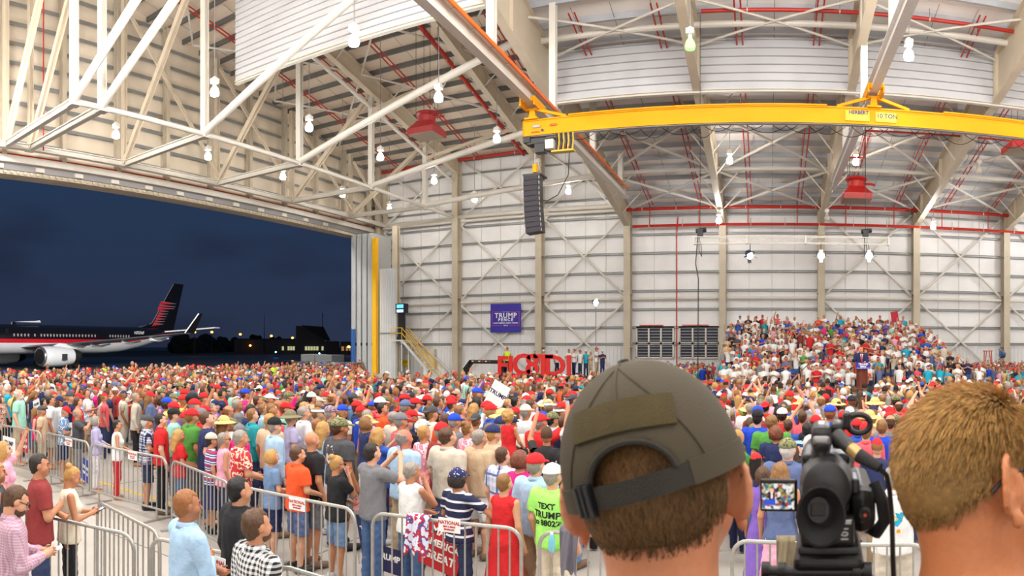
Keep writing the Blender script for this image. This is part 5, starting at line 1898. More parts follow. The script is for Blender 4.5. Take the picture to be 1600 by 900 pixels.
def folds(V, Q, amp, seed=3):
    """soft wrinkles pushed along the surface normals"""
    a, b, c = V[Q[:, 0]], V[Q[:, 1]], V[Q[:, 2]]
    n = np.cross(b - a, c - a)
    N = np.zeros_like(V)
    for k in range(4):
        np.add.at(N, Q[:, k], n)
    N /= np.linalg.norm(N, axis=1)[:, None] + 1e-12
    g = np.random.default_rng(seed)
    s = np.zeros(len(V))
    for i in range(9):
        w = g.normal(0, 1, 3) * g.uniform(22, 60)
        s += np.sin(V @ w + g.uniform(0, 6)) / 9 ** .5
    return V + N * (amp * s)[:, None]


def finger_tubes(E_, W_, V, Q, inward):
    """four unequal, slightly curled fingers and a thumb for one hand, rooted in the palm"""
    E_, W_ = np.array(E_), np.array(W_)
    f = (W_ - E_) / np.linalg.norm(W_ - E_)
    c = np.cross(f, inward)
    c /= np.linalg.norm(c) + 1e-9
    nrm = np.cross(c, f)
    vs, qs = [], []
    base = W_ + f * .075

    def tube(p0, d0, d1, ln, r):
        b = len(V) + len(vs)
        pts = [p0 - d0 * .015, p0 + d0 * ln * .45, p0 + d0 * ln * .45 + d1 * ln * .55]
        for p, rr in zip(pts, (r, r * .95, r * .65)):
            d = d0
            u = np.cross(d, nrm)
            u /= np.linalg.norm(u) + 1e-9
            w = np.cross(d, u)
            for i in range(5):
                a = 2 * PI * i / 5
                vs.append(p + u * rr * math.cos(a) + w * rr * math.sin(a))
        for j in range(2):
            for i in range(5):
                qs.append((b + j * 5 + i, b + j * 5 + (i + 1) % 5, b + j * 5 + 5 + (i + 1) % 5, b + j * 5 + 5 + i))
        qs.append((b + 10, b + 11, b + 12, b + 13))
        qs.append((b + 10, b + 13, b + 14, b + 14))
    for k, ln in enumerate((.072, .082, .077, .060)):
        o = (k - 1.5) * .019
        d0 = f + nrm * .15
        d1 = f + nrm * .75
        tube(base + c * o, d0 / np.linalg.norm(d0), d1 / np.linalg.norm(d1), ln, .0088)
    s = -1.0
    d0 = f * .6 + c * s * .7 + nrm * .3
    d1 = f * .95 + c * s * .2 + nrm * .4
    tube(W_ + f * .03 + c * s * .025, d0 / np.linalg.norm(d0), d1 / np.linalg.norm(d1), .062, .0105)
    qs = [q for q in qs if len(set(q)) == 4]
    return np.concatenate([V, np.array(vs)]), np.concatenate([Q, np.array(qs)])


def head_prims(F_, A, R, sex, k=0.02):
    e = lambda c, r, kk=k: F_.ell(c, r, kk, R, A)
    w = 1.0 if sex == 'm' else .95
    e((0, -.012, 1.655), (.077 * w, .096, .094))
    e((0, .022, 1.59), (.057 * w, .068, .072 * w))
    e((0, .062, 1.548), (.026 * w, .026, .022))
    e((0, .070, 1.662), (.05, .022, .012), .015)
    for s in (1, -1):
        F_.cone((s * .045, .055, 1.612), (s * .05, .04, 1.60), .024, .024, .03, R=R)
        F_.ell((s * .078 * w, -.012, 1.632), (.011, .020, .032), .008, R, A)
    F_.cone((0, .088, 1.648), (0, .108, 1.610), .009, .0145, .012, R=R)
    F_.cone((-.02, .078, 1.572), (.02, .078, 1.572), .010, .010, .012, R=R)
    F_.cone((0, -.02, 1.44), (0, -.012, 1.58), .057 * w, .052 * w, .03)


def torso_prof(sex):
    if sex == 'm':
        return [.84, .92, 1.02, 1.12, 1.25, 1.36, 1.43, 1.475], [.15, .165, .155, .15, .168, .178, .15, .07], [.10, .118, .112, .107, .118, .115, .09, .06]
    return [.84, .92, 1.02, 1.12, 1.25, 1.36, 1.43, 1.475], [.155, .175, .150, .126, .145, .152, .125, .06], [.11, .12, .105, .095, .112, .103, .08, .05]


def body_mesh(pose, sex, lod):
    key = ('body', pose, sex, lod)
    if key in MESHES:
        return MESHES[key]
    st_ = .0165 if lod == 0 else .028
    hs = .0095 if lod == 0 else .0165
    lo, hi = bounds(pose, .14)
    A, R = head_xf(pose)
    F_ = Field(axis(lo[0], hi[0], st_, [(-.1, .1, hs + .003)]), axis(lo[1], hi[1], st_, [(-.12, .14, hs + .003)]), axis(-.02, hi[2], st_, [(1.5, 1.78, hs)]))
    zs, rx, ry = torso_prof(sex)
    F_.prof(zs, rx, ry)
    if sex == 'f':
        for s in (1, -1):
            F_.ell((s * .068, .085, 1.275), (.062, .06, .062))
    m = 1.0 if sex == 'm' else .86
    for S, E_, W_ in limbs(pose, sex):
        F_.cone(S, E_, .056 * m, .043 * m, .04)
        F_.cone(E_, W_, .044 * m, .029 * m, .02)
        S, E_, W_ = map(np.array, (S, E_, W_))
        f = (W_ - E_) / np.linalg.norm(W_ - E_)
        F_.cone(W_, W_ + f * .075, .030 * m, .034 * m, .02)
    for H, K, An, T in legs(pose, sex):
        F_.cone(H, K, .088, .055, .04)
        F_.cone(K, An, .056, .037, .02)
        F_.cone((K[0], K[1] - .03, K[2] - .12), (K[0], K[1] - .025, K[2] - .2), .05, .042, .03)
        F_.cone((An[0], An[1] - .03, An[2] - .045), T, .042, .034, .03)
    head_prims(F_, A, R, sex)
    V, Q = F_.mesh()
    if lod == 0:
        for s, (S, E_, W_) in zip((1, -1), limbs(pose, sex)):
            V, Q = finger_tubes(E_, W_, V, Q, np.array((-s, .35, .2)))
    C = (V[Q].mean(1) - PIV) @ A + PIV
    mi = np.zeros(len(Q), int)
    eye = np.minimum(np.linalg.norm((C - (.031, .083, 1.640)) / (1.25, 1.6, .8), axis=1), np.linalg.norm((C - (-.031, .083, 1.640)) / (1.25, 1.6, .8), axis=1)) < .0115
    lip = (np.abs(C[:, 0]) < .026) & (np.abs(C[:, 2] - 1.572) < .0085) & (C[:, 1] > .06)
    brow = (np.abs(np.abs(C[:, 0]) - .032) < .017) & (np.abs(C[:, 2] - 1.663) < .006) & (C[:, 1] > .06)
    mi[lip] = 2
    mi[eye | brow] = 1
    me = np_mesh('body_%s' % pose, V, Q, [SKIN, EYEM, LIPM], mi=mi)
    MESHES[key] = me
    return me


def top_mesh(kind, pose, sex, lod):
    key = ('top', kind, pose, sex, lod)
    if key in MESHES:
        return MESHES[key]
    st_ = .0165 if lod == 0 else .028
    lo, hi = bounds(pose, .14)
    zlo = {'dress': .10, 'long_coat': .6}.get(kind, .80)
    F_ = Field(axis(lo[0], hi[0], st_), axis(lo[1], hi[1], st_), axis(zlo - .04, max(1.56, hi[2] - .1), st_, [(1.42, 1.54, st_ * .7)]))
    if sex == 'm':
        zs = [.86, .95, 1.1, 1.25, 1.37, 1.44, 1.50]
        rx = [.203, .199, .184, .188, .192, .165, .078]
        ry = [.148, .146, .136, .138, .130, .105, .072]
    else:
        zs = [.86, .95, 1.1, 1.25, 1.37, 1.44, 1.495]
        rx = [.205, .198, .158, .163, .168, .142, .068]
        ry = [.150, .144, .118, .132, .118, .095, .062]
    if kind == 'dress':
        zs, rx, ry = [.14, .5] + zs, [.30, .25] + rx, [.25, .21] + ry
    if kind in ('jacket',):
        zs = [.80] + zs
        rx, ry = [.205] + [v + .012 for v in rx], [.150] + [v + .012 for v in ry]
    F_.prof(zs, rx, ry, fold=.006)
    if sex == 'f':
        for s in (1, -1):
            F_.ell((s * .068, .088, 1.275), (.076, .07, .074))
    m = 1.0 if sex == 'm' else .88
    for S, E_, W_ in limbs(pose, sex):
        S, E_, W_ = map(np.array, (S, E_, W_))
        if kind in ('tee', 'polo'):
            F_.cone(S, S + (E_ - S) * .72, .076 * m, .070 * m, .035, clip=True)
        elif kind in ('shirt', 'jacket'):
            g = .008 if kind == 'jacket' else 0
            F_.cone(S, E_, .074 * m + g, .058 * m + g, .035)
            F_.cone(E_, E_ + (W_ - E_) * .93, .058 * m + g, .042 * m + g, .02, clip=True)
        else:
            F_.ell(S + np.array((-.03 * np.sign(S[0]), 0, -.01)), (.055, .07, .07))
    V, Q = F_.mesh()
    V = folds(V, Q, .0042)
    if kind in ('polo', 'shirt', 'jacket'):
        n0 = len(V)
        ring, th = [], 16
        for z, r in ((1.455, .085), (1.515, .072), (1.52, .064), (1.46, .076)):
            for i in range(th):
                a = 2 * PI * i / th
                ring.append((r * math.cos(a), -.015 + r * math.sin(a) * .95, z - (.02 if math.sin(a) > .8 else 0)))
        q = [(n0 + j * th + i, n0 + j * th + (i + 1) % th, n0 + ((j + 1) % 4) * th + (i + 1) % th, n0 + ((j + 1) % 4) * th + i) for j in range(4) for i in range(th)]
        V, Q = np.concatenate([V, ring]), np.concatenate([Q, q])
    me = np_mesh('%s_%s' % (kind, pose), V, Q, [CLOTH])
    MESHES[key] = me
    return me


def bottom_mesh(kind, pose, sex, lod):
    sit = pose == 'sit'
    key = ('bottom', kind, sit, sex, lod)
    if key in MESHES:
        return MESHES[key]
    st_ = .0165 if lod == 0 else .030
    ymax = .6 if sit else .24
    F_ = Field(axis(-.32, .32, st_), axis(-.24, ymax, st_), axis(.02, 1.06, st_))
    w = 1.0 if sex == 'm' else 1.03
    F_.prof([.84, .92, 1.0], [.165 * w, .174 * w, .160], [.116, .125, .115])
    for H, K, An, T in legs('sit' if sit else 'stand', sex):
        H, K, An = map(np.array, (H, K, An))
        if kind == 'skirt':
            continue
        if kind == 'shorts':
            F_.cone(H, H + (K - H) * .92, .097, .094, .03, clip=True)
        else:
            s = .93 if kind == 'leggings' else 1.0
            F_.cone(H, K, .096 * s, .080 * s, .03)
            F_.cone(K, An + (K - An) * .02, .080 * s, .066 * s if kind != 'leggings' else .045, .02, clip=True)
    if kind == 'skirt':
        F_.prof([.45, .84, .94], [.25, .19, .175], [.2, .14, .125], fold=.008)
    V, Q = F_.mesh()
    V = folds(V, Q, .005, 5)
    me = np_mesh(kind, V, Q, [CLOTH])
    MESHES[key] = me
    return me


def shoe_mesh(pose):
    sit = pose == 'sit'
    key = ('shoe', sit)
    if key in MESHES:
        return MESHES[key]
    F_ = Field(axis(-.3, .3, .018), axis(-.2, .75, .018), axis(-.03, .62, .018))
    for H, K, An, T in legs('sit' if sit else 'stand', 'm'):
        F_.cone((An[0], An[1] - .03, An[2] - .04), (T[0], T[1] + .02, T[2] + .01), .052, .044, .02)
        F_.cone((An[0], An[1], An[2] - .02), (An[0], An[1] - .01, An[2] + .02), .05, .05, .02, clip=True)
    if not sit:
        F_.cut(lambda X, Y, Z: .002 - Z)
    V, Q = F_.mesh()
    me = np_mesh('shoe', V, Q, [SHOE])
    MESHES[key] = me
    return me


def hair_mesh(kind, sex):
    key = ('hair', kind, sex)
    if key in MESHES:
        return MESHES[key]
    w = 1.0 if sex == 'm' else .96
    F_ = Field(axis(-.2, .2, .012), axis(-.24, .18, .012), axis(1.22, 1.92, .012))
    face = lambda X, Y, Z: np.maximum(np.minimum(np.minimum(Y - .02, 1.695 - Z), .5), -.5)
    if kind == 'curly':
        F_.ell((0, -.02, 1.67), (.125, .125, .13))
        for i in range(40):
            v = RNG.normal(0, 1, 3)
            v /= np.linalg.norm(v)
            F_.ell(np.array((0, -.02, 1.67)) + v * (.115, .115, .12), (.03, .03, .03), .01)
    else:
        F_.ell((0, -.018, 1.664), (.0825 * w, .102, .098))
    if kind in ('short', 'fringe', 'bun', 'pony'):
        F_.cone((0, -.045, 1.61), (0, -.048, 1.588), .062 * w, .052 * w, .03)
    if kind == 'bob':
        F_.ell((0, -.03, 1.62), (.105, .105, .12))
        F_.cut(lambda X, Y, Z: 1.535 - Z)
    if kind == 'long':
        F_.ell((0, -.035, 1.62), (.10, .10, .13), .04)
        F_.cone((-.045, -.075, 1.58), (-.06, -.105, 1.36), .06, .05, .05)
        F_.cone((.045, -.075, 1.58), (.06, -.105, 1.36), .06, .05, .05)
    if kind == 'bun':
        F_.ell((0, -.10, 1.74), (.045, .045, .04), .015)
    if kind == 'pony':
        F_.cone((0, -.12, 1.69), (0, -.16, 1.50), .04, .02, .02)
    if kind in ('short', 'bun', 'pony'):
        for s in (1, -1):
            F_.ell((s * .09, -.002, 1.62), (.03, .026, .045), sub=True)
    X, Y, Z = np.meshgrid(F_.xs, F_.ys, F_.zs, indexing='ij')
    fz = 1.70 if kind in ('short', 'fringe', 'bun', 'pony') else 1.69
    cutd = np.minimum((Y - (.035 if kind in ('long', 'bob', 'curly') else .02)), fz - Z + .3 * np.abs(X))
    F_.D = np.maximum(F_.D, cutd).astype(np.float32)
    if kind == 'fringe':
        F_.D = np.maximum(F_.D, Z - 1.685 + .25 * (Y + .03)).astype(np.float32)
    V, Q = F_.mesh()
    V = folds(V, Q, .0035, 8) + RNG.normal(0, .0014, V.shape)
    me = np_mesh(kind + '_hair', V, Q, [HAIRM])
    MESHES[key] = me
    return me


def hat_mesh(kind):
    key = ('hat', kind)
    if key in MESHES:
        return MESHES[key]
    step = .011 if kind != 'sunhat' else .014
    F_ = Field(axis(-.24, .24, step), axis(-.24, .28, step), axis(1.60, 1.86, .009))
    if kind in ('cap', 'backcap', 'flatcap'):
        F_.ell((0, -.014, 1.682), (.094, .114, .103))
        F_.cut(lambda X, Y, Z: 1.672 - Z)
        X, Y, Z = np.meshgrid(F_.xs, F_.ys, F_.zs, indexing='ij')
        Yb = -Y - .03 if kind == 'backcap' else Y
        q = np.sqrt((X / .082) ** 2 + ((Yb - .085) / .095) ** 2)
        d = np.maximum((q - 1) * .085, np.abs(Z - (1.690 - .25 * (Yb - .085) - 1.8 * X * X)) - .0095)
        if kind == 'flatcap':
            q = np.sqrt((X / .09) ** 2 + ((Y - .03) / .115) ** 2)
            d = np.maximum((q - 1) * .09, np.abs(Z - 1.715) - .022)
        F_.merge((slice(None),) * 3, d, .008)
        F_.ell((0, -.014, 1.786), (.012, .012, .008), .004)
    elif kind == 'visor':
        F_.ell((0, -.014, 1.682), (.094, .114, .103))
        F_.cut(lambda X, Y, Z: np.maximum(1.672 - Z, Z - 1.715))
        X, Y, Z = np.meshgrid(F_.xs, F_.ys, F_.zs, indexing='ij')
        q = np.sqrt((X / .082) ** 2 + ((Y - .085) / .095) ** 2)
        F_.merge((slice(None),) * 3, np.maximum((q - 1) * .085, np.abs(Z - (1.690 - .25 * (Y - .085) - 1.8 * X * X)) - .0095), .008)
    else:
        F_.ell((0, -.014, 1.69), (.095, .112, .105))
        F_.cut(lambda X, Y, Z: 1.675 - Z)
        X, Y, Z = np.meshgrid(F_.xs, F_.ys, F_.zs, indexing='ij')
        q = np.sqrt((X / .20) ** 2 + ((Y + .014) / .215) ** 2)
        F_.merge((slice(None),) * 3, np.maximum((q - 1) * .2, np.abs(Z - (1.690 - .9 * (X * X + Y * Y))) - .0095), .012)
    V, Q = F_.mesh()
    me = np_mesh(kind, V, Q, [CLOTH])
    MESHES[key] = me
    return me


def beard_mesh():
    key = ('beard',)
    if key in MESHES:
        return MESHES[key]
    F_ = Field(axis(-.1, .1, .01), axis(-.02, .16, .01), axis(1.48, 1.64, .01))
    F_.ell((0, .03, 1.575), (.066, .075, .058))
    F_.cut(lambda X, Y, Z: np.maximum(np.maximum(Z - 1.605, .0 - Y), np.minimum(Z - 1.585, 1.0) + (.03 - np.abs(X)) * .0 - .5))
    F_.ell((0, .115, 1.592), (.022, .035, .03), sub=True)
    V, Q = F_.mesh()
    me = np_mesh('beard', V, Q, [HAIRM])
    MESHES[key] = me
    return me


def glasses_mesh():
    key = ('glasses',)
    if key in MESHES:
        return MESHES[key]
    mb = MB()
    for s in (-1, 1):
        mb.box((s * .034 - .026, .102, 1.626), (s * .034 + .026, .106, 1.656))
        mb.bar((s * .062, .102, 1.65), (s * .083, -.02, 1.65), .004, .006)
    mb.bar((-.012, .106, 1.646), (.012, .106, 1.646), .004, .004)
    o = mb.build('glasses', M_BLACK)
    MESHES[key] = o.data
    bpy.data.objects.remove(o)
    return MESHES[key]


COLORS = {'white': (236, 236, 234), 'black': (26, 26, 30), 'grey': (120, 120, 124), 'charcoal': (72, 72, 76), 'navy': (30, 42, 88), 'blue': (44, 84, 178),
          'royal': (24, 70, 200), 'lightblue': (168, 200, 228), 'slate': (92, 108, 150), 'red': (206, 28, 34), 'maroon': (142, 50, 50), 'coral': (226, 90, 100),
          'pink': (236, 168, 192), 'magenta': (226, 24, 130), 'purple': (128, 96, 190), 'lavender': (178, 172, 208), 'mint': (160, 218, 200), 'teal': (30, 150, 160),
          'turquoise': (20, 170, 200), 'green': (80, 150, 60), 'neon': (164, 240, 110), 'neonyellow': (214, 250, 70), 'yellow': (236, 206, 120), 'mustard': (214, 166, 74),
          'orange': (240, 88, 36), 'peach': (240, 190, 160), 'tan': (206, 180, 148), 'beige': (206, 196, 178), 'khaki': (184, 164, 132), 'olive': (126, 120, 90),
          'cream': (236, 224, 200), 'jeans': (74, 104, 148), 'darkjeans': (44, 58, 92), 'denim': (112, 142, 180), 'brown': (104, 72, 48),
          'h_brown': (84, 56, 34), 'h_dark': (38, 28, 22), 'h_black': (22, 18, 18), 'h_blond': (186, 142, 80), 'h_fair': (138, 98, 54), 'h_grey': (150, 142, 132),
          'h_white': (212, 206, 196), 'h_ginger': (150, 96, 50), 'h_auburn': (116, 60, 36), 'straw': (222, 188, 120)}
PLAINW = {'lightblue': 'light blue', 'neonyellow': 'neon yellow', 'neon': 'neon green', 'royal': 'royal blue', 'slate': 'slate blue', 'jeans': 'blue', 'darkjeans': 'dark blue', 'denim': 'pale denim', 'blue': 'mid blue'}
for c1, kind, a, b, c, sz in (('plaidblue', 'plaid', (44, 66, 120), (226, 230, 238), (20, 30, 70), .055), ('gingham', 'check', (232, 232, 232), (26, 26, 28), None, .036),
                              ('pinkcheck', 'check', (172, 128, 150), (206, 176, 190), None, .022), ('whiteplaid', 'plaid', (224, 226, 236), (176, 186, 214), (90, 104, 160), .1),
                              ('hawaiiblue', 'blotch', (90, 140, 200), (226, 232, 220), (40, 70, 140), .07), ('hawaiired', 'blotch', (196, 44, 52), (240, 222, 196), (206, 60, 60), .07),
                              ('stripeblue', 'stripes', (34, 44, 92), (150, 200, 232), None, .085), ('stripenavy', 'stripes', (30, 36, 72), (30, 36, 72), (226, 226, 230), .035),
                              ('stripewhite', 'stripes', (232, 232, 234), (40, 50, 90), None, .035), ('zigzag', 'stripes', (60, 80, 150), (230, 230, 236), (190, 50, 70), .04),
                              ('tiedye', 'blotch', (240, 150, 170), (250, 220, 226), (230, 110, 140), .12), ('floral', 'blotch', (222, 176, 160), (120, 60, 66), (236, 220, 200), .06),
                              ('bluefloral', 'blotch', (120, 150, 200), (220, 226, 236), (70, 96, 160), .08), ('camo', 'blotch', (120, 124, 84), (66, 74, 46), (166, 152, 112), .045),
                              ('purpleplaid', 'plaid', (120, 90, 160), (200, 180, 220), (70, 50, 110), .05), ('flagcap', 'dots', (34, 40, 92), (236, 236, 240), None, .028),
                              ('patterncap', 'blotch', (170, 160, 170), (120, 50, 70), (80, 90, 130), .03), ('whitestripe', 'vstripes', (238, 238, 240), (200, 200, 214), None, .03)):
    pattern_mat(c1, kind, a, b, sz, c)
PATNAME = {'plaidblue': 'dark blue plaid', 'gingham': 'gingham', 'pinkcheck': 'pink checked', 'whiteplaid': 'pale blue plaid', 'hawaiiblue': 'blue flowered',
           'hawaiired': 'red flowered', 'stripeblue': 'light blue striped', 'stripenavy': 'navy white-striped', 'stripewhite': 'thin white striped', 'zigzag': 'zigzag',
           'tiedye': 'pink tie-dye', 'floral': 'floral', 'bluefloral': 'blue patterned', 'camo': 'camouflage', 'purpleplaid': 'purple plaid', 'flagcap': 'star-spangled', 'patterncap': 'patterned',
           'whitestripe': 'white striped'}
TOPW = {'tee': 'T-shirt', 'polo': 'polo shirt', 'shirt': 'long-sleeved shirt', 'tank': 'sleeveless top', 'jacket': 'jacket', 'dress': 'dress'}
HATW = {'cap': 'cap', 'backcap': 'backwards cap', 'flatcap': 'flat cap', 'sunhat': 'brimmed hat', 'visor': 'visor'}
POSEW = {'stand': '', 'fold': 'with arms folded', 'up': 'raising the right arm', 'lup': 'raising the left arm', 'photo': 'taking a picture', 'high': 'both arms up',
         'clap': 'clapping', 'lean': 'leaning forward', 'chin': 'hand at the chin', 'text': 'looking down', 'hips': 'hands on hips', 'rail': 'one arm outstretched', 'sit': 'sitting on shoulders', 'speak': 'gesturing'}
BOTW = {'pants': 'trousers', 'shorts': 'shorts', 'leggings': 'tight trousers', 'skirt': 'skirt', 'jeans': 'jeans'}
LABELS = set()
PEOPLE = []       # (x, y) of everybody on the floor


def setc(o, col, m=None):
    if col in PATNAME:
        for sl in o.material_slots:
            sl.link = 'OBJECT'
            sl.material = MATS[col]
    else:
        c = COLORS[col] if isinstance(col, str) else col
        o.color = (*s2l(c), 1)


def cname(c):
    return PATNAME.get(c) or PLAINW.get(c) or (c if isinstance(c, str) else '')


SKINS = [(206, 152, 120), (196, 138, 104), (214, 162, 132), (186, 126, 92), (168, 110, 76), (216, 166, 140), (190, 132, 98)]


def make_label(top, topc, bot, botc, hat, hatc, pose, where=''):
    s = 'person in '
    bits = []
    if hat:
        bits.append('%s %s' % (cname(hatc), HATW[hat]))
    bits.append('%s %s' % (cname(topc), TOPW[top]))
    s = 'person in ' + ' and '.join(bits)
    if pose != 'stand':
        s += ', ' + POSEW[pose]
    if where:
        s += (' ' if where.startswith(('with', 'hold', 'look', 'behind', 'between', 'below', 'beside', 'at', 'in ', 'left', 'right', 'near', 'next', 'reading', 'bareheaded')) else ', ') + where
    return s


def add_person(x, y, h, sex, pose, top, topc, bot, botc, hair, hairc, hat=None, hatc=None, z=0.0, yaw=None, lod=0, label=None, skin=None, extra=(), wide=1.0, group=None):
    if yaw is None:
        yaw = math.atan2(-(4.2 - x), 29.0 - y)
    s = h / 1.755
    body = bpy.data.objects.new('person', body_mesh(pose, sex, lod))
    COL.objects.link(body)
    body.location = (x, y, z)
    body.rotation_euler = (0, 0, yaw)
    body.scale = (s * wide, s * wide, s)
    body.color = (*s2l(skin or random.choice(SKINS)), 1)
    tag(body, label, 'person', group)
    A, _ = head_xf(pose)
    HM = Matrix.Translation(PIV) @ Matrix(A.tolist()).to_4x4() @ Matrix.Translation(-PIV)
    out = {'body': body}

    def child(name, me, col, head=False):
        o = bpy.data.objects.new(name, me)
        COL.objects.link(o)
        o.parent = body
        if head:
            o.matrix_local = HM
        if col is not None:
            setc(o, col)
        out[name] = o
        return o
    child({'tee': 'shirt', 'polo': 'polo_shirt', 'tank': 'sleeveless_top'}.get(top, top), top_mesh(top, pose, sex, lod), topc)
    if bot and top != 'dress':
        bk = 'pants' if bot in ('pants', 'jeans') else bot
        child('trousers' if bk == 'pants' else bot, bottom_mesh(bk, pose, sex, lod), botc)
    if lod == 0:
        child('shoes', shoe_mesh(pose), random.choice([(40, 40, 44), (200, 200, 200), (120, 96, 76)]))
    if hair and hair != 'bald':
        child('hair', hair_mesh(hair, sex), hairc, True)
    if hat:
        child(HATW[hat].replace(' ', '_').replace('backwards_', ''), hat_mesh(hat), hatc, True)
    if 'beard' in extra:
        child('beard', beard_mesh(), hairc, True)
    if 'glasses' in extra:
        child('glasses', glasses_mesh(), None, True)
    PEOPLE.append((x, y))
    out['M'] = Matrix.Translation((x, y, z)) @ Matrix.Rotation(yaw, 4, 'Z') @ Matrix.Diagonal((s * wide, s * wide, s, 1))
    out['pose'], out['sex'] = pose, sex
    return out


def hand_point(P, side=0, fwd=.11):
    S, E_, W_ = [Vector(v) for v in limbs(P['pose'], P['sex'])[side]]
    return P['M'] @ (W_ + (W_ - E_).normalized() * fwd)


def held_phone(P, label, both=True, color=(30, 30, 34), case=None):
    a = hand_point(P, 0)
    c = (a + hand_point(P, 1)) / 2 if both else a
    up = (P['M'].to_3x3() @ Vector((0, -.2, 1))).normalized()
    right = (P['M'].to_3x3() @ Vector((1, 0, 0))).normalized()
    if P['pose'] == 'text':
        up = (P['M'].to_3x3() @ Vector((0, 1, .5))).normalized()
    o = empty('phone', c, label, 'phone', 'phones held up in the crowd')
    m = mat('phone_%d_%d_%d' % color, color, 0.3)
    nrm = right.cross(up)
    part(MB().prism([(-.037, -.075), (.037, -.075), (.037, .075), (-.037, .075)], c - nrm * .004, right, up, .008), 'case', m, o)
    part(MB().prism([(-.033, -.068), (.033, -.068), (.033, .068), (-.033, .068)], c + nrm * .0042, right, up, .001), 'screen', emit('phone_screen', (0.35, 0.45, 0.6), 0.5), o)
    return o


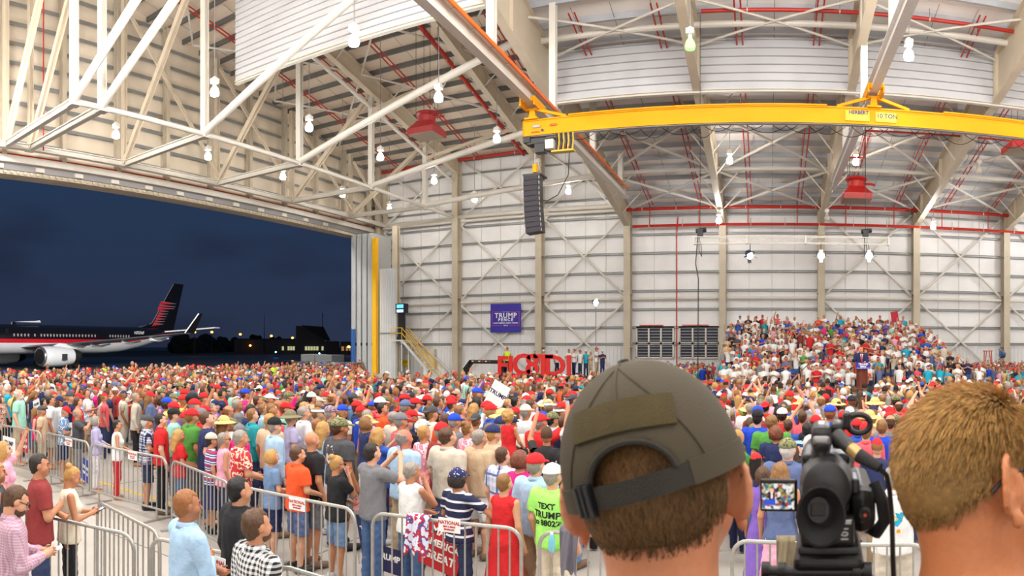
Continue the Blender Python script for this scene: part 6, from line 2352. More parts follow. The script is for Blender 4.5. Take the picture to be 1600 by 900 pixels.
# px, row of the head top, height, sex, pose, top:colour, bottom:colour, hair:colour, hat:colour, extras/wide, where
T = '''
62 709 1.76 m fold tee:maroon jeans:darkjeans short:h_dark - - beside the blue barricade gap
18 757 1.75 m text shirt:pinkcheck pants:darkjeans short:h_brown - beard,glasses at the left edge
108 728 1.66 f text tank:cream leggings:black bun:h_blond - - at the nearest barricade
293 765 1.77 m fold shirt:lightblue pants:khaki short:h_ginger - - in front of the aisle
375 745 1.76 m stand jacket:black pants:black short:h_black - - in front of the aisle
402 795 1.75 m stand shirt:gingham pants:charcoal short:h_brown - beard bareheaded
8 690 1.62 f lup tee:pink pants:navy long:h_blond - - at the left edge
-4 722 1.62 f stand tank:charcoal pants:navy long:h_blond - - at the left edge
30 608 1.84 m stand tee:mint shorts:khaki fringe:h_white - beard,w1.12 bareheaded
66 634 1.76 m stand tee:tan shorts:khaki short:h_grey flatcap:charcoal w1.1 -
100 634 1.78 m text polo:hawaiiblue shorts:navy short:h_grey cap:red beard -
122 638 1.76 m photo tee:charcoal pants:grey fringe:h_grey - - bareheaded
150 650 1.66 f lean shirt:lavender pants:whitestripe bob:h_grey - - -
183 656 1.64 f lean tank:white pants:red short:h_dark - - -
230 648 1.78 m lean polo:plaidblue shorts:darkjeans short:h_white cap:charcoal w1.12 -
57 637 1.60 f stand tank:magenta shorts:grey long:h_fair - - -
52 610 1.66 f text tee:navy jeans:jeans long:h_fair - - reading a sheet
90 592 1.78 m stand tee:mint shorts:navy short:h_dark cap:black - -
82 590 1.66 f stand shirt:white pants:black bob:h_brown - - -
125 603 1.72 f stand tee:black jeans:navy long:h_brown cap:charcoal - -
153 596 1.80 m stand tee:white shorts:khaki short:h_brown - - bareheaded
141 595 1.64 f stand tee:purpleplaid shorts:blue bob:h_fair cap:white - -
190 602 1.76 m text polo:red jeans:jeans fringe:h_grey - - -
179 597 1.74 m stand tee:peach shorts:navy short:h_grey cap:slate - -
208 592 1.76 m up tee:white pants:grey short:h_grey cap:red - -
213 614 1.74 m stand shirt:beige pants:black short:h_grey - - bareheaded
114 588 1.70 f photo tee:turquoise pants:navy short:h_brown - - -
165 572 1.80 m stand shirt:bluefloral jeans:jeans short:h_fair - - -
70 622 1.55 m stand tee:black pants:navy short:h_black - - next to the flat cap wearer
17 586 1.78 m stand tee:navy pants:charcoal short:h_dark - w1.1 -
36 580 1.76 m stand tee:maroon pants:khaki short:h_grey sunhat:straw w1.1 -
2 618 1.62 f stand tee:floral skirt:black bob:h_brown - - -
235 612 1.78 m stand tee:slate jeans:jeans long:h_fair cap:red - -
251 621 1.64 f stand tank:purple pants:black curly:h_brown - - -
267 611 1.70 f stand dress:black - long:h_black - - -
287 617 1.78 m stand tank:neonyellow shorts:grey bald:h_white cap:red - -
303 615 1.86 m up tee:slate shorts:grey short:h_dark cap:black beard,w1.25 -
252 646 1.72 m stand polo:red pants:black short:h_dark - - -
337 625 1.66 f stand tank:purple pants:grey short:h_dark cap:navy - -
351 650 1.66 f stand tank:peach pants:white long:h_fair sunhat:straw - -
358 633 1.76 m stand tee:lightblue shorts:grey fringe:h_ginger - glasses -
388 631 1.76 m text tee:navy shorts:white short:h_dark - glasses with a flag print
404 618 1.80 m photo tee:navy shorts:beige short:h_brown - - -
382 606 1.80 m stand tee:white pants:beige short:h_brown - - -
374 600 1.10 f up tee:purpleplaid pants:purple short:h_brown - z0.7 carried
362 606 1.72 f stand tee:mint pants:grey bob:h_grey - - -
340 601 1.76 m stand tee:mustard pants:khaki short:h_brown cap:red - -
349 597 1.76 m stand tee:charcoal pants:navy short:h_dark cap:navy beard -
321 607 1.62 f stand tee:teal pants:black short:h_black - - -
315 595 1.78 m stand shirt:white pants:charcoal short:h_grey - - behind the slate blue T-shirt
293 597 1.76 m stand tee:grey pants:navy short:h_dark - - bareheaded
281 598 1.76 m stand tee:teal pants:khaki short:h_brown cap:camo - -
253 607 1.76 m stand shirt:cream pants:khaki short:h_brown cap:camo - -
280 671 1.66 f lean tee:red jeans:jeans long:h_blond - - -
331 676 1.62 f stand tee:zigzag skirt:navy short:h_dark cap:beige - -
350 676 1.66 f stand tank:pink jeans:darkjeans short:h_grey - glasses -
376 672 1.76 m lean polo:hawaiired pants:khaki short:h_grey - w1.1 -
430 652 1.78 m stand shirt:lightblue pants:navy short:h_grey cap:black - -
455 641 1.74 f stand tee:lavender pants:grey short:h_grey sunhat:olive - -
476 635 1.80 m stand shirt:white pants:charcoal short:h_grey - w1.1 between the olive hat and the bald head
488 674 1.76 m stand tee:black shorts:grey bald:h_grey - - -
507 659 1.70 f stand tee:lightblue pants:white long:h_blond - - -
531 653 1.84 m stand tee:charcoal shorts:grey short:h_brown cap:camo w1.25 with white back print
517 634 1.78 m stand tee:navy pants:grey short:h_grey cap:patterncap - -
553 614 1.80 m up tee:denim pants:navy short:h_dark cap:charcoal beard -
503 600 1.80 m lup tee:lavender pants:khaki short:h_dark cap:navy - -
447 620 1.72 f stand tank:yellow pants:white pony:h_dark - - -
573 650 1.74 f stand tank:navy pants:white bob:h_fair - - -
593 668 1.68 f photo tee:blue pants:navy long:h_blond - - -
583 692 1.78 m photo tee:grey jeans:jeans short:h_dark - - bareheaded
425 702 1.66 f lean tee:denim shorts:navy bob:h_blond - - -
465 697 1.80 m lean polo:orange shorts:slate short:h_brown - w1.1 -
526 712 1.68 f chin tee:black shorts:denim bun:h_blond - glasses with white earphones
643 722 1.64 f chin tank:white jeans:jeans short:h_grey - w1.15 -
716 731 1.62 f rail tee:stripenavy jeans:darkjeans bob:h_dark cap:flagcap w1.1 -
789 740 1.60 f stand dress:red - short:h_fair - w1.05 at the barricade
814 703 1.66 f stand tank:magenta skirt:black bob:h_auburn - w1.1 -
838 708 1.68 m stand polo:lightblue pants:khaki short:h_grey cap:red w1.1 -
864 724 1.78 m stand tee:neon pants:cream short:h_grey cap:white w1.1 with black back lettering
889 668 1.80 m stand tee:black jeans:denim short:h_grey cap:white w1.1 -
627 645 1.80 m stand tank:coral pants:grey short:h_grey cap:grey - -
632 670 1.78 m stand tee:lightblue pants:khaki fringe:h_grey - w1.15 with sunburnt bald head
663 665 1.70 f stand tee:tiedye pants:khaki short:h_blond - - -
700 668 1.80 m stand polo:beige jeans:jeans short:h_brown - w1.2 -
691 660 1.80 m stand tee:maroon pants:navy short:h_grey cap:red - -
731 659 1.70 f stand tank:tiedye skirt:pink bun:h_fair - - with a shoulder strap
750 671 1.74 m stand tee:tan shorts:white short:h_grey - w1.1 -
795 643 1.20 f sit tank:red shorts:black curly:h_blond - z1.0 -
786 698 1.76 m stand polo:whiteplaid pants:khaki short:h_brown - - below the child on shoulders
762 627 1.82 m stand tee:white pants:navy short:h_grey cap:red w1.15 -
754 655 1.50 m stand tee:white shorts:blue short:h_blond - - -
711 646 1.78 m stand tee:grey pants:navy short:h_grey cap:royal - -
685 620 1.82 m stand shirt:slate pants:khaki short:h_brown - - -
671 615 1.80 m stand shirt:lightblue pants:navy short:h_grey - - -
634 625 1.82 m stand tee:black pants:grey short:h_grey cap:slate - -
742 630 1.70 f stand tee:black jeans:navy long:h_blond - - -
707 623 1.72 f up tee:white pants:blue short:h_brown cap:red - -
661 620 1.62 m stand tee:navy pants:navy short:h_dark - - -
652 604 1.82 m stand shirt:white pants:grey fringe:h_grey - - -
629 600 1.80 m stand tee:navy pants:khaki short:h_dark - - -
806 620 1.78 m stand shirt:cream pants:navy short:h_black - - -
822 632 1.80 m stand tee:white pants:grey short:h_grey cap:cream - -
845 646 1.80 m up tee:red pants:navy short:h_grey cap:red w1.15 -
862 618 1.76 m photo tee:red pants:navy short:h_dark - - -
860 608 1.78 m stand tee:purple pants:navy short:h_brown cap:red - -
882 650 1.78 m stand tee:navy pants:grey short:h_brown - - -
1184 640 1.82 m stand tee:royal pants:navy short:h_dark cap:black - -
1206 648 1.80 m stand tee:green pants:grey short:h_fair - w1.15 -
1213 664 1.70 f stand tee:navy jeans:black bob:h_auburn - w1.1 -
1231 685 1.76 m stand polo:slate pants:white short:h_white cap:camo w1.15 -
1232 655 1.62 m stand tee:blue pants:navy short:h_brown - - -
1262 660 1.74 m hips polo:stripeblue shorts:navy short:h_black - - -
1254 641 1.80 m high tee:coral jeans:navy short:h_brown - - -
1297 633 1.82 m stand tee:royal pants:khaki short:h_ginger cap:royal w1.15 -
1177 662 1.72 m stand tee:grey pants:khaki short:h_brown cap:olive - -
1218 633 1.72 f stand tank:black pants:black long:h_black - - -
1353 660 1.76 m stand shirt:coral shorts:black short:h_fair cap:red - -
1391 648 1.80 m stand tee:grey pants:navy fringe:h_brown - - -
1220 722 1.64 f stand tank:slate skirt:pink long:h_fair - - -
1396 728 1.78 m lean shirt:white pants:beige short:h_grey - w1.1 with blue fish back print
1378 655 1.80 m stand tee:royal pants:navy short:h_fair - - -
1193 728 1.66 f stand dress:purple - bob:h_brown - - -
1318 642 1.76 m stand tee:red pants:navy short:h_dark cap:red - -
'''
ROOT_OF = {}
HANDPX = []
for ln in T.strip().splitlines():
    f = ln.split(None, 10)
    px, py, h, sex, pose = float(f[0]), float(f[1]), float(f[2]), f[3], f[4]
    top, topc = f[5].split(':')
    bot, botc = f[6].split(':') if ':' in f[6] else (None, None)
    hair, hairc = f[7].split(':')
    hat, hatc = f[8].split(':') if ':' in f[8] else (None, None)
    ex = f[9].split(',') if f[9] != '-' else []
    where = f[10].strip() if len(f) > 10 and f[10].strip() != '-' else ''
    if where.startswith('- '):
        where = where[2:]
    z, wide = 0.0, 1.0
    for e in ex:
        if e[0] == 'z' and e[1:2].isdigit():
            z = float(e[1:])
        if e[0] == 'w' and e[1:2].isdigit():
            wide = float(e[1:])
    hh = h + (0.02 if hat else 0.0)
    d = (EYE - hh - z) * F / (py - CY)
    if pose == 'sit':
        d, z = 9.2, 0.0
        z = EYE - (py - CY) * d / F - h
    if pose != 'sit':
        d *= .94
        h = EYE - z - (py - CY) * d / F - (.02 if hat else 0)
    a = ang(px)
    for _ in range(14):
        x, y = d * math.sin(a), d * math.cos(a)
        if z or pose == 'sit' or h < 1.5 or all((x - u) ** 2 + (y - v) ** 2 > .17 for u, v in PEOPLE):
            break
        d *= 1.025
        h = EYE - z - (py - CY) * d / F - (.02 if hat else 0)
    ymin = 7.45 if x < -8.7 else (7.3 if x < -6.6 else 6.85)
    if y > 4.8 and y < ymin:
        d = ymin / math.cos(a)
        h = EYE - (py - CY) * d / F - (0.02 if hat else 0)
        x, y = d * math.sin(a), d * math.cos(a)
    yaw = None
    if pose == 'sit':
        yaw = math.atan2(-(4.2 - x), 29.0 - y)
    lab = make_label(top, topc, bot, botc, hat, hatc, pose, where)
    if lab in LABELS or (hat is None and bot and not where):
        lab = make_label(top, topc, bot, botc, hat, hatc, pose, (where + ' ' if where else '') + 'with %s %s' % (cname(botc), BOTW[bot]) if bot else where)
    LABELS.add(lab)
    P = add_person(x, y, h, sex, pose, top, topc, bot, botc, hair, hairc, hat, hatc, z=z, yaw=yaw, lod=0 if d < 12.5 else 1, label=lab, extra=ex, wide=wide,
                   skin=(206, 120, 96) if 'sunburnt' in where else None)
    P['lab'] = lab
    HANDPX.append((CX + F * math.atan2(x, y), math.hypot(x, y)))
    ROOT_OF[(int(px), int(py))] = P
N_HAND = len(PEOPLE)

# what the near people hold
for key, both, l in (((18, 757), True, 'white phone the checked shirt wearer at the left edge looks at'), ((108, 728), True, 'phone in the hands of the person in the cream sleeveless top'),
                     ((122, 638), True, 'phone held up by the person in the charcoal T-shirt'), ((303, 615), False, 'phone held up by the person in the slate blue T-shirt'),
                     ((404, 618), True, 'phone held up by the person in the navy T-shirt'), ((583, 692), True, 'black phone held up by the person in the grey T-shirt'),
                     ((593, 668), True, 'phone held up by the fair person in mid blue'), ((845, 646), False, 'phone held up by the person in the red T-shirt and cap'),
                     ((862, 618), True, 'phone held up by the bareheaded person in the red T-shirt'), ((1254, 641), True, 'phone stretched up by the person in the coral T-shirt'),
                     ((114, 588), True, 'phone held up by the person in turquoise'), ((388, 631), True, 'phone looked at by the person with the flag print')):
    held_phone(ROOT_OF[key], l, both, color=(230, 230, 232) if key[0] in (18,) else (30, 30, 34))
P = ROOT_OF[(526, 712)]
c = hand_point(P, 1)
o = empty('phone', c, 'pink phone held low by the person in black with white earphones', 'phone')
rt = (P['M'].to_3x3() @ Vector((1, .6, 0))).normalized()
upv = (P['M'].to_3x3() @ Vector((-.3, .3, 1))).normalized()
part(MB().prism([(-.037, -.075), (.037, -.075), (.037, .075), (-.037, .075)], c, rt, upv, .009), 'case', mat('phone_pink', (236, 150, 156), 0.4), o)
part(MB().prism([(-.008, .05), (.008, .05), (.008, .062), (-.008, .062)], c + rt.cross(upv) * .009, rt, upv, .002), 'camera_lens', M_BLACK, o)
ew = P['M'] @ Vector((.07, .07, 1.6))
wire = empty('earphones', ew, 'thin white earphone wire of the person in the black T-shirt', 'earphones')
part(MB().path([ew, P['M'] @ Vector((.06, .16, 1.42)), P['M'] @ Vector((-.02, .20, 1.2)), P['M'] @ Vector((-.1, .26, 1.0)), P['M'] @ Vector((-.05, .24, 1.12)), c], .003, 4), 'wire', M_WHITEP, wire)
part(MB().lathe([(.004, -.008), (.008, 0), (.004, .008)], ew, 6), 'earbud', M_WHITEP, wire)
# straw hat hanging on the back of the bearded person
P = ROOT_OF[(30, 608)]
sh = bpy.data.objects.new('straw_hat', hat_mesh('sunhat'))
COL.objects.link(sh)
M_ = P['M'] @ Matrix.Translation((-.03, -.17, 1.38)) @ Matrix.Rotation(math.radians(78), 4, 'X') @ Matrix.Translation((0, .014, -1.69))
sh.matrix_world = M_
setc(sh, 'straw')
tag(sh, 'straw hat hanging on the back of the white bearded person', 'hat')


def back_print(P, body, size, z, m, dx=0.0, bold=.004, spacing=1.0):
    """letters or marks laid on the back of a shirt, following its surface"""
    shirt = next(o for k, o in P.items() if k in ('shirt', 'polo_shirt', 'sleeveless_top', 'jacket'))
    me = text_mesh(body, size, extrude=0, bold=bold, spacing=spacing) if isinstance(body, str) else body
    sm = shirt.data
    bvh = BVHTree.FromPolygons([v.co[:] for v in sm.vertices], [p.vertices[:] for p in sm.polygons])
    for v in me.vertices:
        x, zz = v.co.x + dx, z + v.co.y
        hit = bvh.ray_cast(Vector((x, -.6, zz)), Vector((0, 1, 0)))
        yy = hit[0].y if hit[0] else -.13
        v.co = (x, yy - .004, zz)
    me.materials.clear()
    me.materials.append(m)
    o = bpy.data.objects.new('shirt_print', me)
    COL.objects.link(o)
    o.parent = shirt
    return o


def shape_mesh(polys):
    me = bpy.data.meshes.new('print')
    vs, fs = [], []
    for p in polys:
        fs.append(tuple(range(len(vs), len(vs) + len(p))))
        vs += [(x, y, 0) for x, y in p]
    me.from_pydata(vs, [], fs)
    return me


P = ROOT_OF[(864, 724)]
for t, z, sz in (('TEXT', 1.33, .085), ('TRUMP', 1.235, .098), ('to 88022', 1.15, .085)):
    back_print(P, t, sz, z, M_BLACK, bold=.003)
P = ROOT_OF[(531, 653)]
M_PALE = mat('pale_print', (206, 206, 206), 0.7)
rows_ = []
for k in range(3):
    w = (.06, .075, .09)[k]
    rows_.append([(-w, .0 + .035 * (2 - k)), (w, .0 + .035 * (2 - k)), (w, .022 + .035 * (2 - k)), (-w, .022 + .035 * (2 - k))])
rows_ += [[(-.07, -.03), (-.05, -.10), (0, -.16), (.05, -.10), (.07, -.03), (.03, -.02), (0, -.05), (-.03, -.02)], [(-.09, -.075), (-.075, -.075), (-.075, -.15), (-.09, -.15)], [(.075, -.075), (.09, -.075), (.09, -.15), (.075, -.15)], [(-.08, -.19), (.08, -.19), (.08, -.17), (-.08, -.17)]]
back_print(P, shape_mesh(rows_), 1, 1.32, M_PALE)
P = ROOT_OF[(889, 668)]
rw = np.random.default_rng(3)
back_print(P, shape_mesh([[(cx - w, cy), (cx, cy - hgt), (cx + w, cy), (cx, cy + hgt)] for cx, cy, w, hgt in [(rw.uniform(-.1, .1), rw.uniform(-.1, .08), rw.uniform(.01, .03), rw.uniform(.01, .035)) for _ in range(14)]]), 1, 1.27, M_PALE)
back_print(P, shape_mesh([[(-.02, .05), (0, .0), (.02, .05), (0, .1)]]), 1, 1.27, mat('print_blue', (50, 110, 210), .7))
P = ROOT_OF[(1396, 728)]
M_FISH = mat('print_turquoise', (30, 170, 210), .7)
back_print(P, shape_mesh([[(-.09, .02), (-.03, .07), (.05, .04), (.075, -.03), (.03, -.09), (-.04, -.05)], [(.05, .05), (.11, .08), (.075, -.02)], [(-.1, .08), (-.02, .1), (-.05, .07)]]), 1, 1.25, M_FISH)
back_print(P, shape_mesh([[(-.06, .0), (.0, .035), (.04, -.02), (.0, -.03)]]), 1, 1.251, mat('print_yellow', (240, 220, 90), .7))
back_print(P, shape_mesh([[(.02, -.12), (.05, -.11), (.06, -.15), (.02, -.15)]]), 1, 1.25, mat('print_orange', (244, 160, 30), .7))
P = ROOT_OF[(388, 631)]
for rr_, cc in ((.075, (206, 60, 60)), (.055, (226, 226, 230)), (.036, (60, 90, 180))):
    arc = [(rr_ * math.cos(t), rr_ * math.sin(t)) for t in np.linspace(0, PI, 9)] + [((rr_ - .016) * math.cos(t), (rr_ - .016) * math.sin(t)) for t in np.linspace(PI, 0, 9)]
    back_print(P, shape_mesh([[arc[i], arc[i + 1], arc[16 - i], arc[17 - i]] for i in range(8)]), 1, 1.24, mat('print_%d' % cc[0], cc, .7))

# the speaker behind the podium
sp = add_person(4.16, 29.85, 1.86, 'm', 'speak', 'jacket', 'navy', 'pants', 'navy', 'short', 'h_blond', z=1.08, yaw=PI, lod=0, label='person in dark suit with red tie speaking behind the podium', skin=(226, 160, 120), wide=1.08)
PEOPLE.pop()
s_ = MB().prism([(-.055, 1.46), (.055, 1.46), (.018, 1.16), (-.018, 1.16)], (0, .165, 0), (1, 0, 0), (0, 0, 1), -.02)
o = s_.build('shirt_front', M_WHITEP)
o.parent = sp['body']
s_ = MB().prism([(-.02, 1.45), (.02, 1.45), (.028, 1.15), (0, 1.11), (-.028, 1.15)], (0, .182, 0), (1, 0, 0), (0, 0, 1), -.014)
o = s_.build('tie', mat('tie_red', (200, 20, 30), 0.5))
o.parent = sp['body']

# ---------------------------------------------------------------- the nearer part of the crowd, one by one
TOPCH = ['white'] * 5 + ['red'] * 3 + ['navy'] * 3 + ['black'] * 3 + ['grey', 'charcoal', 'lightblue', 'blue', 'royal', 'slate', 'pink', 'coral', 'beige', 'tan', 'cream', 'yellow', 'teal', 'mint', 'lavender', 'purple', 'maroon', 'green', 'orange', 'magenta', 'turquoise', 'hawaiiblue', 'stripewhite', 'whiteplaid', 'bluefloral', 'floral']
HATCH = [None] * 11 + [('cap', 'red')] * 5 + [('cap', 'white'), ('cap', 'navy'), ('cap', 'black'), ('cap', 'camo'), ('cap', 'beige'), ('cap', 'grey'), ('cap', 'royal'), ('visor', 'white'), ('sunhat', 'straw'), ('backcap', 'charcoal'), ('backcap', 'red')]
HAIRCH = ['h_brown'] * 4 + ['h_dark'] * 3 + ['h_grey'] * 3 + ['h_blond'] * 3 + ['h_fair'] * 3 + ['h_black', 'h_white', 'h_ginger', 'h_auburn']
POSECH = ['stand'] * 26 + ['up', 'photo', 'photo', 'clap', 'lup', 'fold', 'high']
BOTCH = [('jeans', 'jeans'), ('jeans', 'darkjeans'), ('pants', 'khaki'), ('shorts', 'beige'), ('pants', 'black'), ('shorts', 'navy'), ('pants', 'grey')]
rg = random.Random(21)


def free(x, y, r):
    return all((x - a) ** 2 + (y - b) ** 2 > r * r for a, b in PEOPLE)


def floor_ok(x, y):
    d = math.hypot(x, y)
    px = CX + F * math.atan2(x, y)
    if x < -33.3 or x > 24 or y > 49.5:
        return False
    if 565 < px < 1000 and d > 31.5:
        return False
    if 1322 < px < 1368 and d > 22.5:
        return False
    if -4.0 < x < 13.0 and y > 26.5:
        return False
    if x < -10 and y > 40.5 and x > -20 and y < 46:
        return False
    if x < -26 and 38 < y < 47.5:
        return False
    if -28.5 < x < -24.0 and y > 47.2:
        return False
    if 128 < px < 262 and d < 17.5:      # open floor behind the barricades on the left
        return False
    if 360 < px < 900 and d < 9.6:
        return False
    if y < 7.5:
        return False
    return True


cands, CG = [], list(PEOPLE)
total_ind = 298
for _ in range(30000):
    d = 7.4 + rg.random() ** 0.8 * 14.0
    a = rg.uniform(-1.13, 0.385)
    x, y = d * math.sin(a), d * math.cos(a)
    px = CX + F * a
    if (905 < px < 1165 or 1405 < px) and d > 7:       # hidden behind the two close heads
        continue
    if not floor_ok(x, y):
        continue
    if any(hd < 13 and d < hd - .25 and abs(px - hp) < 230 / d for hp, hd in HANDPX):      # keep the view of those seen in the photograph
        continue
    r = .48 if d > 11 else .54
    if any((x - u) ** 2 + (y - v) ** 2 < r * r for u, v in CG):
        continue
    CG.append((x, y))
    cands.append((d, x, y, px))
cands.sort()
for d, x, y, px in cands:
    if len(PEOPLE) >= total_ind:
        break
    sex = rg.choice('mmmff')
    for attempt in range(60):
        pose = rg.choice(POSECH)
        topc = rg.choice(TOPCH)
        top = rg.choice(['tee', 'tee', 'tee', 'polo', 'shirt'] if sex == 'm' else ['tee', 'tank', 'tank', 'shirt'])
        hat = rg.choice(HATCH)
        bot, botc = rg.choice(BOTCH)
        where = ''
        lab = make_label(top, topc, bot, botc, hat[0] if hat else None, hat[1] if hat else None, pose, 'bareheaded' if not hat else '')
        side = 'left crowd' if px < 905 else 'right crowd'
        lab = lab + ', ' + side if not lab.endswith('bareheaded') else lab.replace(' bareheaded', ', bareheaded') + ', ' + side
        if lab not in LABELS:
            break
    else:
        continue
    LABELS.add(lab)
    hair = rg.choice(['short', 'short', 'short', 'fringe']) if sex == 'm' else rg.choice(['long', 'long', 'bob', 'pony', 'bun', 'curly'])
    if hat and hair in ('bun', 'curly'):
        hair = 'long'
    add_person(x, y, rg.gauss(1.81 if sex == 'm' else 1.70, .05), sex, pose, top, topc, bot, botc, hair, rg.choice(HAIRCH), hat[0] if hat else None, hat[1] if hat else None,
               lod=1, yaw=math.atan2(-(4.2 - x), 29 - y) + rg.gauss(0, .25), label=lab, wide=rg.uniform(.95, 1.15))
print('individual people', len(PEOPLE), 'hand placed', N_HAND)

# ---------------------------------------------------------------- the rest of the crowd: too many to count, one object
def ico(c, r, sub=1):
    t = (1 + 5 ** .5) / 2
    V = [(-1, t, 0), (1, t, 0), (-1, -t, 0), (1, -t, 0), (0, -1, t), (0, 1, t), (0, -1, -t), (0, 1, -t), (t, 0, -1), (t, 0, 1), (-t, 0, -1), (-t, 0, 1)]
    Fc = [(0, 11, 5), (0, 5, 1), (0, 1, 7), (0, 7, 10), (0, 10, 11), (1, 5, 9), (5, 11, 4), (11, 10, 2), (10, 7, 6), (7, 1, 8), (3, 9, 4), (3, 4, 2), (3, 2, 6), (3, 6, 8), (3, 8, 9), (4, 9, 5), (2, 4, 11), (6, 2, 10), (8, 6, 7), (9, 8, 1)]
    V = [np.array(v) / np.linalg.norm(v) for v in V]
    for _ in range(sub):
        mid, nf = {}, []

        def m_(a, b):
            k = (min(a, b), max(a, b))
            if k not in mid:
                v = V[a] + V[b]
                V.append(v / np.linalg.norm(v))
                mid[k] = len(V) - 1
            return mid[k]
        for a, b, c_ in Fc:
            ab, bc, ca = m_(a, b), m_(b, c_), m_(c_, a)
            nf += [(a, ab, ca), (b, bc, ab), (c_, ca, bc), (ab, bc, ca)]
        Fc = nf
    return np.array(V) * r + c, np.array(Fc)


def far_person(pose, cap, long_hair, sex):
    """low detail figure: vertices, triangles, and for each triangle 0 skin 1 hair 2 top 3 bottom 4 hat"""
    Vs, Fs, Cs = [], [], []

    def add(V, Fc, c):
        b = sum(len(v) for v in Vs)
        Vs.append(np.asarray(V, float))
        Fs.append(np.asarray(Fc) + b)
        Cs.append(np.full(len(Fc), c) if np.isscalar(c) else c)

    def loft(rings, n, c, close=True):
        V, Fc = [], []
        for (x, y, z, rx, ry) in rings:
            for i in range(n):
                a = 2 * PI * i / n
                V.append((x + rx * math.cos(a), y + ry * math.sin(a), z))
        for j in range(len(rings) - 1):
            for i in range(n):
                p, q = j * n + i, j * n + (i + 1) % n
                Fc += [(p, q, q + n), (p, q + n, p + n)]
        add(V, Fc, c)

    def limb(a, b, ra, rb, c, n=5):
        a, b = np.array(a), np.array(b)
        d = (b - a) / np.linalg.norm(b - a)
        u = np.cross(d, (0.3, 0.9, 0.2))
        u /= np.linalg.norm(u)
        w = np.cross(d, u)
        V = [p + r * (u * math.cos(2 * PI * i / n) + w * math.sin(2 * PI * i / n)) for p, r in ((a, ra), (b, rb)) for i in range(n)]
        Fc = []
        for i in range(n):
            q = (i + 1) % n
            Fc += [(i, q, q + n), (i, q + n, i + n)]
        Fc += [(n, n + i, n + i + 1) for i in range(1, n - 1)]
        add(V, Fc, c)
    hw = .082
    V, Fc = ico((0, -.005, 1.635), 1.0, 2)
    V = (V - (0, -.005, 1.635)) * (hw, .102, .122) + (0, -.005, 1.635)
    C = V[Fc].mean(1)
    col = np.zeros(len(Fc), int)
    col[(C[:, 1] < .01) & (C[:, 2] > 1.59) | (C[:, 2] > 1.705)] = 1
    if cap:
        col[C[:, 2] > 1.672] = 4
    V = np.where((col == 1).any() & (V[:, 1:2] < .01) & (V[:, 2:3] > 1.6), (V - (0, 0, 1.635)) * 1.05 + (0, 0, 1.635), V)
    add(V, Fc, col)
    add([(-.012, .095, 1.635), (.012, .095, 1.635), (0, .122, 1.605), (0, .09, 1.59)], [(0, 2, 1), (1, 2, 3), (0, 3, 2)], 0)
    if cap:
        bs = -1 if cap == 2 else 1
        add([(-.075, bs * .06, 1.69), (.075, bs * .06, 1.69), (.055, bs * .175, 1.665), (-.055, bs * .175, 1.665), (-.075, bs * .06, 1.675), (.075, bs * .06, 1.675), (.055, bs * .175, 1.65), (-.055, bs * .175, 1.65)],
            [(0, 1, 2), (0, 2, 3), (4, 6, 5), (4, 7, 6), (2, 1, 5), (2, 5, 6), (3, 2, 6), (3, 6, 7), (0, 3, 7), (0, 7, 4)], 4)
    if long_hair:
        loft([(0, -.03, 1.66, .09, .09), (0, -.05, 1.56, .095, .07), (0, -.075, 1.42, .085, .04), (0, -.09, 1.36, .05, .02)], 8, 1)
    loft([(0, 0, 1.42, .06, .055), (0, 0, 1.56, .05, .05)], 6, 0)
    s = 1.0 if sex == 'm' else .88
    loft([(0, 0, .86, .175 * s, .13), (0, 0, 1.08, .165 * s, .125), (0, 0, 1.28, .19 * s, .13), (0, 0, 1.40, .20 * s, .105), (0, -.005, 1.455, .11 * s, .07), (0, -.005, 1.48, .05, .05)], 10, 2)
    loft([(0, 0, .50, .15, .10), (0, 0, .88, .165, .12)], 8, 3)
    for sx in (1, -1):
        limb((sx * .09, 0, .52), (sx * .1, 0, .03), .075, .055, 3)
    sh = .185 * s
    re, rw, le, lw = POSES[pose][:4]
    for sx, E_, W_ in ((1, re, rw), (-1, le, lw)):
        S = np.array((sx * sh, 0, 1.40))
        E_, W_ = np.array(E_), np.array(W_)
        m1 = S + (E_ - S) * .65
        limb(S, m1, .066, .06, 2)
        limb(S + (E_ - S) * .5, E_, .046, .042, 0)
        f = (W_ - E_) / np.linalg.norm(W_ - E_)
        limb(E_ - f * .03, W_ + f * .15, .042, .026, 0)
    return np.concatenate(Vs), np.concatenate(Fs), np.concatenate(Cs)


FAR = {}
pts = []      # x, y, z, yaw, kind
GRID = {}


def gkey(x, y):
    return int(x // .6), int(y // .6)


for a, b in PEOPLE:
    GRID.setdefault(gkey(a, b), []).append((a, b))


def gfree(x, y, r):
    i, j = gkey(x, y)
    for u in (-1, 0, 1):
        for v in (-1, 0, 1):
            for a, b in GRID.get((i + u, j + v), ()):
                if (x - a) ** 2 + (y - b) ** 2 < r * r:
                    return False
    return True


for _ in range(60000):
    x, y = rg.uniform(-33.2, 24), rg.uniform(8, 49.5)
    d = math.hypot(x, y)
    a = math.atan2(x, y)
    if a < -1.17 or a > .40 or d < 9 or not floor_ok(x, y):
        continue
    if not gfree(x, y, .56):
        continue
    GRID.setdefault(gkey(x, y), []).append((x, y))
    pts.append((x, y, 0.0, math.atan2(-(4.2 - x), 29 - y) + rg.gauss(0, .35), 0))
